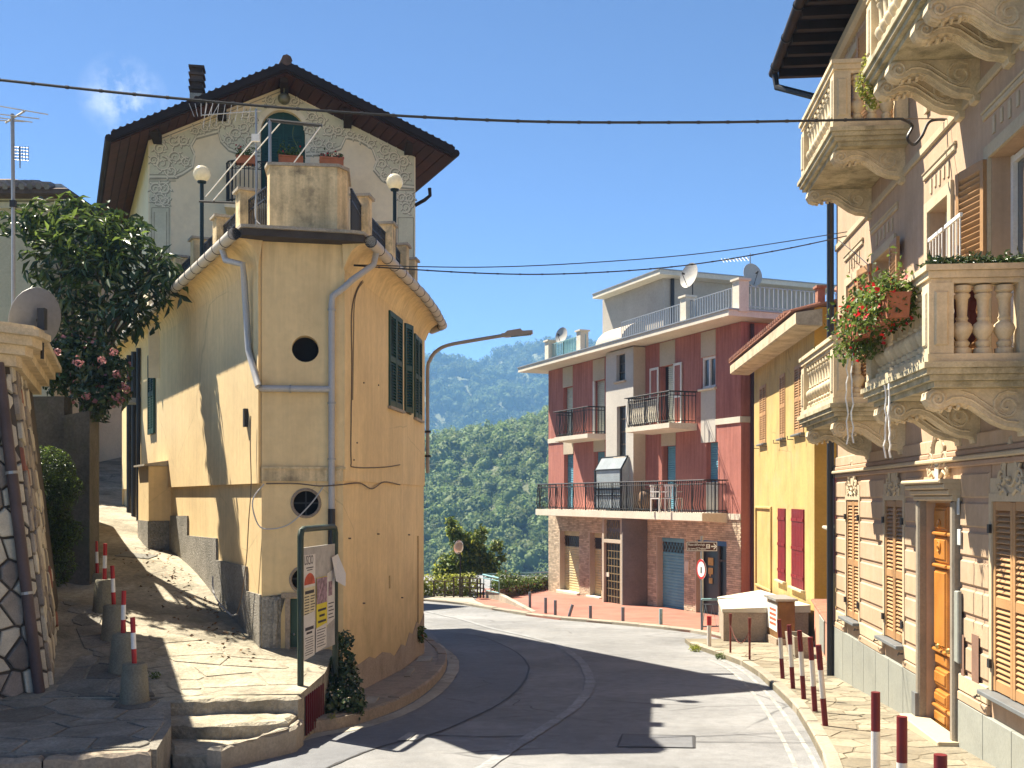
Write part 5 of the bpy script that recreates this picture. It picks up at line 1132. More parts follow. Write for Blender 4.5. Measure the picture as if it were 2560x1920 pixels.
# eaves, gutter and downpipe
OV = .80; a0, a1 = -.85, S1 + 1
mb = MB(); mb.box(a0, a1, -9.5, OV, ZE + .002, ZE + .07, fV); roof_v = mb.obj('roof', M_wood, vi)
for i in range(30):
    s_ = a0 + .1 + i * .45; m2 = MB(); m2.box(s_ - .05, s_ + .05, .02, OV - .02, ZE - .13, ZE + .0, fV); m2.obj('rafter', M_wood, roof_v)
mb = MB(); mb.prism([(a0, ZE + .072), (a1, ZE + .072), (a1, ZE + .3), (a0, ZE + .3)], lambda p: fV(p[0], OV, p[1] - .0), lambda p: fV(p[0], OV - .9, p[1] + .5)); mb.obj('roof_tiles', M_rtile, roof_v)
m2 = MB(); m2.tube([fV(a0, OV + .06, ZE - .02), fV(a1, OV + .06, ZE + .02)], .075, 10); gv = m2.obj('gutter', M_wood, roof_v, True)
for i in range(8): m2 = MB(); s_ = a0 + .3 + i * 1.1; m2.tube([fV(s_, OV + .06, ZE - .02), fV(s_ + .02, OV + .06, ZE - .02)], .086, 10); m2.obj('gutter_strap', M_iron, gv)
m2 = MB(); m2.tube([fV(a0 + .12, OV + .05, ZE - .05), fV(a0 + .15, OV + .02, ZE - .3), fV(-.03, .25, ZE - .75), fV(-.02, .09, ZE - 1.0), fV(-.02, .09, 2), fV(-.02, .09, -2.9)], .055, 8); m2.obj('downpipe', M_iron, vi, True)
MB().bev(0, S1, .002, .12, ZE - .36, ZE - .14, .05, fV).obj('eaves_cornice', M_frame, vi)
for (px0, py0), (px1, py1) in (((2110, 1110), (2098, 1690)),):
    s_ = .12; m2 = MB(); m2.tube([fV(s_, .05, .5), fV(s_, .05, -2.0)], .012, 5); m2.obj('cable', M_iron, vi)

# ---- things on the balconies
def zB(Y, py): return (HY - py) / F * Y
flowerbox(fV, sY(10.35), sY(9.25), PJ + .06, PJ + .26, 1.56, 1.78, 'terracotta box of red geraniums hung at the front corner of the near balcony', M_leaf, M_red, 2800, 260, .24, .22, .06, .055, drop=.26)
flowerbox(fV, sY(11.15), sY(10.45), PJ + .06, PJ + .26, 1.56, 1.78, 'terracotta box of trailing plants hung at the far end of the near balcony', M_leaf, M_red, 1500, 60, .22, .18, .055, .05, drop=.42)
gd = thing('leaf_garland', 'dark green leafy garland lying along the near balcony handrail', 'garland', fV(sY(8.8), .4, 1.95))
P, N = [], []
for _ in range(900): P.append(fV(sY(8.98) + random.gauss(0, .03), random.uniform(-.0, .85), 1.94 + abs(random.gauss(0, .035)))); N.append((-.2, -.5, .6))
for _ in range(500): P.append(fV(random.uniform(sY(9.3), sY(9)), .78 + random.gauss(0, .03), 1.94 + abs(random.gauss(0, .035)))); N.append((-.2, -.5, .6))
leaves('foliage', P, N, .06, M_leafd, gd, asp=.35)
pg = thing('hanging_plant', 'pale green plant hanging from the top balcony rail', 'plant', fV(sY(11.05), PJ, 4.4))
P, N = lobes([(fV(sY(11.12), PJ + .02, 4.28), (.09, .1, .16)), (fV(sY(11.14), PJ - .02, 4.5), (.07, .08, .12)), (fV(sY(11.1), PJ - .05, 4.12), (.07, .08, .1))], 420); leaves('foliage', P, N, .05, M_leafy, pg, asp=.6)
for i, (y, lab) in enumerate(((10.75, 'white slatted garden chair farther along the near balcony'), (10.2, 'white slatted garden chair nearer the flower box on the near balcony'))):
    o = thing('garden_chair', lab, 'chair', fV(sY(y), .45, 1.2), 'white chairs on the balcony'); z0_ = 1.2; s_ = sY(y)
    mb = MB()
    for k_ in range(5): mb.box(s_ - .2 + k_ * .1 - .006, s_ - .2 + k_ * .1 + .006, .28, .292, 1.65, 2.6, fV)
    mb.box(s_ - .24, s_ + .24, .275, .3, 2.6, 2.635, fV); mb.obj('backrest', M_white, o)
    mb = MB(); mb.box(s_ - .22, s_ + .22, .28, .66, 1.62, 1.65, fV); mb.obj('seat', M_white, o)
    for a_ in (-.2, .2):
        for n_ in (.3, .63): mb = MB(); mb.box(s_ + a_ - .015, s_ + a_ + .015, n_ - .015, n_ + .015, 1.2, 1.62, fV); mb.obj('leg', M_white, o)
ps = thing('closed_parasol', 'closed dark red parasol standing behind the near balcony balusters', 'parasol', fV(sY(9.3), .45, 1.2))
M_mar = mat('maroon_cloth', (.06, .01, .012, 1), rough=.8, var=.3, bump=.2)
mb = MB(); c_ = fV(sY(9.25), .48, 0); mb.lathe([(.015, 1.2), (.015, 1.3)], 8, c=(c_.x, c_.y, 0)); mb.obj('pole', M_iron, ps)
mb = MB(); k_ = 10; prof = [(.03, 1.3), (.075, 1.36), (.09, 1.5), (.07, 1.6), (.085, 1.68), (.05, 1.78), (.012, 1.84)]; vs = []
for r_, z in prof:
    for j in range(k_): a_ = 2 * math.pi * j / k_; rr = r_ * (1.25 if j % 2 else .8); vs.append((c_.x + rr * math.cos(a_), c_.y + rr * math.sin(a_), z))
mb.add(vs, [(i * k_ + j, i * k_ + (j + 1) % k_, (i + 1) * k_ + (j + 1) % k_, (i + 1) * k_ + j) for i in range(len(prof) - 1) for j in range(k_)]); mb.obj('canopy', M_mar, ps)
for i, (px, lab) in enumerate(((2118, 'left white knotted cord hanging below the flower boxes'), (2131, 'second white knotted cord hanging below the flower boxes'), (2214, 'third white knotted cord hanging under the near balcony'), (2224, 'rightmost white knotted cord hanging under the near balcony'))):
    y = 11.1 - i * .03; nn = PJ + .2; zt_, zb_ = (1.5, .55) if i < 2 else (1.0, .35)
    a = fV.px(px, 1000, nn)[0]; mb = MB(); mb.tube([fV(a + random.gauss(0, .008), nn + random.gauss(0, .008), zt_ + (zb_ - zt_) * t / 12) for t in range(13)], .009, 5); tag(mb.obj('macrame_rope', M_white), lab, 'rope', 'ropes hanging from the flower boxes')
# ================================================================== OCHRE HOUSE BEYOND THE VILLA
M_och = mat('bright_ochre_plaster', (.47, .33, .12, 1), var=.14, vs=1.2, fine=.07, bump=.25, bs=45, dirt=(.42, .32, .18, 1), da=.7, ds=1.6, streak=.1, crack=(.6, .008, .5), low=(-3.3, -2.2, '6f5c3a', .6), top=(1.8, 3.6, '6b5326', .35))
M_och2 = mat('orange_ochre_plaster', (.55, .30, .045, 1), var=.12, vs=1.2, fine=.06, bump=.2, bs=45, dirt=(.4, .2, .05, 1), da=.4, ds=1.3)
M_crack = mat('cracked_cornice', (.48, .40, .27, 1), var=.2, vs=3, fine=.15, bump=.6, bs=25, dirt=(.22, .17, .11, 1), da=.8, ds=2.5)
M_rtile2 = mat('roof_tile_red', (.3, .14, .09, 1), var=.3, vs=5, fine=.2, bump=.4, bs=30, rnd=.3)
M_maroon = mat('dark_red_shutter', (.16, .008, .012, 1), rough=.45, var=.15, vs=4, bump=.1, rnd=.1)
PO0, PO1 = (6.95, 31.0), (6.55, 23.4); fO = Frame(PO0, (PO1[0] - PO0[0], PO1[1] - PO0[1])); wO = math.dist(PO0, PO1)
oc = thing('ochre_house', 'bright ochre two storey house with dark red shutters beside the pink villa', 'house', (6.8, 27, -3.3))
Q2 = lambda a, b, n=0.: fO.px(1280 + .446 * a, 900 + .446 * b, n)
def rect(fr_q, a0, a1, b0, b1, n=0.):
    s0, z0 = fr_q(a0, b1, n); s1, z1 = fr_q(a1, b0, n); sm = fr_q((a0 + a1) / 2, b0, n)[1]; sb = fr_q((a0 + a1) / 2, b1, n)[1]; return min(s0, s1), max(s0, s1), sb, sm
ow = [rect(Q2, 1390, 1425, 150, 485), rect(Q2, 1503, 1532, 80, 440), rect(Q2, 1585, 1637, 20, 390)]
zt_ = sum(w_[3] for w_ in ow) / 3; zb_ = sum(w_[2] for w_ in ow) / 3; ow = [(w_[0], max(w_[1], w_[0] + .6), zb_, zt_) for w_ in ow]
lw = [rect(Q2, 1495, 1535, 832, 1235), rect(Q2, 1572, 1640, 836, 1278)]
ZO = 3.62
mb = MB(); wall(mb, fO, 0, wO, -3.9, ZO, [(*w_, .12) for w_ in ow] + [(*w_, .12) for w_ in lw]); mb.obj('wall', M_och, oc)
fO2 = Frame(PO1, (1, .02)); mb = MB(); wall(mb, fO2, 0.001, 5, -3.9, ZO + .5); mb.obj('side_wall', M_och2, oc); mb = MB(); mb.quad(fO(0, 0, -3.9), fO(0, 0, ZO), fO(0, -6, ZO), fO(0, -6, -3.9)); mb.obj('far_wall', M_och, oc)
for w_ in ow:
    c = (w_[0] + w_[1]) / 2; leaf(fO, w_[0], c - .004, w_[2], w_[3], oc, M_shut, pitch=.06, n=-.02, owner=oc); leaf(fO, c + .004, w_[1], w_[2], w_[3], oc, M_shut, pitch=.06, n=-.02, owner=oc)
    mb = MB(); mb.bev(w_[0] - .08, w_[1] + .08, -.05, .1, w_[2] - .05, w_[2] - .004, .01, fO); mb.obj('window_sill', M_sill, oc)
    for s_ in (w_[0] - .15, w_[1] + .15): mb = MB(); mb.tube([fO(s_, .001, w_[2] - .1), fO(s_, .14, w_[2] - .1), fO(s_, .14, w_[2] - .02)], .012, 5); mb.obj('shutter_catch', M_iron, oc)
for i, w_ in enumerate(lw):
    c = (w_[0] + w_[1]) / 2
    for a, b in ((w_[0], c - .004), (c + .004, w_[1])):
        o = MB().box(a, b, -.03, .02, w_[2], w_[3], fO).obj('shutter', M_maroon, oc)
        k_ = 4
        for j in range(k_): MB().bev(a + (b - a) * j / k_ + .004, a + (b - a) * (j + 1) / k_ - .004, .0205, .03, w_[2], w_[3], .004, fO).obj('plank', M_maroon, o)
        for z in (w_[2] + .25, w_[3] - .25, (w_[2] + w_[3]) / 2): MB().box(a + .01, b - .01, .031, .045, z - .035, z + .035, fO).obj('batten', M_maroon, o)
    mb = MB(); mb.bev(w_[0] - .08, w_[1] + .08, -.05, .1, w_[2] - .06, w_[2] - .004, .01, fO); mb.obj('window_sill', M_crack, oc)
bp_ = rect(Q2, 1370, 1458, 820, 1285); mb = MB()
for a, b, c, d in ((bp_[0], bp_[1], bp_[3] - .07, bp_[3]), (bp_[0], bp_[1], bp_[2], bp_[2] + .07), (bp_[0], bp_[0] + .07, bp_[2] + .071, bp_[3] - .071), (bp_[1] - .07, bp_[1], bp_[2] + .071, bp_[3] - .071)): mb.bev(a, b, .002, .05, c, d, .015, fO)
mb.obj('blind_window_frame', M_och, oc)
# cracked cornice and roof
mb = MB(); pr = [(0.002, ZO - .02), (.5, ZO + .0), (.55, ZO + .03), (.55, ZO + .26), (.0, ZO + .34)]; mb.sweep(pr, [-.9, wO + .75], fO); mb.obj('cornice', M_crack, oc)
mb = MB(); mb.prism([(.58, ZO + .342), (.58, ZO + .375), (-4, ZO + 1.5), (-4, ZO + 1.4)], lambda p: fO(-1, p[0], p[1]), lambda p: fO(wO + .35, p[0], p[1])); orf = mb.obj('roof', M_rtile2, oc)
for i in range(34):
    s_ = -.95 + i * .25; 
    if s_ < wO + .35: m2 = MB(); m2.tube([fO(s_, .6, ZO + .41), fO(s_, -.2, ZO + .62)], .06, 6); m2.obj('roof_tile', M_rtile2, orf)
M_rtile2 = mat('roof_tile_red', (.3, .12, .07, 1), var=.3, vs=5, fine=.2, bump=.4, bs=30, rnd=.3)
tp_ = fO2
for i in range(12):
    m2 = MB(); s_ = .9 + i * .2; m2.tube([fO2(s_, .25, ZO + .62 + .0 * i), fO2(s_, -1.2, ZO + 1.12)], .085, 6); m2.obj('roof_tile', M_rtile2, orf)
mb = MB(); mb.box(.6, 5, -1.3, .2, ZO + .5, ZO + .56, fO2); mb.obj('verge', M_wood, orf)
mb = MB(); mb.box(.2, .36, -.6, -.4, ZO + .6, ZO + 1.0, fO2); mb.box(.16, .4, -.64, -.36, ZO + 1.0, ZO + 1.05, fO2); mb.obj('chimney', M_rtile2, oc)
# annex wall and window in the gap
fA = Frame((6.75, 23.35), (5.62 - 6.75, 17.9 - 23.35)); wA = 5.3
mb = MB(); wall(mb, fA, 1.2, wA, -3.4, -.55); mb.obj('annex_wall', M_och, oc)
for i in range(16):
    m2 = MB(); m2.box(2.6, 3.7, .0, .03, -.5 - .0 + i * .055, -.46 + i * .055, fA); m2.obj('slat', M_maroon, oc)
mb = MB(); mb.box(2.55, 3.75, -.04, -.002, -.54, .42, fA); mb.obj('shutter', M_maroon, oc)
mb = MB(); mb.bev(2.3, 4.1, -.05, .22, -.62, -.552, .02, fA); mb.obj('window_sill', M_cope, oc)
mb = MB(); mb.tube([fA(3.6, .06, -.7), fA(3.6, .06, -1.25), fA(3.75, .1, -1.35)], .05, 7); mb.obj('drain_pipe', M_maroon, oc, True)
fP = Frame((6.3, 22.5), (5.42 - 6.3, 18.35 - 22.5)); wP = math.dist((6.3, 22.5), (5.42, 18.35))
mw = thing('meter_housing', 'low salmon pink meter housing with a grey metal door beside the villa downpipe', 'meter box', (5.9, 20.3, -3))
mb = MB(); mb.box(0, wP, -.5, 0, -3.3, -2.18, fP); mb.obj('body', mat('salmon_plaster', (.55, .27, .19, 1), var=.15, vs=2, bump=.2, dirt=(.4, .25, .17, 1), da=.6, ds=2), mw)
mb = MB(); mb.bev(-.05, wP + .05, -.52, .07, -2.178, -2.12, .02, fP); mb.obj('cap', M_rtile2, mw)
mb = MB(); mb.bev(wP * .42, wP * .7, .002, .03, -2.85, -2.25, .01, fP); mb.obj('meter_door', M_slate, mw)
mb = MB(); mb.bev(wP * .28, wP * .40, .002, .025, -2.3 + .0, -2.2, .01, fP); 

# ================================================================== RED BUILDING
M_redw = mat('brick_red_plaster', (.43, .165, .13, 1), var=.10, vs=.8, fine=.06, bump=.2, bs=30, dirt=(.46, .19, .15, 1), da=.5, ds=.8, streak=.12, top=(-.4, 2.3, '5a2620', .35), crack=(.3, .006, .4))
M_greyw = mat('pale_grey_plaster', (.50, .47, .42, 1), var=.08, vs=1, fine=.05, bump=.2, bs=30)
M_beigew = mat('beige_plaster', (.47, .40, .31, 1), var=.08, vs=1, fine=.05, bump=.2, bs=30)
M_eave = mat('white_eaves', (.62, .57, .47, 1), var=.08, vs=1.2, bump=.1, dirt=(.45, .42, .33, 1), da=.4, ds=1.5)
M_brick = mat('pale_brick', (.50, .40, .29, 1), var=.2, vs=3, fine=.15, bump=.3, bs=30, rnd=.25, island=True)
M_mort = mat('brick_mortar', (.33, .26, .19, 1), var=.15, bump=.3)
M_rollb = mat('blue_roller', (.12, .30, .40, 1), rough=.5, var=.12, vs=2, bump=.1)
M_rollw = mat('pale_roller', (.50, .52, .44, 1), rough=.5, var=.12, vs=2, bump=.1)
M_rollo = mat('ochre_roller', (.50, .42, .22, 1), rough=.55, var=.2, vs=2, bump=.1, dirt=(.3, .45, .45, 1), da=.5, ds=.9)
M_concd = mat('dark_concrete', (.14, .125, .115, 1), var=.12, vs=1.5, fine=.1, bump=.4, bs=50)
M_lblue = mat('pale_blue_paint', (.22, .40, .43, 1), rough=.5, var=.12, bump=.1)
M_brown = mat('brown_metal', (.07, .05, .032, 1), rough=.5, var=.2, bump=.1)
PB0, PB1 = (1.52, 45.0), (6.85, 32.3); fB = Frame(PB0, (PB1[0] - PB0[0], PB1[1] - PB0[1])); wB = math.dist(PB0, PB1)
rb = thing('red_building', 'red plastered three storey building with pale stair tower and iron balconies across the bend', 'building', (4.2, 38.6, -3.9))
A_ = lambda a, b, n=0.: fB.px(1300 + .3014 * a, 780 + .3014 * b, n)
B_ = lambda a, b, n=0.: fB.px(1320 + .2622 * a, 1240 + .2622 * b, n)
def proj(px_wall, px_out):
    s_ = fB.px(px_wall, 1243, 0)[0]; lo, hi = 0., 3.
    for _ in range(40):
        m_ = (lo + hi) / 2
        if fB.px(px_out, 1243, m_)[0] > s_: hi = m_
        else: lo = m_
    return s_, lo
ZR, Z2, Z1, ZG = 5.2, 2.36, -.5, -4.2
def ra(a0, a1, b0, b1, n=0.): return rect(A_, a0, a1, b0, b1, n)
def rbx(a0, a1, b0, b1, n=0.): return rect(B_, a0, a1, b0, b1, n)
sT1, nT = proj(1300 + .3014 * 1040, 1300 + .3014 * 940); sT0 = A_(712, 600, nT)[0]
op2 = [ra(360, 437, 555, 960), ra(610, 702, 490, 960), ra(1165, 1285, 360, 880), ra(1507, 1622, 290, 630)]
op1 = [ra(365, 442, 1170, 1600), ra(615, 702, 1145, 1600), ra(1178, 1290, 1090, 1600), ra(1545, 1642, 1060, 1600)]
op2 = [(o[0], o[1], (Z2 + .02 if i != 3 else o[2]), 4.42) for i, o in enumerate(op2)]; op1 = [(o[0], o[1], Z1 + .02, 1.72) for o in op1]
og = [rbx(302, 488, 282, 930), rbx(587, 700, 297, 960), rbx(1228, 1488, 332, 1120), rbx(1598, 1893, 347, 1140)]
og = [(o[0], o[1], -3.78, -1.35) for o in og]
mb = MB(); wall(mb, fB, 0, wB, Z1 - .1, ZR + .05, [(*o, .22) for o in op2 + op1]); mb.obj('wall', M_redw, rb)
mb = MB(); wall(mb, fB, 0, wB, ZG, Z1 - .1, [(*o, .25) for o in og], n=-.02); gw = mb.obj('ground_floor_wall', M_mort, rb)
fS = Frame(PB1, (.922, .387)); mb = MB(); wall(mb, fS, 0, 9, ZG, ZR + .05); mb.obj('side_wall', M_redw, rb); mb = MB(); mb.quad(fB(0, 0, ZG), fB(0, 0, ZR), fB(0, -9, ZR), fB(0, -9, ZG)); mb.quad(fB(0, -9, ZG), fB(wB, -9, ZG), fB(wB, -9, ZR), fB(0, -9, ZR)); mb.obj('back_wall', M_redw, rb)
MB().box(.0, 9, .002, .03, Z2 - .12, Z2 + .06, fS).obj('string_course', M_eave, rb)
mb = MB(); mb.tube([fS(.35, .08, ZR), fS(.35, .08, ZG)], .06, 8); mb.obj('downpipe', mat('dark_red_pipe', (.06, .02, .02, 1), rough=.5), rb, True)
# brick skin of the ground floor, joined because each brick is only a few pixels
bk = MB(); rr = random.Random(5); hh = .066; ln = .22; z = ZG + .2; row = 0
while z < Z1 - .14:
    s_ = -.11 * (row % 2)
    while s_ < wB:
        a, b = max(s_ + .006, .0), min(s_ + ln - .006, wB)
        cs = (a + b) / 2
        hit = [o for o in og if o[2] < z + .03 < o[3] and a < o[1] + .0 and b > o[0]]
        if hit:
            o = hit[0]
            if a < o[0]: b = o[0]
            elif b > o[1]: a = o[1]
            else: a = b
        if b - a > .04 and not (sT0 - .1 < cs < sT1 and True): bk.bev(a, b, -.021, .0 + rr.uniform(.0, .008), z + .005, z + hh - .005, .004, fB)
        s_ += ln
    z += hh; row += 1
o = bk.obj('brickwork', M_brick, rb); o['kind'] = 'stuff'
# openings
def pane(T, o, n, m, name, parent): return MB().add([T(o[0], n, o[2]), T(o[1], n, o[2]), T(o[1], n, o[3]), T(o[0], n, o[3])], [(0, 1, 2, 3)]).obj(name, m, parent)
def roller(T, o, n, m, parent, pitch=.07, name='roller_shutter'):
    mb = MB(); k_ = int((o[3] - o[2]) / pitch); pr = []
    for i in range(k_):
        z = o[2] + (o[3] - o[2]) * i / k_; h = (o[3] - o[2]) / k_
        pr += [(n, z), (n + .012, z + h * .25), (n + .016, z + h * .5), (n + .012, z + h * .75)]
    pr += [(n, o[3])]; vs = [T(s, p[0], p[1]) for s in (o[0], o[1]) for p in pr]; q = len(pr)
    mb.add(vs, [(i, i + 1, i + 1 + q, i + q) for i in range(q - 1)]); return mb.obj(name, m, parent)
def lintel(a0, a1, b0, b1): r_ = ra(a0, a1, b0, b1); MB().box(r_[0], r_[1], .001, .025, r_[2], r_[3], fB).obj('panel', M_beigew, rb)
for i, o in enumerate(op2):
    top = min(ZR - .02, o[3] + .78); MB().box(o[0] - .02, o[1] + .02, .001, .02, o[3] + .002, ZR + .02, fB).obj('panel', M_beigew, rb)
    if i < 2:
        roller(fB, (o[0], o[1], o[2], o[3]), -.18, M_rollw, rb)
        if i == 1: mb = MB(); mb.box(o[0] - .03, o[0] + .05, -.05, .02, o[2], o[3], fB); mb.obj('door_frame', M_white, rb)
    elif i == 2:
        roller(fB, (o[0] + .3, o[1] - .3, o[2], o[3]), -.15, M_rollw, rb); pane(fB, o, -.2, M_dkglass, 'window_pane', rb)
        for a, b in ((o[0] - .62, o[0] - .05), (o[1] - .0, o[1] + .5)):
            mb = MB()
            for x0, x1, z0_, z1_ in ((a, a + .07, o[2], o[3]), (b - .07, b, o[2], o[3]), (a + .071, b - .071, o[2], o[2] + .08), (a + .071, b - .071, o[3] - .08, o[3]), (a + .071, b - .071, o[2] + .9, o[2] + .97)): mb.box(x0, x1, .03, .07, z0_, z1_, fB)
            sh = mb.obj('shutter', M_white, rb); pane(fB, (a + .07, b - .07, o[2] + .08, o[3] - .08), .05, M_redw, 'shutter_panel', sh)
    else:
        pane(fB, o, -.1, M_sgl, 'window_pane', rb); mb = MB(); c = (o[0] + o[1]) / 2
        for x in (o[0] + .03, c, o[1] - .03): mb.box(x - .04, x + .04, -.095, -.04, o[2], o[3], fB)
        for z in (o[2] + .04, o[3] - .04): mb.box(o[0], o[1], -.095, -.042, z - .04, z + .04, fB)
        mb.obj('casement', M_white, rb); MB().bev(o[0] - .08, o[1] + .08, -.05, .12, o[2] - .07, o[2] - .004, .02, fB).obj('window_sill', M_eave, rb)
        MB().box(o[0] - .02, o[1] + .02, .001, .02, op1[3][3] + .002, o[2] - .072, fB).obj('panel', M_greyw, rb)
for i, o in enumerate(op1):
    if i < 3: MB().box(o[0] - .02, o[1] + .02, .001, .02, o[3] + .002, min(o[3] + .6, Z2 - .12), fB).obj('panel', M_beigew, rb)
    roller(fB, (o[0] + (.12 if i == 2 else 0), o[1], o[2] + (.95 if i == 3 else 0), o[3]), -.18, M_rollb, rb)
    if i == 3: MB().box(o[0], o[1], -.1, .004, o[2], o[2] + .95, fB).obj('panel', M_greyw, rb)
for s0_, s1_ in ((0.0, op1[0][0] - .03), (op2[3][1] + .03, wB)): MB().box(s0_, s1_, .002, .035, Z2 - .12, Z2 + .06, fB).obj('string_course', M_eave, rb)
MB().box(B_(1905, 200)[0], wB, .002, .035, Z1 - .18, Z1 - .0, fB).obj('string_course', M_eave, rb)
# stair tower
mb = MB(); tw = [rect(lambda a, b, n=0.: A_(a, b, nT), 800, 872, 350, 570), rect(lambda a, b, n=0.: A_(a, b, nT), 803, 878, 780, 1200), rect(lambda a, b, n=0.: A_(a, b, nT), 835, 880, 1400, 1620)]
wall(mb, fB, sT0, sT1, Z1 - .1, ZR + .02, [(*o, .2) for o in tw], n=nT); mb.quad(fB(sT0, 0, Z1 - .1), fB(sT0, nT, Z1 - .1), fB(sT0, nT, ZR), fB(sT0, 0, ZR)); tow = mb.obj('stair_tower', M_greyw, rb)
mb = MB(); mb.box(sT1 - .004, sT1 + .002, -.1, nT - .001, Z1 - .1, ZR + .02, fB); mb.obj('tower_side', M_beigew, rb)  # side of the tower away from the sun, its shade put into a beige colour
for o in tw:
    pane(fB, o, nT - .17, M_sgl, 'window_pane', tow); k_ = max(3, int((o[3] - o[2]) / .38)); mb = MB()
    for j in range(k_ + 1): z = o[2] + (o[3] - o[2]) * j / k_; mb.box(o[0], o[1], nT - .165, nT - .12, z - .025, z + .025, fB)
    for x in (o[0] + .025, o[1] - .025): mb.box(x - .025, x + .025, nT - .165, nT - .122, o[2], o[3], fB)
    mb.obj('glazing_bars', M_brown, tow); MB().bev(o[0] - .12, o[1] + .08, nT - .1, nT + .08, o[2] - .07, o[2] - .003, .015, fB).obj('window_sill', M_beigew, tow)
# ground floor tower: entrance and rounded dark concrete wall
nE = nT + .25; e0, e1 = B_(712, 700, nE)[0], B_(893, 700, nE)[0]; MB().box(e0 - .04, e1, -.02, nE - .16, -1.0, Z1 - .12, fB).obj('entrance_block', M_concd, rb)
mb = MB(); a1_, nn = proj(1320 + .2622 * 1140, 1320 + .2622 * 905); pr = [(e1 + .002, nE)] + [(e1 + .002 + (a1_ - e1) * math.sin(t), nE + .06 - (nE + .06) * (1 - math.cos(t))) for t in (.25, .5, .75, 1.0, 1.3, 1.57)] + [(e1 + .002, -.02)]
mb.prism(pr, lambda p: fB(p[0], p[1], ZG), lambda p: fB(p[0], p[1], Z1 - .12)); mb.obj('curved_wall', M_concd, rb, True)
mb = MB(); mb.box(e0 - .04, e0 + .08, nE - .15, nE, ZG, Z1 - .12, fB); mb.box(e1 - .1, e1 - .002, nE - .15, nE, ZG, Z1 - .12, fB); mb.box(e0 + .081, e1 - .101, nE - .15, nE - .002, -1.62, -1.5, fB); mb.box(e0 + .081, e1 - .101, nE - .15, nE - .002, Z1 - .3, Z1 - .121, fB); ef = mb.obj('door_frame', M_beigew, rb)
pane(fB, (e0 + .08, e1 - .1, -3.85, -1.62), nE - .13, M_dkglass, 'door_pane', ef); pane(fB, (e0 + .08, e1 - .1, -1.5, Z1 - .3), nE - .13, M_concd, 'transom_panel', ef)
g_ = MB(); dw_ = e1 - e0 - .18
for i in range(7): x = e0 + .08 + dw_ * i / 6; g_.box(x - .015, x + .015, nE - .11, nE - .09, -3.85, -1.62, fB)
for i in range(9): z = -3.8 + i * .27; g_.box(e0 + .08, e1 - .1, nE - .112, nE - .088, z - .015, z + .015, fB)
for i in range(4):
    for j in range(2):
        c_ = (e0 + .08 + dw_ * (i + .5) / 4, -1.35 + j * .38); g_.tube([fB(c_[0] + .1 * math.cos(t), nE - .1, c_[1] + .14 * math.sin(t)) for t in [k_ * math.pi / 4 for k_ in range(9)]], .016, 4, False)
g_.obj('iron_grille', mat('bronze_grille', (.2, .15, .075, 1), rough=.5), ef); MB().box(e0 + .1, e0 + .35, nE - .1, nE - .06, -2.85, -2.7, fB).obj('letter_slot', M_eave, ef); MB().bev(e0 - .15, e1 + .1, nE - .1, nE + .3, ZG, -3.84, .02, fB).obj('door_step', M_eave, rb)
# shop fronts
for i, o in enumerate(og):
    MB().box(o[0] - .0, o[0] + .05, -.25, .02, o[2], o[3], fB).obj('jamb', M_beigew, rb)
    if i < 2:
        roller(fB, (o[0], o[1], o[2], o[3] - .62), -.22, M_rollo, rb, .1); roller(fB, (o[0], o[1], o[3] - .2, o[3]), -.2, M_rollo, rb, .1)
        g_ = MB(); w_ = o[1] - o[0]
        for k_ in range(10): x = o[0] + w_ * k_ / 10; g_.tube([fB(x, -.2, o[3] - .62), fB(min(x + .3, o[1]), -.2, o[3] - .2)], .01, 4); g_.tube([fB(min(x + .3, o[1]), -.19, o[3] - .62), fB(x, -.19, o[3] - .2)], .01, 4)
        g_.obj('grille', M_brown, rb); pane(fB, (o[0], o[1], o[3] - .62, o[3] - .2), -.23, M_dkglass, 'window_pane', rb); MB().bev(o[0] - .1, o[1] + .05, -.2, .12, ZG, o[2] + .02, .02, fB).obj('door_step', M_eave, rb)
    elif i == 2:
        roller(fB, (o[0], o[1], o[2], o[3] - .5), -.22, M_rollb, rb, .1); roller(fB, (o[0], o[1], o[3] - .16, o[3]), -.2, M_rollb, rb, .08); pane(fB, (o[0], o[1], o[3] - .5, o[3] - .16), -.23, M_dkglass, 'window_pane', rb)
        g_ = MB(); w_ = o[1] - o[0]
        for k_ in range(9): x = o[0] + w_ * k_ / 9; g_.tube([fB(x, -.2, o[3] - .5), fB(min(x + .22, o[1]), -.2, o[3] - .16)], .01, 4); g_.tube([fB(min(x + .22, o[1]), -.19, o[3] - .5), fB(x, -.19, o[3] - .16)], .01, 4)
        g_.obj('grille', M_rollb, rb)
    else:
        pane(fB, o, -.22, M_dkglass, 'door_pane', rb); mb = MB(); c = o[0] + (o[1] - o[0]) * .62
        for x0, x1 in ((o[0], o[0] + .06), (c - .05, c + .05), (o[1] - .06, o[1])): mb.box(x0, x1, -.215, -.15, o[2], o[3], fB)
        mb.box(o[0], o[1], -.214, -.152, o[3] - .12, o[3], fB); mb.box(c, o[1], -.214, -.153, -2.0, -1.94, fB); mb.obj('door_frame', M_brown, rb); MB().box(o[0], o[1], -.14, -.05, o[3] - .16, o[3] - .002, fB).obj('shop_fascia', mat('blue_fascia', (.03, .1, .25, 1), rough=.5), rb)
        M_stk = mat('tan_sticker', (.45, .30, .10, 1), var=.3, vs=6, bump=0)
        for bx_i, (a_, b_, w2, h2) in enumerate(((1742, 625, .3, .24), (1742, 715, .26, .2), (1738, 755, .08, .08), (1742, 808, .2, .18))):
            s_, z_ = B_(a_, b_, -.2); MB().box(s_ - w2 / 2, s_ + w2 / 2, -.2, -.195, z_ - h2 / 2, z_ + h2 / 2, fB).obj('window_sticker', M_stk, rb)
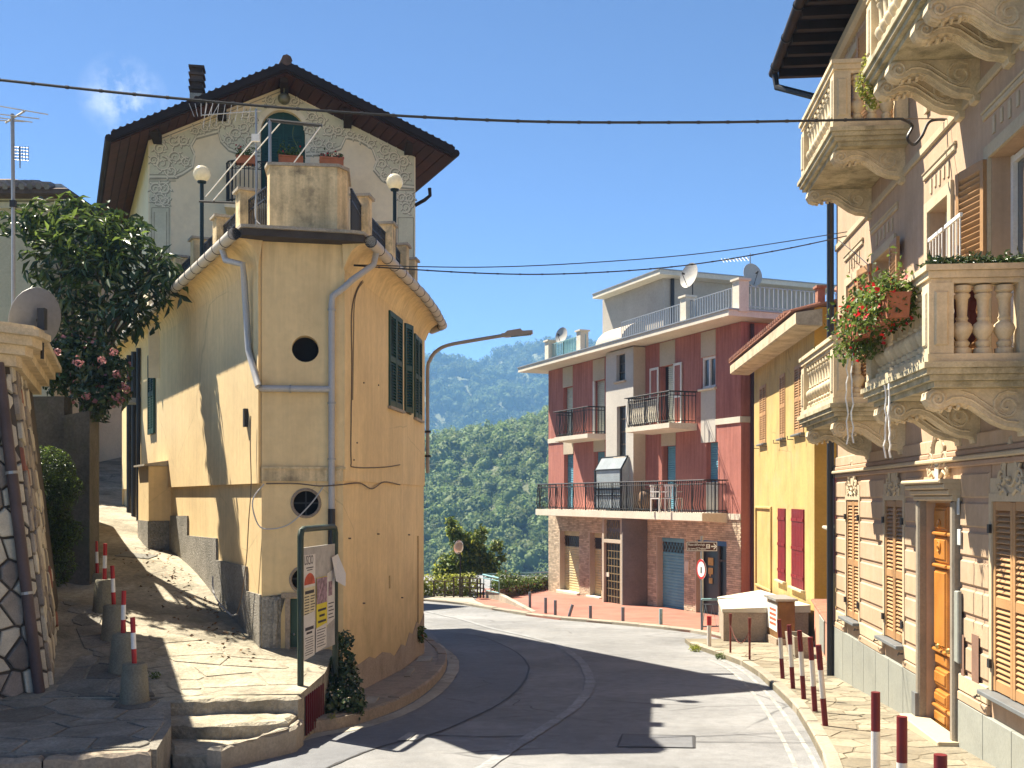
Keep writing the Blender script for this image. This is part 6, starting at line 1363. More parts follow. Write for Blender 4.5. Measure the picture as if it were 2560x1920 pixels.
s_, z_ = B_(1522, 680); MB().bev(s_ - .12, s_ + .12, .01, .05, z_ - .2, z_ + .2, .01, fB).obj('notice_case', M_eave, rb)
# balconies with iron railings
def iron_balcony(px0, s_wall_px, px_corner, ztop, lab, th=.16, s_override=None):
    s1, pj = proj(s_wall_px, px_corner); s0 = fB.px(px0, 1243, pj)[0]
    mb = MB(); mb.prism([(0.01, ztop - th - .06), (pj, ztop - th), (pj, ztop), (.01, ztop)], lambda p: fB(s0, p[0], p[1]), lambda p: fB(s1, p[0], p[1])); b = mb.obj('balcony', M_eave, rb, label=lab)
    path = [fB(s0 + .05, .03, 0), fB(s0 + .05, pj - .05, 0), fB(s1 - .05, pj - .05, 0), fB(s1 - .05, .03, 0)]
    L_ = sum((path[i + 1] - path[i]).length for i in range(3)); Q = res(path, int(L_ / .13)); mb = MB(); zt = ztop + 1.0
    out = lambda p, k: p
    for z in (ztop + .08, zt - .12, zt): mb.tube([Vector((p.x, p.y, z)) for p in path], .022 if z == zt else .014, 5)
    mb.tube([Vector((p.x, p.y, zt + .0)) + (p - fB((s0 + s1) / 2, 0, 0)).normalized() * .12 for p in path], .016, 5)
    for i, p in enumerate(Q):
        d = fB.n * .07 if i % 8 else Vector(); d = d if 0 < i < len(Q) - 6 else Vector()
        mb.tube([Vector((p.x, p.y, ztop)), Vector((p.x, p.y, ztop + .25)) + d, Vector((p.x, p.y, ztop + .5)) + d * .5, Vector((p.x, p.y, zt))], .011 if i % 8 else .024, 4)
    mb.obj('railing', M_iron, b); return s0, s1, pj
P2 = lambda a: 1300 + .3014 * a
iron_balcony(P2(285), P2(714), P2(560), Z2 + .0, 'upper left balcony beside the stair tower')
sb2 = iron_balcony(P2(876), P2(1470), P2(1237), Z2 + .0, 'upper right balcony before the open white shutters')
lb = iron_balcony(1320 + .2622 * 72, 1320 + .2622 * 1905, 1320 + .2622 * 1660, Z1 + .02, 'long lower balcony spanning the facade', th=.24)
# reed screens on the balconies
M_reed = mat('reed_screen', (.55, .50, .40, 1), var=.3, vs=14, fine=.3, bump=.4, bs=60)
for s0_, s1_, nn in ((sb2[0] + .1, sb2[0] + 1.9, sb2[2] - .09),):
    mb = MB(); k_ = 70
    for j in range(k_): x = s0_ + (s1_ - s0_) * j / k_; mb.box(x, x + (s1_ - s0_) / k_ * .8, nn - .012, nn, Z2 + .1, Z2 + .82, fB)
    o = mb.obj('reed_screen', M_reed, rb); o['kind'] = 'stuff'
# glazed veranda on the long balcony
v0, v1 = B_(640, 0, lb[2] - .12)[0], B_(885, 0, lb[2] - .12)[0]; nv = lb[2] - .12; zv = Z1 + .05
M_poly = mat('translucent_sheet', (.42, .46, .48, 1), rough=.25, var=.12, vs=2, bump=.05, spec=.5, trans=.3)
zt1, zt2 = A_(700, 1310, nv)[1], A_(750, 1205, nT + .1)[1]
vr = MB(); 
for x in (v0, v1): vr.box(x - .03, x + .03, nv - .03, nv + .03, zv, zt1, fB); vr.tube([fB(x, nv, zt1), fB(x, nT + .05, zt2)], .03, 5)
for z in (zv + .05, (zv + zt1) / 2 - .2, zt1 - .7, zt1): vr.box(v0, v1, nv - .028, nv + .028, z - .025, z + .025, fB)
vr.box(v0, v1, nT + .02, nT + .07, zt2 - .03, zt2 + .03, fB); ver = vr.obj('veranda', M_iron, rb)
pane(fB, (v0, v1, zv, zt1), nv - .01, M_poly, 'veranda_pane', ver); mb = MB(); mb.quad(fB(v0, nv, zt1 + .01), fB(v1, nv, zt1 + .01), fB(v1, nT + .05, zt2 + .01), fB(v0, nT + .05, zt2 + .01)); mb.obj('veranda_roof', M_poly, ver)
mb = MB(); mb.quad(fB(v1, nv, zv), fB(v1, nT, zv), fB(v1, nT, zt2), fB(v1, nv, zt1)); mb.obj('veranda_pane', M_poly, ver); mb = MB(); mb.quad(fB(v0, nv, zv), fB(v0, .02, zv), fB(v0, nT, zt2), fB(v0, nv, zt1)); mb.obj('veranda_pane', M_poly, ver)
# flat roof with wide eaves, terrace rail, penthouse
NR = .95; e_ = 1.0
rp4 = [fB(-e_, NR, 0), fB(wB + .75, NR, 0), fB(wB + .75, -9.5, 0), fB(-e_, -9.5, 0)]
mb = MB(); mb.prism(rp4, lambda p: (p.x, p.y, ZR + .06), lambda p: (p.x, p.y, ZR + .24)); mb.obj('roof', M_eave, rb)
mb = MB(); mb.prism([p + (p - fB(wB / 2, -4, 0)).normalized() * .06 for p in rp4], lambda p: (p.x, p.y, ZR + .242), lambda p: (p.x, p.y, ZR + .28)); mb.obj('roof_flashing', M_steel, rb)
C1 = lambda a, b, n: fB.px(1040 + .47 * a, 600 + .47 * b, n)
NP = -1.3; p0, p1 = C1(992, 400, NP)[0], C1(1316, 400, NP)[0]; zp = C1(1200, 245, NP)[1]
mb = MB(); wall(mb, fB, p0, p1, ZR + .2, zp, n=NP); mb.quad(fB(p1, NP, ZR + .2), fB(p1, NP - 7, ZR + .2), fB(p1, NP - 7, zp), fB(p1, NP, zp)); mb.quad(fB(p0, NP, ZR + .2), fB(p0, NP - 7, ZR + .2), fB(p0, NP - 7, zp), fB(p0, NP, zp)); ph = mb.obj('penthouse_wall', mat('penthouse_plaster', (.40, .365, .31, 1), var=.1, vs=1, bump=.2), rb)
q0 = C1(940, 320, NP + .5)[0]; q1 = C1(1297, 195, NP + .5)[0]
mb = MB(); mb.box(q0, q1, NP - 7.5, NP + .5, zp + .002, zp + .16, fB); mb.obj('penthouse_roof', M_eave, rb); mb = MB(); mb.box(q0 - .03, q1 + .03, NP - 7.5, NP + .53, zp + .161, zp + .2, fB); mb.obj('roof_flashing', M_steel, rb)
mb = MB(); mb.tube([fB(p1 + .05, NP - .35, zp), fB(p1 + .05, NP - .35, ZR + .2)], .07, 8); mb.obj('downpipe', M_iron, rb)
mb = MB(); pf = Frame(fB(p1 + .005, NP, 0).xy, (.922, .387)); mb.quad(*[pf(3.2 + .22 * math.cos(t), .003, zp - .75 + .22 * math.sin(t)) for t in [k_ * math.pi / 10 for k_ in range(20)]]); mb.obj('porthole', M_dkglass, rb)
# barrel hood on the roof
h0, h1 = C1(1020, 540, -.2)[0], C1(1160, 540, -.2)[0]; zh = C1(1160, 440, -.4)[1]; mb = MB(); hh_ = zh - ZR - .28
pr = [(.35 - 1.0 + 1.0 * math.cos(t), ZR + .285 + hh_ * math.sin(t)) for t in [k_ * math.pi / 2 / 8 for k_ in range(9)]] + [(-.7, ZR + .285)]
mb.prism(pr, lambda p: fB(h0, p[0], p[1]), lambda p: fB(h1, p[0], p[1])); mb.obj('stair_hood', M_beigew, rb, True)
# roof terrace posts and rails
def roof_rail(cols, n, zt):
    prev = None
    for a in cols:
        s_ = C1(a, 500, n)[0]; mb = MB(); mb.box(s_ - .17, s_ + .17, n - .17, n + .17, ZR + .2, zt, fB); mb.box(s_ - .22, s_ + .22, n - .22, n + .22, zt + .001, zt + .06, fB); mb.obj('roof_post', M_eave, rb)
        if prev is not None: bars(MB(), fB, prev + .17, s_ - .17, n, ZR + .35, zt - .12, .14, .014).obj('roof_rail', M_lblue if a < 1000 else M_steel, rb)
        prev = s_
    return prev
zt0 = C1(880, 490, .55)[1]; roof_rail((715, 885), .55, zt0); s_ = C1(885, 500, .55)[0]; bars(MB(), fB, s_ + .17, p0 + .3, .5, ZR + .35, zt0 - .12, .14, .014).obj('roof_rail', M_lblue, rb)
zt3 = C1(1725, 220, .45)[1]; s_e = roof_rail((1445, 1727), .45, zt3); bars(MB(), fB, p1 + .1, C1(1445, 500, .45)[0] - .17, .45, ZR + .35, zt3 - .12, .14, .014).obj('roof_rail', M_steel, rb)
fS2 = Frame(fB(s_e, .45, 0).xy, (.922, .387)); bars(MB(), fS2, .2, 7, 0, ZR + .35, zt3 - .12, .16, .014).obj('roof_rail', M_steel, rb)
# satellite dishes and aerial
M_dish = mat('dish_grey', (.42, .40, .36, 1), rough=.5, var=.1, bump=.05)
def dish(c, r, n, lab, parent_t=None, foot=.8, sx=.85):
    n = Vector(n).normalized(); o = thing('satellite_dish', lab, 'satellite dish', c - Vector((0, 0, foot)), 'satellite dishes'); q = n.to_track_quat('Z', 'Y').to_matrix()
    mb = MB(); prof = [(.001, 0)] + [(r * t, .18 * r * t * t) for t in (.25, .5, .75, 1.0)] + [(r * 1.0, .18 * r + .01), (r * .75, .18 * r * .56 + .012), (r * .4, .18 * r * .16 + .012), (.001, .012)]
    mb.lathe(prof, 24, T=lambda p: c + q @ Vector((p.x * sx, p.y, p.z))); mb.obj('reflector', M_dish, o, True)
    f = c + n * r * 1.0 + Vector((0, 0, -.05)); mb = MB(); mb.tube([c + q @ Vector((0, -r * .9, .1 * r)), f], .012, 5); mb.tube([f, f - n * .12], .03, 8); mb.obj('feed_arm', M_iron, o)
    b_ = c - n * .1; mb = MB(); mb.tube([c, b_, Vector((b_.x, b_.y, c.z - foot))], .022, 6); mb.box(b_.x - .04, b_.x + .04, b_.y - .04, b_.y + .04, c.z - .12, c.z + .12); mb.obj('mount', M_iron, o); return o
def onB(a, b, n): s_, z = C1(a, b, n); return fB(s_, n, z)
dish(onB(1460, 192, .35), .42, (-.75, -.6, .25), 'large satellite dish on the right part of the red building roof', foot=.9)
dish(onB(778, 510, .3), .34, (-.6, -.75, .25), 'satellite dish at the left end of the red building roof', foot=.85)
dish(onB(1785, 190, -3.0), .42, (.3, -.9, .25), 'satellite dish half hidden behind the penthouse roof', foot=.6)
ta = thing('television_aerial', 'thin television aerial above the penthouse of the red building', 'aerial', onB(1778, 200, -3.2)); mb = MB(); mb.tube([onB(1778, 205, -3.2), onB(1778, 70, -3.2)], .02, 5); mb.obj('mast', M_steel, ta)
mb = MB(); b0_ = onB(1778, 100, -3.2); d = Vector((-1, .3, 0)).normalized(); mb.tube([b0_, b0_ + d * 1.0], .012, 4)
for i in range(8): p = b0_ + d * (.1 + i * .12); mb.tube([p - Vector((.0, .25, .12)), p + Vector((.0, .25, .12))], .008, 4)
mb.obj('aerial', M_steel, ta)
# terrace furniture: white chairs, barrel-like jar
M_plast = mat('white_plastic', (.75, .73, .70, 1), rough=.45, var=.05, bump=0)
def pchair(s_, n_, ang, lab):
    c = fB(s_, n_, Z1 + .02); o = thing('plastic_chair', lab, 'chair', c, 'white chairs on the red building balcony', ang); w_ = W[o]
    def part(name, mb): mb.v = [tuple(w_ @ Vector(v)) for v in mb.v]; return mb.obj(name, M_plast, o)
    part('seat', MB().box(-.22, .22, -.22, .22, .42, .46))
    m2 = MB()
    for k_ in range(5): m2.box(-.2 + k_ * .09, -.16 + k_ * .09, .2, .23, .48, .82)
    m2.box(-.23, .23, .2, .235, .82, .88); part('backrest', m2)
    for x in (-.2, .2):
        for y in (-.2, .2): part('leg', MB().box(x - .02, x + .02, y - .02, y + .02, 0, .42))
        part('armrest', MB().box(x - .02, x + .02, -.2, .22, .64, .67))
s1_, z1_ = B_(1270, 80, .7); s2_, _z = B_(1400, 80, .7)
pchair(s1_, .75, .6, 'white plastic armchair on the long balcony, nearer the stair tower'); pchair(s2_, .75, 2.6, 'white plastic armchair on the long balcony, farther from the stair tower')
jr = thing('clay_jar', 'large brown clay jar on the long balcony beside the stair tower', 'jar', fB(B_(1130, 60, .35)[0], .35, Z1 + .02)); c = W[jr].translation
mb = MB(); mb.lathe([(.16, 0), (.24, .15), (.29, .35), (.28, .55), (.2, .68), (.17, .7), (.2, .75), (.15, .75)], 14, c=c); mb.obj('body', mat('brown_clay', (.2, .12, .07, 1), rough=.7), jr, True)
# ================================================================== STREET THINGS
M_brd = mat('bollard_dark_red', (.13, .012, .014, 1), rough=.5, var=.15, vs=6, bump=.1)
M_brr = mat('bollard_red', (.38, .025, .025, 1), rough=.5, var=.15, vs=6, bump=.1)
M_brw = mat('bollard_white', (.62, .58, .52, 1), rough=.5, var=.1, vs=6, bump=.1, dirt=(.4, .34, .27, 1), da=.6, ds=6)
M_cone = mat('bollard_concrete', (.20, .185, .135, 1), var=.2, vs=4, fine=.2, bump=.7, bs=40, dirt=(.1, .095, .06, 1), da=.6, ds=4)
def striped(c, h, r, bands, lab, grp, mats, lean=(0, 0), base=None):
    o = thing('bollard', lab, 'bollard', c, grp); z0 = c[2]
    def P(t): return Vector((c[0] + lean[0] * t, c[1] + lean[1] * t, z0 + h * t))
    for (t0, t1, m, nm) in bands: MB().tube([P(t0), P(t1)], r, 12).obj(nm, m, o, True)
    return o
BN = ((0, .36, M_brd, 'red_band'), (.36, .70, M_brw, 'white_band'), (.70, 1, M_brd, 'red_band'))
RB = [(1957, 1695, 'farthest'), (1983, 1720, 'second farthest'), (2010, 1746, 'third from the far end'), (2038, 1777, 'fourth from the far end'), (2064, 1813, 'fifth from the far end')]
for i, (px, py, wd) in enumerate(RB):
    p = on(px, py, .1); striped((p.x, p.y, p.z - .03), .93, .033, BN, f'striped bollard on the right pavement, {wd} of its row', 'striped bollards on the right pavement', None, (-.06 - .02 * (i == 4), 0))
for (X, Y, wd) in ((2.66, 7.9, 'third from the near end, before the villa door'), (2.43, 6.73, 'second from the near end'), (2.17, 5.47, 'nearest the camera')):
    striped((X, Y, zroad(Y) + .07), .95, .033, BN, f'striped bollard on the right pavement, {wd}', 'striped bollards on the right pavement', None)
M_rust = mat('rusty_post', (.16, .04, .025, 1), rough=.75, var=.4, vs=8, fine=.3, bump=.3)
pp = []
for px, py, h, lab in ((1773, 1616, .62, 'thick rusty red post at the corner of the pavement'), (1826, 1631, .75, 'thin rusty post in the middle of the chain line'), (1874, 1649, .75, 'thin rusty post with a red cap nearest the concrete planter')):
    p = on(px, py, .1); o = thing('chain_post', lab, 'post', p, 'rusty chain posts'); th_ = .045 if px == 1773 else .02
    MB().tube([p - Vector((0, 0, .05)), p + Vector((.0, 0, h * .7))], th_, 8).obj('shaft', M_brw if px == 1773 else M_rust, o, True); MB().tube([p + Vector((0, 0, h * .7)), p + Vector((0, 0, h))], [th_ * 1.05, th_ * 1.7 if px != 1773 else th_ * 1.1], 8).obj('red_top', M_brr if px == 1773 else M_rust, o, True); pp.append(p + Vector((0, 0, h * .72)))
def chain(a, b, sag, lab):
    mb = MB(); n_ = 26
    for i in range(n_):
        t0, t1 = i / n_, (i + 1) / n_; q = [a.lerp(b, t) - Vector((0, 0, sag * 4 * t * (1 - t))) for t in (t0, t1)]; d = (q[1] - q[0]); s = Vector((-d.y, d.x, 0)).normalized() * .012 if i % 2 else Vector((0, 0, .012))
        mb.tube([q[0] - d * .2, (q[0] + q[1]) / 2 + s, q[1] + d * .2, (q[0] + q[1]) / 2 - s, q[0] - d * .2], .004, 4, False)
    tag(mb.obj('chain', M_rust), lab, 'chain')
chain(pp[1], pp[2], .3, 'thin rusty chain sagging between two posts')
# left row: concrete cones with striped posts
CB = [(-3.95, 11.3, 'nearest the camera, beside the steps'), (-4.43, 12.3, 'second from the steps'), (-4.94, 13.4, 'third from the steps'), (-5.47, 14.5, 'fourth from the steps'), (-6.22, 16.2, 'farthest up, without a concrete foot in view')]
for i, (x, y, wd) in enumerate(CB):
    z = zal(x, y); hc = .42 if i < 4 else .06; lx = -.02 + .03 * (i % 2)
    o = striped((x, y, z + hc - .02), .5, .026, ((0, .34, M_brr, 'red_band'), (.34, .68, M_white, 'white_band'), (.68, 1, M_brr, 'red_band')), f'red and white post in a concrete cone, {wd}' if i < 4 else 'red and white post standing farthest up the alley edge', 'alley cone bollards', None, (lx, 0))
    mb = MB(); mb.lathe([(.165, -.08), (.16, 0), (.15, .05), (.125, hc - .02), (.11, hc), (.001, hc)], 20, c=(x, y, z)); mb.obj('concrete_foot', M_cone, o, True)
# grey-blue posts along the red terrace
M_gb = mat('grey_blue_post', (.16, .19, .22, 1), rough=.5, var=.15, vs=6, bump=.1)
TBs = [((18, 915), (18, 1065), 'first from the left'), ((168, 968), (168, 1120), 'second from the left'), ((260, 993), (260, 1137), 'third from the left'), ((425, 1035), (385, 1150), 'the leaning one'), ((595, 1045), (595, 1167), 'fifth from the left'), ((905, 1060), (905, 1198), 'sixth from the left'), ((1267, 1075), (1267, 1225), 'paler blue, rightmost')]
for (t_, b_, wd) in TBs:
    p = on(1320 + .2622 * b_[0], 1240 + .2622 * b_[1], .05); q = at(1320 + .2622 * t_[0], 1240 + .2622 * t_[1], p.y)
    o = tag(MB().tube([p - Vector((0, 0, .05)), q], .05, 10).obj('terrace_bollard', M_lblue if 'paler' in wd else M_gb, None, True), f'short grey blue post on the red terrace edge, {wd}', 'bollard', 'posts along the red terrace')
# sign post with museum sign and round prohibition sign
sp_ = on(1755, 1577, .05); Ys = sp_.y; sg = thing('sign_post', 'grey sign post carrying a brown museum sign and a round traffic sign', 'sign post', sp_)
MB().tube([sp_ - Vector((0, 0, .1)), at(1755, 1340, Ys)], .035, 10).obj('post', M_steel, sg, True)
s0 = at(1716, 1378, Ys - .06); s1 = at(1793, 1354, Ys - .06)
M_signb = mat('brown_sign', (.075, .03, .022, 1), rough=.45, var=.08, bump=.03); M_signw = mat('sign_white', (.78, .76, .72, 1), rough=.4, var=.03, bump=0); M_signr = mat('sign_red', (.5, .03, .03, 1), rough=.4, var=.05, bump=0)
pl_ = MB().box(s0.x, s1.x, s0.y - .012, s0.y + .012, s0.z, s1.z).obj('sign_panel', M_signb, sg)
mb = MB(); e = .006; w_ = .012; y_ = s0.y - .014
for a, b, c, d in ((s0.x + e, s1.x - e, s0.z + e, s0.z + e + w_), (s0.x + e, s1.x - e, s1.z - e - w_, s1.z - e), (s0.x + e, s0.x + e + w_, s0.z + e + w_, s1.z - e - w_), (s1.x - e - w_, s1.x - e, s0.z + e + w_, s1.z - e - w_)): mb.quad((a, y_, c), (b, y_, c), (b, y_, d), (a, y_, d))
mb.obj('sign_border', M_signw, pl_)
wS, hS = s1.x - s0.x, s1.z - s0.z; TM = lambda x, z: Matrix.Translation((x, y_ - .003, z)) @ Matrix.Rotation(R(90), 4, 'X')
text_mesh("Museo dell'orologio", hS * .36, TM(s0.x + wS * .045, s0.z + hS * .58), M_signw, pl_, sx=.62); text_mesh('da torre G.Trebino', hS * .36, TM(s0.x + wS * .045, s0.z + hS * .16), M_signw, pl_, sx=.66)
mb = MB(); ax = s0.x + wS * .80; az = (s0.z + s1.z) / 2; f = hS * .3
mb.add([(ax, y_ - .002, az - f * .22), (ax + f * 1.3, y_ - .002, az - f * .22), (ax + f * 1.3, y_ - .002, az + f * .22), (ax, y_ - .002, az + f * .22)], [(0, 1, 2, 3)])
for sgn in (1, -1): mb.quad((ax + f * .7, y_ - .0025, az + sgn * f), (ax + f * 1.1, y_ - .0025, az + sgn * f), (ax + f * 1.95, y_ - .0025, az), (ax + f * 1.5, y_ - .0025, az))
mb.obj('arrow', M_signw, pl_)
mb = MB(); ix = s0.x + wS * .64; mb.quad((ix, y_ - .002, az - f * .75), (ix + wS * .12, y_ - .002, az - f * .75), (ix + wS * .12, y_ - .002, az + f * .75), (ix, y_ - .002, az + f * .75)); mb.obj('pictogram_field', M_signw, pl_)
mb = MB(); iw = wS * .12
for k_ in range(3): x = ix + iw * (.22 + .22 * k_); mb.quad((x, y_ - .004, az - f * .45), (x + iw * .1, y_ - .004, az - f * .45), (x + iw * .1, y_ - .004, az + f * .2), (x, y_ - .004, az + f * .2))
mb.quad((ix + iw * .12, y_ - .004, az + f * .24), (ix + iw * .88, y_ - .004, az + f * .24), (ix + iw * .5, y_ - .004, az + f * .62)); mb.quad((ix + iw * .12, y_ - .004, az - f * .62), (ix + iw * .88, y_ - .004, az - f * .62), (ix + iw * .88, y_ - .004, az - f * .48), (ix + iw * .12, y_ - .004, az - f * .48)); mb.obj('museum_pictogram', M_signb, pl_)
rc = at(1753, 1423, Ys - .05); nrm = Vector((-.95, -.31, 0)).normalized(); tx = Vector((-nrm.y, nrm.x, 0))
def rdisc(r, n, m, nm, parent, r0=0.):
    mb = MB(); k_ = 28; P_ = lambda rr, j: rc + nrm * n + tx * rr * math.cos(2 * math.pi * j / k_) + Vector((0, 0, 1)) * rr * math.sin(2 * math.pi * j / k_)
    if r0: mb.add([P_(r, j) for j in range(k_)] + [P_(r0, j) for j in range(k_)], [(j, (j + 1) % k_, (j + 1) % k_ + k_, j + k_) for j in range(k_)])
    else: mb.prism(list(range(k_)), lambda j: P_(r, j) - nrm * .01, lambda j: P_(r, j))
    return mb.obj(nm, m, parent)
rr_ = 25 / F * Ys; rs_ = rdisc(rr_, 0, M_signw, 'round_sign', sg); rdisc(rr_, .003, M_signr, 'red_ring', rs_, rr_ * .78)
mb = MB(); mb.quad(*[rc + nrm * .004 + tx * a + Vector((0, 0, b)) for a, b in ((-.03, -.1), (.03, -.1), (.03, .06), (-.03, .06))]); mb.obj('pictogram', M_iron, rs_)

# poster board
PA, PBb = Vector((-2.35, 12.0, 0)), Vector((-2.16, 13.2, 0)); fQ = Frame(PA.xy, (PBb - PA).xy); LQ = (PBb - PA).length
pb = thing('poster_board', 'green tubular frame poster board with torn paper posters beside the steps', 'notice board', (-2.35, 12, -2.5))
M_gpipe = mat('green_tube', (.035, .05, .035, 1), rough=.5, var=.2, vs=5, bump=.1)
ztop = fQ.px(767, 1322)[1] + .0
MB().tube([fQ(0, 0, -2.75), fQ(0, 0, ztop - .08), fQ(.03, 0, ztop - .02), fQ(.1, 0, ztop), fQ(LQ - .1, 0, ztop), fQ(LQ - .03, 0, ztop - .02), fQ(LQ, 0, ztop - .08), fQ(LQ, 0, -2.8)], .036, 10).obj('frame', M_gpipe, pb, True)
q0 = fQ.px(776, 1367)[1]; q1 = fQ.px(766, 1640)[1]
M_zinc = mat('zinc_sheet', (.35, .34, .32, 1), rough=.5, var=.2, vs=6, fine=.15, bump=.2, dirt=(.5, .48, .44, 1), da=.7, ds=7)
bd_ = MB().box(.05, LQ - .05, -.012, .012, q1, q0, fQ).obj('backing_sheet', M_zinc, pb)
M_pap = mat('poster_paper', (.66, .63, .58, 1), rough=.8, var=.06, vs=5, bump=.15, bs=15); M_papy = mat('poster_yellow', (.72, .60, .05, 1), rough=.8, var=.06, bump=.1); M_papc = mat('poster_cream', (.66, .58, .36, 1), rough=.8, var=.06, bump=.1); M_ink = mat('poster_ink', (.05, .045, .05, 1), rough=.8, var=.1, bump=0); M_inkr = mat('poster_red_ink', (.5, .1, .05, 1), rough=.8, var=.3, vs=9, bump=0); M_pho = mat('poster_photo', (.28, .18, .22, 1), rough=.6, var=.7, vs=18, fine=.4, bump=0)
def poster(a0, a1, z1, z0, m, layer=0, tilt=.0):
    n_ = .014 + .003 * layer; mb = MB(); mb.add([fQ(a0, n_, z0), fQ(a1, n_, z0 + tilt), fQ(a1, n_ + .001, z1 + tilt), fQ(a0, n_ + .001, z1)], [(0, 1, 2, 3)]); return mb.obj('poster', m, bd_), n_
def ink(p, n_, a0, a1, z0, z1, m=M_ink): mb = MB(); mb.quad(fQ(a0, n_ + .002, z0), fQ(a1, n_ + .002, z0), fQ(a1, n_ + .002, z1), fQ(a0, n_ + .002, z1)); return mb.obj('print_block', m, p)
H_ = q0 - q1; zq = lambda t: q0 - H_ * t
p, n_ = poster(.06, .45, zq(.07), zq(.70), M_pap)
TQ = lambda a, n, z: Matrix(((fQ.t.x, 0, fQ.n.x, fQ(a, n, z).x), (fQ.t.y, 0, fQ.n.y, fQ(a, n, z).y), (0, 1, 0, z), (0, 0, 0, 1)))
text_mesh('USCIO', .15, TQ(.075, n_ + .002, zq(.16)), M_ink, p, sx=.68); ink(p, n_, .14, .38, zq(.195), zq(.185)); ink(p, n_, .17, .35, zq(.215), zq(.207))
mb = MB(); c_ = (.255, zq(.345)); mb.quad(*[fQ(c_[0] + .18 * math.cos(t), n_ + .002, c_[1] + .13 * math.sin(t)) for t in [math.pi * k_ / 12 for k_ in range(13)]]); mb.obj('print_block', M_inkr, p)
ink(p, n_, .065, .445, zq(.67), zq(.37), M_papc)
for k_ in range(9): t = .45 + .026 * k_; ink(p, n_ + .001, .08 + .01 * (k_ % 2), .24, zq(t + .009), zq(t)); ink(p, n_ + .001, .28, .43 - .02 * (k_ % 3), zq(t + .009), zq(t))
ink(p, n_ + .001, .1, .4, zq(.43), zq(.40))
p, n_ = poster(.04, .42, zq(.62), zq(1.03), M_pap, 1, .02)
ink(p, n_, .1, .38, zq(.765), zq(.735)); ink(p, n_, .14, .33, zq(.80), zq(.78))
for k_ in range(8): t = .83 + .022 * k_; ink(p, n_, .09 + .02 * (k_ % 3), .37 - .02 * (k_ % 2), zq(t + .006), zq(t))
p, n_ = poster(.47, .85, zq(.30), zq(.80), M_papy, 2); ink(p, n_, .475, .845, zq(.55), zq(.305), M_pho)
for k_ in range(3): t = .60 + .055 * k_; ink(p, n_, .52 + .05 * (k_ == 1), .81 - .05 * (k_ == 1), zq(t + .022), zq(t))
p, n_ = poster(.44, .82, zq(.775), zq(1.0), M_pap, 3, .03)
for k_ in range(7): t = .80 + .026 * k_; ink(p, n_, .48, .78 - .03 * (k_ % 3), zq(t + .007) + .01, zq(t) + .01)
p, n_ = poster(.86, 1.14, zq(.28), zq(.78), M_pap, 1, .05); ink(p, n_, .9, 1.04, zq(.5), zq(.36), M_pho)
for k_ in range(5): t = .57 + .035 * k_; ink(p, n_, .9, 1.1 - .04 * (k_ % 2), zq(t + .01), zq(t))
mb = MB(); C_ = [(1.0, .03, zq(.13)), (1.16, .05, zq(.1)), (1.2, .14, zq(.3)), (1.12, .16, zq(.42)), (1.0, .08, zq(.36))]; mb.quad(*[fQ(*c) for c in C_]); mb.obj('torn_poster', M_pap, bd_)
# grille in the retaining edge under the board
gr_ = thing('iron_grille', 'dark red iron grille set in the landing edge under the poster board', 'grille', (-2.25, 11.9, -2.6)); fE = Frame((-2.27, 11.66), (.05, 1.0))
MB().box(.1, .95, .0, .012, -2.6, -2.18, fE).obj('backing', M_iron, gr_)
for k_ in range(9): MB().box(.12 + k_ * .1, .145 + k_ * .1, .013, .03, -2.6, -2.17, fE).obj('bar', M_brd, gr_)

# utility cabinet, planter, stair hood and its blue rail
cbn = thing('utility_cabinet', 'brown utility cabinet with peeling poster against the ochre house', 'cabinet', (5.7, 22.9, -3.1)); M_cab = mat('cabinet_brown', (.17, .085, .03, 1), rough=.6, var=.25, vs=3, bump=.1, dirt=(.3, .18, .08, 1), da=.5, ds=3)
MB().bev(5.54, 5.9, -23.45, -22.5, -2.95, -2.17, .02, lambda a, n, z: Vector((a, -n, z))).obj('body', M_cab, cbn); MB().box(5.5, 5.94, 22.46, 23.5, -3.2, -2.951).obj('base', M_peel, cbn)
for k_ in range(3): MB().bev(5.48, 5.94, 22.44 + k_ * .36, 22.79 + k_ * .36, -2.168, -2.12, .015).obj('roof_plate', M_steel, cbn)
mb = MB(); mb.quad((5.535, 22.56, -2.82), (5.535, 23.4, -2.8), (5.535, 23.42, -2.25), (5.535, 22.54, -2.24)); pst = mb.obj('poster', M_pap, cbn)
for k_ in range(4): mb = MB(); z = -2.4 - .1 * k_; mb.quad((5.532, 22.65, z), (5.532, 23.2, z), (5.532, 23.2, z + .05), (5.532, 22.65, z + .05)); mb.obj('print_block', M_inkr, pst)
ptr = thing('concrete_planter', 'empty tapered concrete planter trough beside the striped bollards', 'planter', (5.33, 20.2, -2.95)); M_pln = mat('planter_concrete', (.27, .235, .18, 1), var=.2, vs=3, fine=.25, bump=.7, bs=40)
mb = MB(); fx = Frame((5.34, 20.2), (.05, 1.0)); o_ = [(-.42, -.15), (.42, -.15), (.42, .15), (-.42, .15)]; i_ = [(a * .9, b * .78) for a, b in o_]; lo = [(a * .86, b * .8) for a, b in o_]; zb_, zt_ = zroad(20) + .13, zroad(20) + .49
vs = [fx(*p, zb_) for p in lo] + [fx(*p, zt_) for p in o_] + [fx(*p, zt_) for p in i_] + [fx(p[0] * .9, p[1] * .9, zt_ - .12) for p in i_]
mb.add(vs, [(3, 2, 1, 0)] + [(k * 4 + j, k * 4 + (j + 1) % 4, (k + 1) * 4 + (j + 1) % 4, (k + 1) * 4 + j) for k in range(3) for j in range(4)] + [(12, 13, 14, 15)]); mb.obj('trough', M_pln, ptr)
for a in (-.3, .3): MB().box(a - .06, a + .06, -.11, .11, zb_ - .06, zb_ - .002, fx).obj('foot', M_pln, ptr)
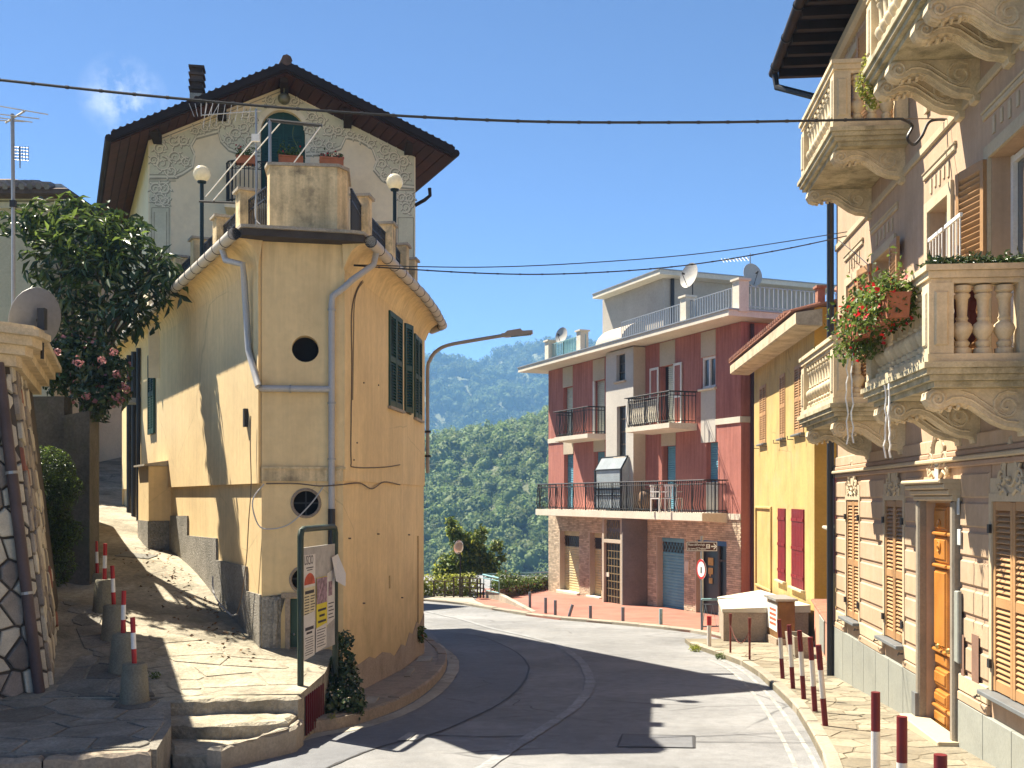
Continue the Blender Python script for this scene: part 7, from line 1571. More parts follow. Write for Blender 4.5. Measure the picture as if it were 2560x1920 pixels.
hd = thing('stair_hood', 'low roughcast stairwell hood with a pale sloping concrete top beside the ochre house', 'stair hood', (5.5, 25, -3.3)); hp = [(4.62, 23.6), (5.46, 23.45), (6.45, 23.5), (6.66, 29.0), (5.2, 27.2)]
zh = lambda p: -2.50 - .03 * (p[1] - 23.3)
mb = MB(); mb.prism(hp, lambda p: (*p, -3.9), lambda p: (*p, zh(p))); mb.obj('wall', M_peel, hd)
mb = MB(); cxy = (5.6, 25.2); mb.prism([((p[0] - cxy[0]) * 1.04 + cxy[0], (p[1] - cxy[1]) * 1.03 + cxy[1]) for p in hp], lambda p: (*p, zh(p) + .002), lambda p: (*p, zh(p) + .07 + .05 * (p[0] - 4.6))); mb.obj('cap', mat('pale_cement', (.58, .53, .42, 1), var=.15, vs=1.5, fine=.08, bump=.3, dirt=(.6, .5, .2, 1), da=.4, ds=1.2), hd)
br = thing('blue_handrail', 'pale blue zigzag railing guarding the stairwell below the museum sign', 'railing', (4.9, 26.6, -3.4)); fH = Frame((4.72, 26.9), (1.5, .2)); zt_, zb_ = -2.55, -3.22
mb = MB(); mb.tube([fH(0, 0, zt_), fH(1.5, 0, zt_)], .03, 8); mb.obj('handrail', M_lblue, br, True); mb = MB(); mb.tube([fH(0, 0, zb_), fH(1.5, 0, zb_)], .02, 6); mb.tube([fH(0, 0, zt_ - .12), fH(1.5, 0, zt_ - .12)], .014, 6); mb.obj('rail', M_gb, br)
mb = MB(); mb.tube([fH(.02 + .09 * k_, 0, zt_ - .12 if k_ % 2 else zb_) for k_ in range(17)], .012, 5, False); mb.obj('zigzag_bars', M_gb, br)
for x in (0, 1.48): MB().tube([fH(x, 0, zt_), fH(x, 0, -3.6)], .025, 6).obj('post', M_gb, br)

# street lamp on the corner house
sl_ = thing('street_lamp', 'grey street lamp on a curved arm fixed to the corner house', 'street lamp', at(1069, 1180, 20.7)); L1 = lambda a, b: at(1040 + .47 * a, 600 + .47 * b, 20.7)
M_lamp = mat('lamp_pole', (.36, .31, .26, 1), rough=.5, var=.1, vs=4, bump=.05)
MB().tube(cr([L1(62, 1240), L1(62, 1000), L1(62, 700), L1(74, 640), L1(108, 592), L1(170, 560), L1(300, 535), L1(462, 508)], 6), .035, 10).obj('pole', M_lamp, sl_, True)
c0, c1 = L1(455, 505), L1(620, 488); d = (c1 - c0).normalized(); mb = MB(); TT_ = lambda a, n, z: c0 + d * a + Vector((0, n, 0)) + Vector((-d.z, 0, d.x)) * z; Ln = (c1 - c0).length
mb.prism([(0, -.03), (Ln * .15, -.05), (Ln * .7, -.05), (Ln, -.035), (Ln, .02), (Ln * .68, .03), (Ln * .62, .075), (Ln * .2, .06), (Ln * .1, .02), (0, .02)], lambda p: TT_(p[0], -.09, p[1]), lambda p: TT_(p[0], .09, p[1])); hdl = mb.obj('lamp_head', M_lamp, sl_)
MB().box(Ln * .3, Ln * .95, -.07, .07, -.056, -.0515, TT_).obj('lens', M_sgl, hdl)
for b in (1020, 1150): MB().box(-.2, .06, -.05, .05, -.02, .02, lambda a, n, z: L1(62, b) + Vector((a, n, z))).obj('wall_bracket', M_iron, sl_)
# overhead cables
def cable(P, r, lab, knots=0, m=M_iron):
    mb = MB(); Q = cr(P, 10); mb.tube(Q, r, 6); 
    o = tag(mb.obj('overhead_cable', m, None, True), lab, 'cable')
    Q2_ = res(Q, knots) if knots else []
    for a, b in list(zip(Q2_, Q2_[1:]))[1:-1]: MB().tube([a, a + (b - a).normalized() * .03], r * 1.35, 6).obj('cable_tie', m, o)
    return o
cable([at(-1400, 40, 9.6), at(-600, 132, 9.9), at(-160, 182, 10.2), at(0, 200, 10.3), at(400, 242, 10.5), at(850, 280, 10.7), at(1300, 303, 10.9), at(1700, 306, 11.1), at(1960, 303, 11.2), at(2255, 297, 11.3)], .013, 'thick bundled cable crossing the sky above the street', 44)
K3 = lambda a, b, Y: at(1940 + .3375 * a, .3375 * b, Y)
cable([K3(930, 880, 11.3), K3(1010, 930, 11.35), K3(975, 1020, 11.35), K3(1020, 1072, 11.4), K3(1080, 1010, 11.4), K3(1130, 910, 11.45), K3(1200, 885, 11.4), K3(1300, 895, 11.3), K3(1400, 950, 11.1), K3(1440, 1040, 11.0)], .016, 'drooping cable loop on the villa wall between the upper balconies')
cable([K3(930, 880, 11.3), K3(1160, 880, 11.3), K3(1420, 888, 11.15)], .006, 'thin stay wire holding the cable at the villa wall', 0, M_wire)
cable([at(884, 664, 14.2), at(1200, 683, 14.6), at(1430, 684, 15), at(1700, 665, 15.4), at(1950, 625, 15.8), at(2160, 580, 16.2)], .009, 'lower of the two thin cables from the corner house to the villa', 24)
cable([at(884, 662, 14.2), at(1200, 668, 14.6), at(1500, 655, 15), at(1800, 628, 15.6), at(2165, 572, 16.3)], .007, 'upper of the two thin cables from the corner house to the villa')
cable([at(2096, 600, 16.0), at(2140, 635, 14.5), at(2168, 660, 13.2)], .006, 'short thin cable slanting down to the flower boxes')

# ---- fence, mirror, blue terrace rail at the far bend
fn = thing('iron_fence', 'dark iron fence in front of the yellow green hedge at the far bend', 'fence', on(1130, 1497, .05)); FZ = lambda a, b: at(1060 + .1688 * a, 1280 + .1688 * b, 41.2)
for a, b0_, b1_ in ((145, 1015, 1265), (308, 1015, 1270), (440, 965, 1290), (530, 975, 1300), (565, 975, 1305), (680, 985, 1320), (790, 990, 1340), (835, 990, 1345), (880, 1070, 1345)):
    t_, q_ = FZ(a, b0_), FZ(a, b1_ + 20); MB().box(t_.x - .03, t_.x + .03, 41.17, 41.23, q_.z, t_.z).obj('post', M_brown, fn)
for (a, b), (c, d) in (((20, 1018), (440, 1025)), ((150, 1150), (440, 1160)), ((150, 1210), (560, 1235)), ((435, 962), (840, 990)), ((440, 1100), (560, 1110)), ((565, 1040), (900, 1065)), ((565, 1105), (900, 1130)), ((680, 1180), (900, 1210)), ((680, 1255), (900, 1280))):
    p, q = FZ(a, b), FZ(c, d); MB().tube([p + Vector((0, -.04, 0)), q + Vector((0, -.04, 0))], .022, 5).obj('rail', M_brown, fn)
mi = thing('traffic_mirror', 'convex traffic mirror on a thin post by the hedge', 'mirror', FZ(535, 1290)); c = FZ(512, 520); n = Vector((.75, -.65, -.05)).normalized(); q = n.to_track_quat('Z', 'Y').to_matrix()
mb = MB(); mb.lathe([(.25, -.02), (.27, 0), (.25, .015), (.18, .03), (.09, .04), (.001, .043)], 20, T=lambda p: c + q @ Vector((p.x, p.y, p.z))); mb.obj('mirror_dish', mat('mirror_glass', (.7, .7, .68, 1), rough=.12, metal=.7, var=.1, bump=0), mi, True); MB().tube([FZ(538, 1300), FZ(536, 600)], .03, 6).obj('post', M_iron, mi)
bt = thing('terrace_railing', 'pale blue terrace railing on a low concrete wall left of the red building', 'railing', FZ(1000, 1200))
def TQz(a, b, Y): return at(1060 + .1688 * a, 1280 + .1688 * b, Y)
for (a, b, Ya), (c, d, Yc), r_ in (((875, 928, 41.3), (1110, 980, 39.6), .035), ((880, 980, 41.3), (1110, 1022, 39.6), .02), ((885, 1150, 41.3), (1110, 1200, 39.6), .022), ((880, 925, 41.3), (1850, 890, 46.5), .03), ((885, 975, 41.3), (1850, 935, 46.5), .018)): MB().tube([TQz(a, b, Ya), TQz(c, d, Yc)], r_, 6).obj('rail', M_lblue, bt)
for a, b0_, b1_, Y in ((1112, 980, 1215, 39.6), (990, 955, 1180, 40.4), (885, 930, 1160, 41.3), (1350, 908, 1120, 43.6)): MB().tube([TQz(a, b0_, Y), TQz(a, b1_, Y)], .02, 6).obj('post', M_lblue, bt)
a, b = TQz(905, 1170, 41.3), TQz(1112, 1210, 39.6); mb = MB(); mb.prism([(a.x, a.y), (b.x, b.y), (b.x + .2, b.y + .1), (a.x + .2, a.y + .1)], lambda p: (*p, -4.3), lambda p: (*p, a.z + (b.z - a.z) * (a.y - p[1]) / (a.y - b.y))); mb.obj('low_wall', M_conc, bt)
b2 = on(1330, 1530, .05); mb = MB(); mb.prism([(b.x, b.y - .02), (b2.x, b2.y), (b2.x + .15, b2.y + .1), (b.x + .15, b.y + .1)], lambda p: (*p, -4.3), lambda p: (*p, b.z - .02 + (b2.z + .03 - b.z) * (b.y - p[1]) / (b.y - b2.y))); mb.obj('sloping_kerb', M_conc, bt)
a, b = TQz(1112, 1175, 40.5), TQz(1860, 1150, 46.6); mb = MB(); mb.prism([(a.x, a.y), (b.x, b.y), (b.x, b.y + .25), (a.x, a.y + .25)], lambda p: (*p, -4.3), lambda p: (*p, a.z + .05)); mb.obj('bed_wall', M_brown, bt)

# ================================================================== FAR LEFT: STONE-FACED HOUSE, GARDEN WALL, NEIGHBOURS
M_mortar = mat('dark_mortar', (.085, .07, .055, 1), var=.2, bump=.5, bs=40)
STN = [mat('stone_cream', (.55, .49, .37, 1), var=.14, vs=5, fine=.12, bump=.35, bs=30, rnd=.12), mat('stone_greybrown', (.30, .255, .2, 1), var=.25, vs=5, fine=.15, bump=.4, bs=30, rnd=.25), mat('stone_taupe', (.21, .18, .15, 1), var=.25, vs=5, fine=.15, bump=.4, bs=30, rnd=.25), mat('stone_brick', (.28, .11, .07, 1), var=.2, vs=6, bump=.3)]
sh_ = thing('stone_house', 'crazy stone faced leaning house wall with terrace at the left edge', 'house', (-5.4, 11.4, -2.2))
wd = Vector((.62, .78, 0)).normalized(); wn_ = Vector((wd.y, -wd.x, 0)); C0 = Vector((-5.06, 11.86, -2.25)); LEAN = Vector((-.125, .0, 1.0))
wd2 = Vector((-.36, 1, 0)).normalized(); wn2 = Vector((wd2.y, -wd2.x, 0))
SWp = lambda s, h, n: C0 + wd * s + LEAN * h + wn_ * n            # s runs negative towards the camera
SWq = lambda s, h, n: C0 + wd2 * s + LEAN * h + wn2 * n
mb = MB(); mb.quad(SWp(-5, 0, 0), SWp(0, 0, 0), SWp(0, 4.0, 0), SWp(-5, 4.0, 0)); mb.quad(SWp(0, 0, 0), SWq(3.2, 0, 0), SWq(3.2, 4, 0), SWp(0, 4, 0)); mb.quad(SWq(3.2, 0, 0), SWq(3.2, 4, 0), SWq(3.2, 4, -6), SWq(3.2, 0, -6)); mb.quad(SWp(-5, 4, 0), SWp(0, 4, 0), SWq(3.2, 4, 0), SWq(3.2, 4, -6), Vector((-11, 8, 1.75))); mb.obj('wall', M_mortar, sh_)
r5 = random.Random(21)
for fn_, bdd in ((SWp, [(-1.9, .0), (-.02, .0), (-.02, 3.75), (-1.9, 3.75)]), (SWq, [(.02, 0), (1.9, 0), (1.9, 3.7), (.02, 3.7)])):
    for c in crazy(bdd, .25, .03, r5, 1.1):
        cz = sum(p[1] for p in c) / len(c); m = STN[0] if r5.random() < .5 else STN[1] if r5.random() < .55 else STN[2]
        if r5.random() < .025: m = STN[3]
        nn = .035 + r5.uniform(-.01, .02); slab_stone(c, lambda p: fn_(p[0], p[1], .0), lambda p, d: fn_(p[0], p[1], nn + d), .016).obj('stone', m, sh_)
MB().tube([SWp(-.17, 0, .1), SWp(-.17, 1.6, .1), SWp(-.17, 3.7, .1)], .06, 10).obj('downpipe', mat('brown_downpipe', (.09, .06, .055, 1), rough=.5, var=.2, vs=3, bump=.1), sh_, True)
for h in (1.2, 2.5): MB().tube([SWp(-.17, h, .1), SWp(-.17, h + .03, .1)], .068, 10).obj('pipe_clamp', M_steel, sh_)
# moulded terrace slab
tpz = C0.z + 4.0
def off(o): return [SWp(-5, 4, o), SWp(-.25, 4, o), SWp(-.02, 4, o * .95) + wd * o * .5, SWp(0, 4, 0) + wd * o * .85 + wn2 * o * .4, SWq(.3, 4, o), SWq(3.4, 4, o), SWq(3.4, 4, -2), SWp(-5, 4, -2)]
for z0_, z1_, o_ in ((-.32, -.2, .14), (-.2, -.1, .24), (-.1, .0, .32), (.0, .07, .40), (.07, .12, .34)):
    P_ = off(o_); mb = MB(); mb.prism(P_, lambda p: (p.x, p.y, tpz + z0_ + .001), lambda p: (p.x, p.y, tpz + z1_)); mb.obj('terrace_mould', M_corb, sh_)
railcurve([Vector((p.x, p.y, 0)) for p in (SWp(-5, 4, .2), SWp(-2, 4, .2), SWp(-.75, 4, .2))], tpz + .12, tpz + .95, .11, M_iron, sh_, r=.011)
M_dish = mat('dish_dark_grey', (.2, .2, .205, 1), rough=.5, var=.1, bump=.05)
dish(at(95, 800, 12.3), .36, (-.75, .6, .3), 'large grey satellite dish fixed to the stone house terrace', foot=.45)
mA = thing('aerial_mast', 'tall thin aerial mast rising from the stone house terrace', 'aerial', at(33, 860, 12.6)); MB().tube([at(34, 880, 12.6), at(33, 500, 12.6), at(31, 285, 12.6)], .022, 7).obj('mast', M_steel, mA)
mb = MB(); Z1_ = lambda a, b, Y=12.6: at(.3858 * a, 200 + .3858 * b, Y); mb.tube([Z1_(35, 278), Z1_(162, 200)], .012, 5)
for (a, b), (c, d) in (((0, 170), (312, 224)), ((0, 222), (256, 252)), ((-40, 240), (210, 274)), ((-60, 260), (160, 270))): mb.tube([Z1_(a, b, 12.5), Z1_(c, d, 12.7)], .007, 5)
mb.obj('aerial', M_steel, mA); MB().box(-.03, .03, -.03, .03, -.04, .04, lambda a, n, z: at(33, 510, 12.6) + Vector((a, n, z))).obj('clamp', M_iron, mA)
# garden wall with pillar
M_dkst = mat('dark_garden_stone', (.095, .085, .07, 1), var=.3, vs=2, fine=.2, bump=.6, bs=12, dirt=(.05, .06, .03, 1), da=.6, ds=1.5, bdist=.04)
gwl = thing('garden_wall', 'dark mossy garden wall ending in a stone pillar behind the alley posts', 'wall', (-7, 16, -1.3))
mb = MB(); mb.prism([(-6.62, 15.95), (-6.22, 15.9), (-6.25, 16.35), (-6.65, 16.4)], lambda p: (*p, -1.7), lambda p: (p[0], p[1], 1.22 + .1 * math.sin(p[0] * 9))); mb.obj('pillar', M_dkst, gwl)
mb = MB(); mb.prism([(-9.5, 16.2), (-6.655, 16.05), (-6.655, 16.35), (-9.5, 16.6)], lambda p: (*p, -1.7), lambda p: (*p, 1.5)); mb.obj('wall', M_dkst, gwl)
mb = MB(); mb.prism([(-6.62, 16.41), (-6.28, 16.36), (-8.6, 21.5), (-8.95, 21.4)], lambda p: (*p, -1.7), lambda p: (*p, 1.2)); mb.obj('wall', M_dkst, gwl)
# neighbour with tiled roof
nb = thing('neighbour_house', 'cream neighbour house with weathered tiled roof at the far left', 'house', (-14, 28, 0)); M_nbw = mat('neighbour_cream', (.55, .46, .32, 1), var=.1, vs=1, bump=.15); X1n = at(128, 500, 28).x; z1n = at(100, 470, 28).z
MB().box(-19, X1n, 28, 36, -1, z1n).obj('wall', M_nbw, nb)
for i, (o_, z_) in enumerate(((.12, -.55), (.25, -.35), (.45, -.18))): MB().box(-19.5, X1n + o_, 28 - o_, 36, z1n + z_, z1n + z_ + .16).obj('cornice', M_eave, nb)
zr0 = at(150, 470, 27.2).z; mb = MB(); P4 = [(-20, 27.25, zr0), (X1n + .75, 27.25, zr0), (X1n + .75, 36, zr0), (-20, 36, zr0), (-20, 31.5, zr0 + 1.5), (X1n - 2.6, 31.5, zr0 + 1.5)]
mb.add(P4 + [(p[0], p[1], p[2] - .12) for p in P4[:4]], [(0, 1, 5, 4), (1, 2, 5), (2, 3, 4, 5), (0, 6, 7, 1), (1, 7, 8, 2), (6, 9, 8, 7)]); nr = mb.obj('roof', M_rtile, nb)
M_gtile = mat('roof_tile_weathered', (.2, .17, .145, 1), var=.3, vs=6, fine=.2, bump=.4, rnd=.25)
for i in range(22):
    x = X1n + .65 - i * .21
    for j in range(5):
        a, b = 27.18 + j * .38, 27.18 + (j + 1) * .38 + .06; zf = lambda y: zr0 + (y - 27.25) * .353 + .04
        if x < X1n + .75 - (b - 27.2) * .75: MB().tube([(x, a, zf(a) + .02), (x, b, zf(b) + .0)], .085, 6, r2=.07).obj('roof_tile', M_gtile, nr)
ga = thing('grid_aerial', 'square wire grid aerial above the neighbour roof', 'aerial', at(58, 400, 29)); mb = MB()
for k_ in range(6): x = 32 + k_ * 7.8; mb.tube([at(x, 366, 29), at(x, 400, 29)], .012, 4)
for k_ in range(5): y = 367 + k_ * 8; mb.tube([at(32, y, 29), at(72, y + 3, 29)], .009, 4)
mb.tube([at(50, 366, 29), at(50, 420, 29)], .02, 4); mb.obj('grid', M_steel, ga)
# orange house at the top of the alley and its railing
oh = thing('alley_house', 'pale orange house closing the top of the alley', 'house', (-15, 41.5, 1.7)); mb = MB(); fT = Frame((-20.5, 45.5), (1, -.85)); w_ = []
for px in (278, 316): s_, z_ = fT.px(px, 1022); w_.append((s_ - .35, s_ + .35, z_ - .4, z_ + .4, .2))
wall(mb, fT, 0, 12, 0, 6.2, w_); mb.quad(fT(12, 0, 0), fT(12, -6, 0), fT(12, -6, 6.2), fT(12, 0, 6.2)); mb.obj('wall', mat('pale_orange_plaster', (.62, .42, .22, 1), var=.1, vs=1, bump=.15), oh)
for o in w_: pane(fT, o, -.18, M_dkglass, 'window_pane', oh); surround(fT, o[0], o[1], o[2], o[3], .18, .03, M_eave, oh); MB().bev(o[0] - .2, o[1] + .2, -.05, .12, o[2] - .12, o[2] - .002, .02, fT).obj('window_sill', M_eave, oh)
MB().box(-.5, 12.5, -6.2, .6, 6.2, 6.4, fT).obj('roof', M_rtile, oh)
s_, z_ = fT.px(305, 1093); MB().box(s_ - .45, s_ + .45, .01, .5, z_ - .55, z_ + .5, fT).obj('cabinet', M_steel, oh)
ar = thing('brown_railing', 'brown cross braced railing at the top of the alley', 'railing', at(255, 1120, 38.8)); fY = Frame(at(222, 1120, 38.8).xy, (1, 0)); zb_ = at(255, 1120, 38.8).z - .1; zt_ = at(255, 1073, 38.8).z
M_bru = mat('brown_rust_rail', (.1, .045, .03, 1), rough=.6, var=.2, bump=.1)
for k_ in range(5): MB().box(k_ * .72 - .03, k_ * .72 + .03, -.03, .03, zb_, zt_ + .05, fY).obj('post', M_bru, ar)
for z in (zb_ + .1, zt_): MB().tube([fY(-.2, .03, z), fY(3.0, .03, z)], .02, 5).obj('rail', M_bru, ar)
for k_ in range(4):
    for a, b in ((zb_ + .1, zt_), (zt_, zb_ + .1)): MB().tube([fY(k_ * .72, .0, a), fY(k_ * .72 + .72, .0, b)], .014, 5).obj('brace', M_bru, ar)
tag(MB().tube([at(254, 1122, 38.9), at(254, 870, 38.9)], .05, 8).obj('lamp_pole', M_bru, None, True), 'plain brown pole standing by the railing at the alley top', 'pole')
# ================================================================== PLANTS, WOODED HILLS, HAZE
def trunk(P, r0, r1, parent, m, name='trunk'): return MB().tube(cr(P, 5), r0, 8, r2=r1).obj(name, m, parent, True)
M_bark = mat('bark', (.075, .06, .045, 1), var=.3, vs=5, fine=.3, bump=.8, bs=30)
# broad-leaved tree over the alley
t1 = thing('loquat_tree', 'broad leaved evergreen tree with long glossy leaves over the alley', 'tree', (-7.0, 17.8, -.9))
ctr = Vector((-7.0, 17.8, 0))
trunk([(-7.0, 17.8, -1.2), (-6.95, 17.75, .5), (-7.0, 17.7, 1.6), (-6.9, 17.6, 2.6)], .14, .08, t1, M_bark)
lb_ = []
def LB(px, py, Y, rpx, rz=None): c = at(px, py, Y); r = rpx / F * Y; lb_.append(((c.x, c.y, c.z), (r, r * 1.1, (rz or rpx) / F * Y)))
for a in ((120, 560, 17.5, 62), (185, 540, 17.8, 50), (215, 610, 17.3, 75), (290, 600, 17.5, 60), (140, 660, 17.2, 75), (330, 655, 17.2, 70), (400, 690, 17.0, 52), (250, 700, 16.9, 80), (430, 710, 16.8, 40), (365, 760, 16.9, 55), (300, 790, 16.8, 60), (180, 760, 17.0, 60), (60, 545, 17.6, 34), (20, 560, 17.0, 30), (225, 830, 16.8, 50), (110, 780, 17.2, 45), (405, 640, 17, 24), (345, 560, 17.6, 28), (270, 545, 17.8, 34)): LB(*a)
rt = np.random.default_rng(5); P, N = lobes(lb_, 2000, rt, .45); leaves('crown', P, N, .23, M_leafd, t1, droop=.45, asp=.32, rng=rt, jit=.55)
P, N = lobes([(c, (r[0] * 1.03, r[1] * 1.03, r[2] * 1.05)) for c, r in lb_[:9]], 900, rt, .85); P_ = P[P[:, 2] > np.median(P[:, 2])]; leaves('upper_leaves', P_, N[P[:, 2] > np.median(P[:, 2])], .2, M_leaf, t1, droop=-.2, asp=.32, rng=rt, jit=.5)  # paler green leaves over the upper half of the crown
for (c, r) in lb_[::2]: trunk([(-6.95, 17.65, 1.8), tuple((Vector(c) + Vector((-6.95, 17.65, 2.2))) / 2 + Vector((0, 0, .1))), c], .045, .012, t1, M_bark, 'branch')
# flowering shrub
t2 = thing('flowering_shrub', 'pink flowering climbing shrub hanging over the garden wall', 'shrub', (-6.6, 16.6, 1.2)); lb_ = []
for a in ((130, 880, 16.6, 60), (190, 890, 16.5, 60), (240, 910, 16.3, 60), (280, 930, 16.2, 48), (290, 985, 16.1, 36), (235, 980, 16.2, 52), (245, 1030, 16.1, 26), (160, 940, 16.5, 50)): LB(*a)
P, N = lobes(lb_, 3000, rt, .3); leaves('foliage', P, N, .12, M_leafd, t2, asp=.5, rng=rt); P, N = lobes(lb_[1:6], 90, rt, .9); leaves('blossom', P, N, .08, M_pink, t2, asp=.9, rng=rt)
P2_, N2_ = [], []
for px, py in ((145, 880), (198, 907), (255, 900), (292, 935), (305, 965), (318, 975), (290, 990), (300, 1000), (285, 880), (215, 990), (130, 890)):
    c = at(px, py, 15.75); q = rt.normal(0, 1, (22, 3)); q /= np.linalg.norm(q, axis=1)[:, None]; P2_.append(np.array(c) + q * .05); N2_.append(q)
o = leaves('flower_heads', np.concatenate(P2_), np.concatenate(N2_), .045, M_pink, t2, asp=.95, rng=rt, jit=.25); o['kind'] = 'stuff'
t3 = thing('feathery_bush', 'dense feathery dark bush between stone house and garden pillar', 'bush', (-6.7, 15.3, -1.4)); lb_ = []
for a in ((120, 1180, 15.4, 62), (110, 1260, 15.2, 66), (130, 1330, 15.2, 58), (125, 1410, 15.1, 58), (165, 1220, 15.3, 38), (170, 1330, 15.2, 34), (90, 1360, 15.0, 50)): LB(*a)
P, N = lobes(lb_, 9000, rt, .3); leaves('foliage', P, N, .075, M_leafd, t3, asp=.2, rng=rt, droop=.1); P, N = lobes(lb_, 3500, rt, .9); leaves('pale_tips', P, N, .06, M_leaf, t3, asp=.25, rng=rt, droop=-.1)
# ivy bush at the foot of the board
t4 = thing('ivy_bush', 'low ivy bush with small pale flowers between poster board and yellow wall', 'bush', (-2.1, 13.2, -2.6)); lb_ = []
for (x, y, z, r) in ((-2.12, 13.6, -1.8, .12), (-2.1, 13.45, -2.05, .15), (-2.08, 13.3, -2.25, .2), (-2.02, 13.05, -2.42, .22), (-1.93, 12.9, -2.48, .18), (-2.15, 12.8, -2.45, .15)): lb_.append(((x, y, z), (r, r, r)))
P, N = lobes(lb_, 2600, rt, .5); leaves('foliage', P, N, .07, M_leafd, t4, asp=.6, rng=rt); P, N = lobes(lb_[2:], 260, rt, 1.0); leaves('blossom', P, N, .028, M_frame, t4, asp=.9, rng=rt)
# weeds
def weed(p, r, n, lab, m=M_leaf, h=1.): 
    o = thing('weed', lab, 'weed', p); P, N = lobes([((p.x, p.y, p.z + r * .5 * h), (r, r, r * .7 * h))], n, rt, .2); leaves('foliage', P, N, r * .6, m, o, asp=.3, rng=rt, droop=-.4)
weed(on(1738, 1629, .0), .12, 140, 'green weed tuft growing at the corner of the right kerb', M_leafy); weed(on(1800, 1648, .0), .1, 90, 'second weed tuft along the corner kerb', M_leaf); weed(on(625, 1858, .02), .07, 60, 'small weed at the foot of the steps'); weed(on(775, 1812, .1), .07, 60, 'small weed at the foot of the poster board post', M_leafd); weed(on(830, 1798, .12), .06, 40, 'tiny pale weed on the narrow pavement', M_leafy)
c = Vector((-4.0, 12.1, zal(-4.0, 12.1))); weed(c, .07, 60, 'small weed beside the second cone bollard'); 
fp = fR2(2.0, .03, -2.45); o = thing('window_plant', 'small plant with a red flower on the low window ledge of the corner house', 'plant', fp); P, N = lobes([((fp.x, fp.y, fp.z), (.1, .2, .16))], 200, rt, .2); leaves('foliage', P, N, .09, M_leaf, o, rng=rt); leaves('blossom', P[:14], N[:14], .08, M_red, o, asp=.9, rng=rt)
# dry leaves on the alley
dl = []
for _ in range(150):
    t = rt.random(); y = 13 + 6 * rt.random(); x = -3.3 - .53 * (y - 13.8) - abs(rt.normal(0, .5)) - .08; dl.append((x, y, zal(x, y) + .02))
o = leaves('fallen_leaves', dl, [(0, 0, 1)] * len(dl), .07, mat('dry_leaf', (.16, .085, .035, 1), var=.3, bump=0, rnd=.4, island=True), None, droop=0, asp=.6, rng=rt, jit=.35); tag(o, 'brown fallen leaves scattered along the alley wall', 'leaves', kind='stuff')
# hedge, garden tree and bed at the far bend
t5 = thing('garden_tree', 'small leafy tree behind the hedge at the far bend', 'tree', at(1165, 1440, 44.0)); lb_ = []
for a in ((1165, 1400, 44, 45), (1120, 1420, 43.8, 34), (1205, 1400, 44.2, 36), (1150, 1350, 44, 26), (1185, 1355, 44, 26), (1135, 1325, 44, 20), (1203, 1330, 44, 16), (1128, 1305, 44, 12), (1230, 1420, 44, 22), (1242, 1365, 44.2, 16), (1255, 1395, 44, 10), (1105, 1432, 43.6, 22)): LB(*a)
P, N = lobes(lb_, 3800, rt, .3); leaves('crown', P, N, .19, M_leaf, t5, asp=.5, rng=rt); P, N = lobes(lb_, 800, rt, .95); leaves('outer_leaves', P, N, .17, M_leafy, t5, asp=.5, rng=rt); b_ = at(1170, 1480, 44.0); trunk([b_, b_ + Vector((.05, 0, 1)), b_ + Vector((0, 0, 2.0))], .09, .03, t5, M_bark)  # second spray: yellow-green leaves on the outer shell of the crown
hg = thing('hedge', 'bright yellow green hedge behind the iron fence', 'hedge', at(1130, 1490, 42)); lb_ = [((x, 42.1 + .1 * math.sin(x * 5), z), (.42, .4, .42)) for x in np.arange(-6.5, -1.4, .35) for z in (-3.75, -3.35)]
P, N = lobes(lb_, 5200, rt, .4); leaves('foliage', P, N, .14, M_leafy, hg, asp=.55, rng=rt)
bd2 = thing('flower_bed', 'leafy shrub bed behind the pale blue terrace railing', 'shrub', at(1310, 1460, 45)); a, b = TQz(1112, 1140, 41.2), TQz(1860, 1115, 47.0); lb_ = []
for k_ in range(16): q = a.lerp(b, k_ / 15); r_ = .34 + .12 * math.sin(k_ * 2.1); lb_.append(((q.x, q.y, q.z + .15), (r_, r_, r_ * (1.0 + .3 * math.sin(k_ * 1.7)))))
P, N = lobes(lb_, 4200, rt, .4); leaves('foliage', P, N, .13, M_leaf, bd2, asp=.5, rng=rt); P, N = lobes(lb_, 160, rt, 1.0); leaves('blossom', P, N, .1, M_frame, bd2, asp=.9, rng=rt)

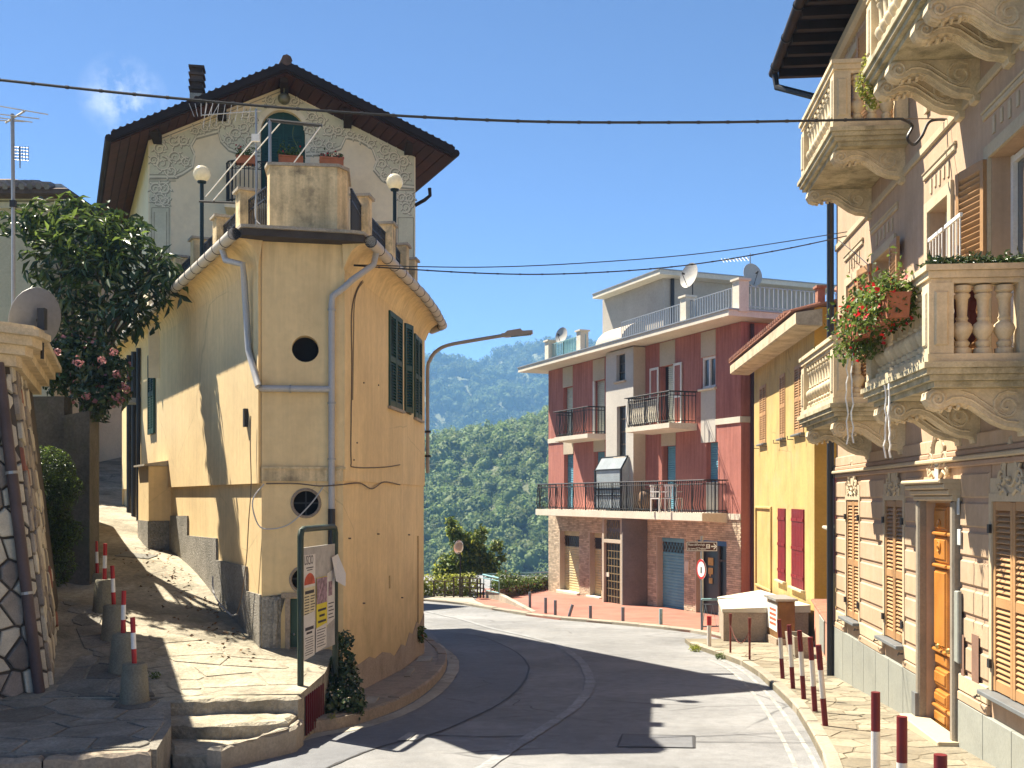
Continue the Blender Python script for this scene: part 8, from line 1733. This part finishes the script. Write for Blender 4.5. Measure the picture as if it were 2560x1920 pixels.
# wooded hillsides: real crowns, joined because they read as one mass
def forest(name, xr, yr, step, r0, r1, m, seed, ncl, csize, label):
    """many crowns: a lumpy core carrying a shell of leaf clumps, as one mesh"""
    rg = np.random.default_rng(seed); bm = bmesh.new(); bmesh.ops.create_icosphere(bm, subdivisions=1, radius=1.0); V0 = np.array([v.co[:] for v in bm.verts]); F0 = np.array([[v.index for v in f.verts] for f in bm.faces]); bm.free()
    VV, FF = [], []; k_ = 0; y = yr[0]
    while y < yr[1]:
        st = step(y); x = xr[0]
        while x < xr[1]:
            X = x + rg.uniform(-.5, .5) * st; Y = y + rg.uniform(-.5, .5) * st
            if abs(X + .03 * Y) < Y * .22 + 12:
                r_ = rg.uniform(r0, r1); sc = np.array([1, 1, rg.uniform(.85, 1.35)]) * r_; o_ = np.array([X, Y, zter(X, Y) + r_ * .6])
                d = V0 * (.78 + rg.normal(0, .1, len(V0)))[:, None] * sc + o_; VV.append(d); FF.append(F0 + k_); k_ += len(d)
                lb = rg.normal(0, 1, (5, 3)); lb /= np.linalg.norm(lb, axis=1)[:, None]; lb[:, 2] = np.abs(lb[:, 2]) * .8
                n_ = rg.normal(0, 1, (ncl, 3)) * .6 + lb[rg.integers(0, 5, ncl)]; n_[:, 2] += .15; n_ /= np.linalg.norm(n_, axis=1)[:, None]
                P = n_ * rg.uniform(.75, 1.12, ncl)[:, None] * sc + o_
                f = n_ + rg.normal(0, .5, (ncl, 3)); f /= np.linalg.norm(f, axis=1)[:, None]; a = np.cross(f, rg.normal(0, 1, (ncl, 3))); a /= np.linalg.norm(a, axis=1)[:, None]; b = np.cross(f, a); z = (csize * r_ * rg.uniform(.6, 1.3, ncl))[:, None]
                q = np.stack([P + a * z, P + b * z * .8 + f * z * .2, P - a * z, P - b * z * .8 + f * z * .15], 1).reshape(-1, 3); i = np.arange(ncl)[:, None] * 4 + k_
                VV.append(q); FF.append(np.concatenate([i + [0, 1, 2], i + [0, 2, 3]])); k_ += 4 * ncl
            x += st
        y += st * .85
    V = np.concatenate(VV); Fa = np.concatenate(FF); me = bpy.data.meshes.new(name); me.vertices.add(len(V)); me.vertices.foreach_set('co', V.ravel().astype(np.float32)); me.loops.add(len(Fa) * 3); me.loops.foreach_set('vertex_index', Fa.ravel().astype(np.int32)); me.polygons.add(len(Fa)); me.polygons.foreach_set('loop_start', (np.arange(len(Fa)) * 3).astype(np.int32))
    me.materials.append(m); me.update(calc_edges=True)
    o = inst(name, me, None, Matrix()); tag(o, label, 'woodland', kind='stuff'); return o
M_for = mat('woodland_leaves', (.14, .195, .06, 1), rough=.7, var=.45, vs=.11, dirt=(.24, .23, .08, 1), da=.7, ds=.16, fine=.0, bump=0, rnd=.22, island=True, spec=.2, trans=.4)
M_for2 = mat('far_woodland_leaves', (.085, .12, .04, 1), rough=.8, var=.45, vs=.02, dirt=(.13, .14, .06, 1), da=.6, ds=.05, fine=0, bump=0, rnd=.15, island=True, spec=.1, trans=.35)
forest('near_wood', (-130, 130), (95, 430), lambda y: 3.5 + (y - 95) * .004, 1.3, 4.2, M_for, 3, 120, .15, 'dense green woodland covering the near hillside')
forest('far_wood', (-420, 380), (560, 1560), lambda y: 11 + (y - 560) * .0045, 5.5, 10, M_for2, 4, 64, .2, 'hazy blue green woodland covering the far mountain')
# haze: a closed box of even air round everything
hz = MB().box(-3200, 3200, -230, 8200, -260, 242).obj('haze', M_soil); hz.data.materials.clear(); tag(hz, None, kind='stuff')
hm = bpy.data.materials.new('haze_air'); hm.use_nodes = True; nt = hm.node_tree; nt.nodes.clear(); out = nt.nodes.new('ShaderNodeOutputMaterial'); pv = nt.nodes.new('ShaderNodeVolumePrincipled')
pv.inputs['Color'].default_value = (.28, .57, 1.0, 1); pv.inputs['Density'].default_value = .00036; pv.inputs['Anisotropy'].default_value = 0; nt.links.new(pv.outputs[0], out.inputs['Volume']); hz.data.materials.append(hm)
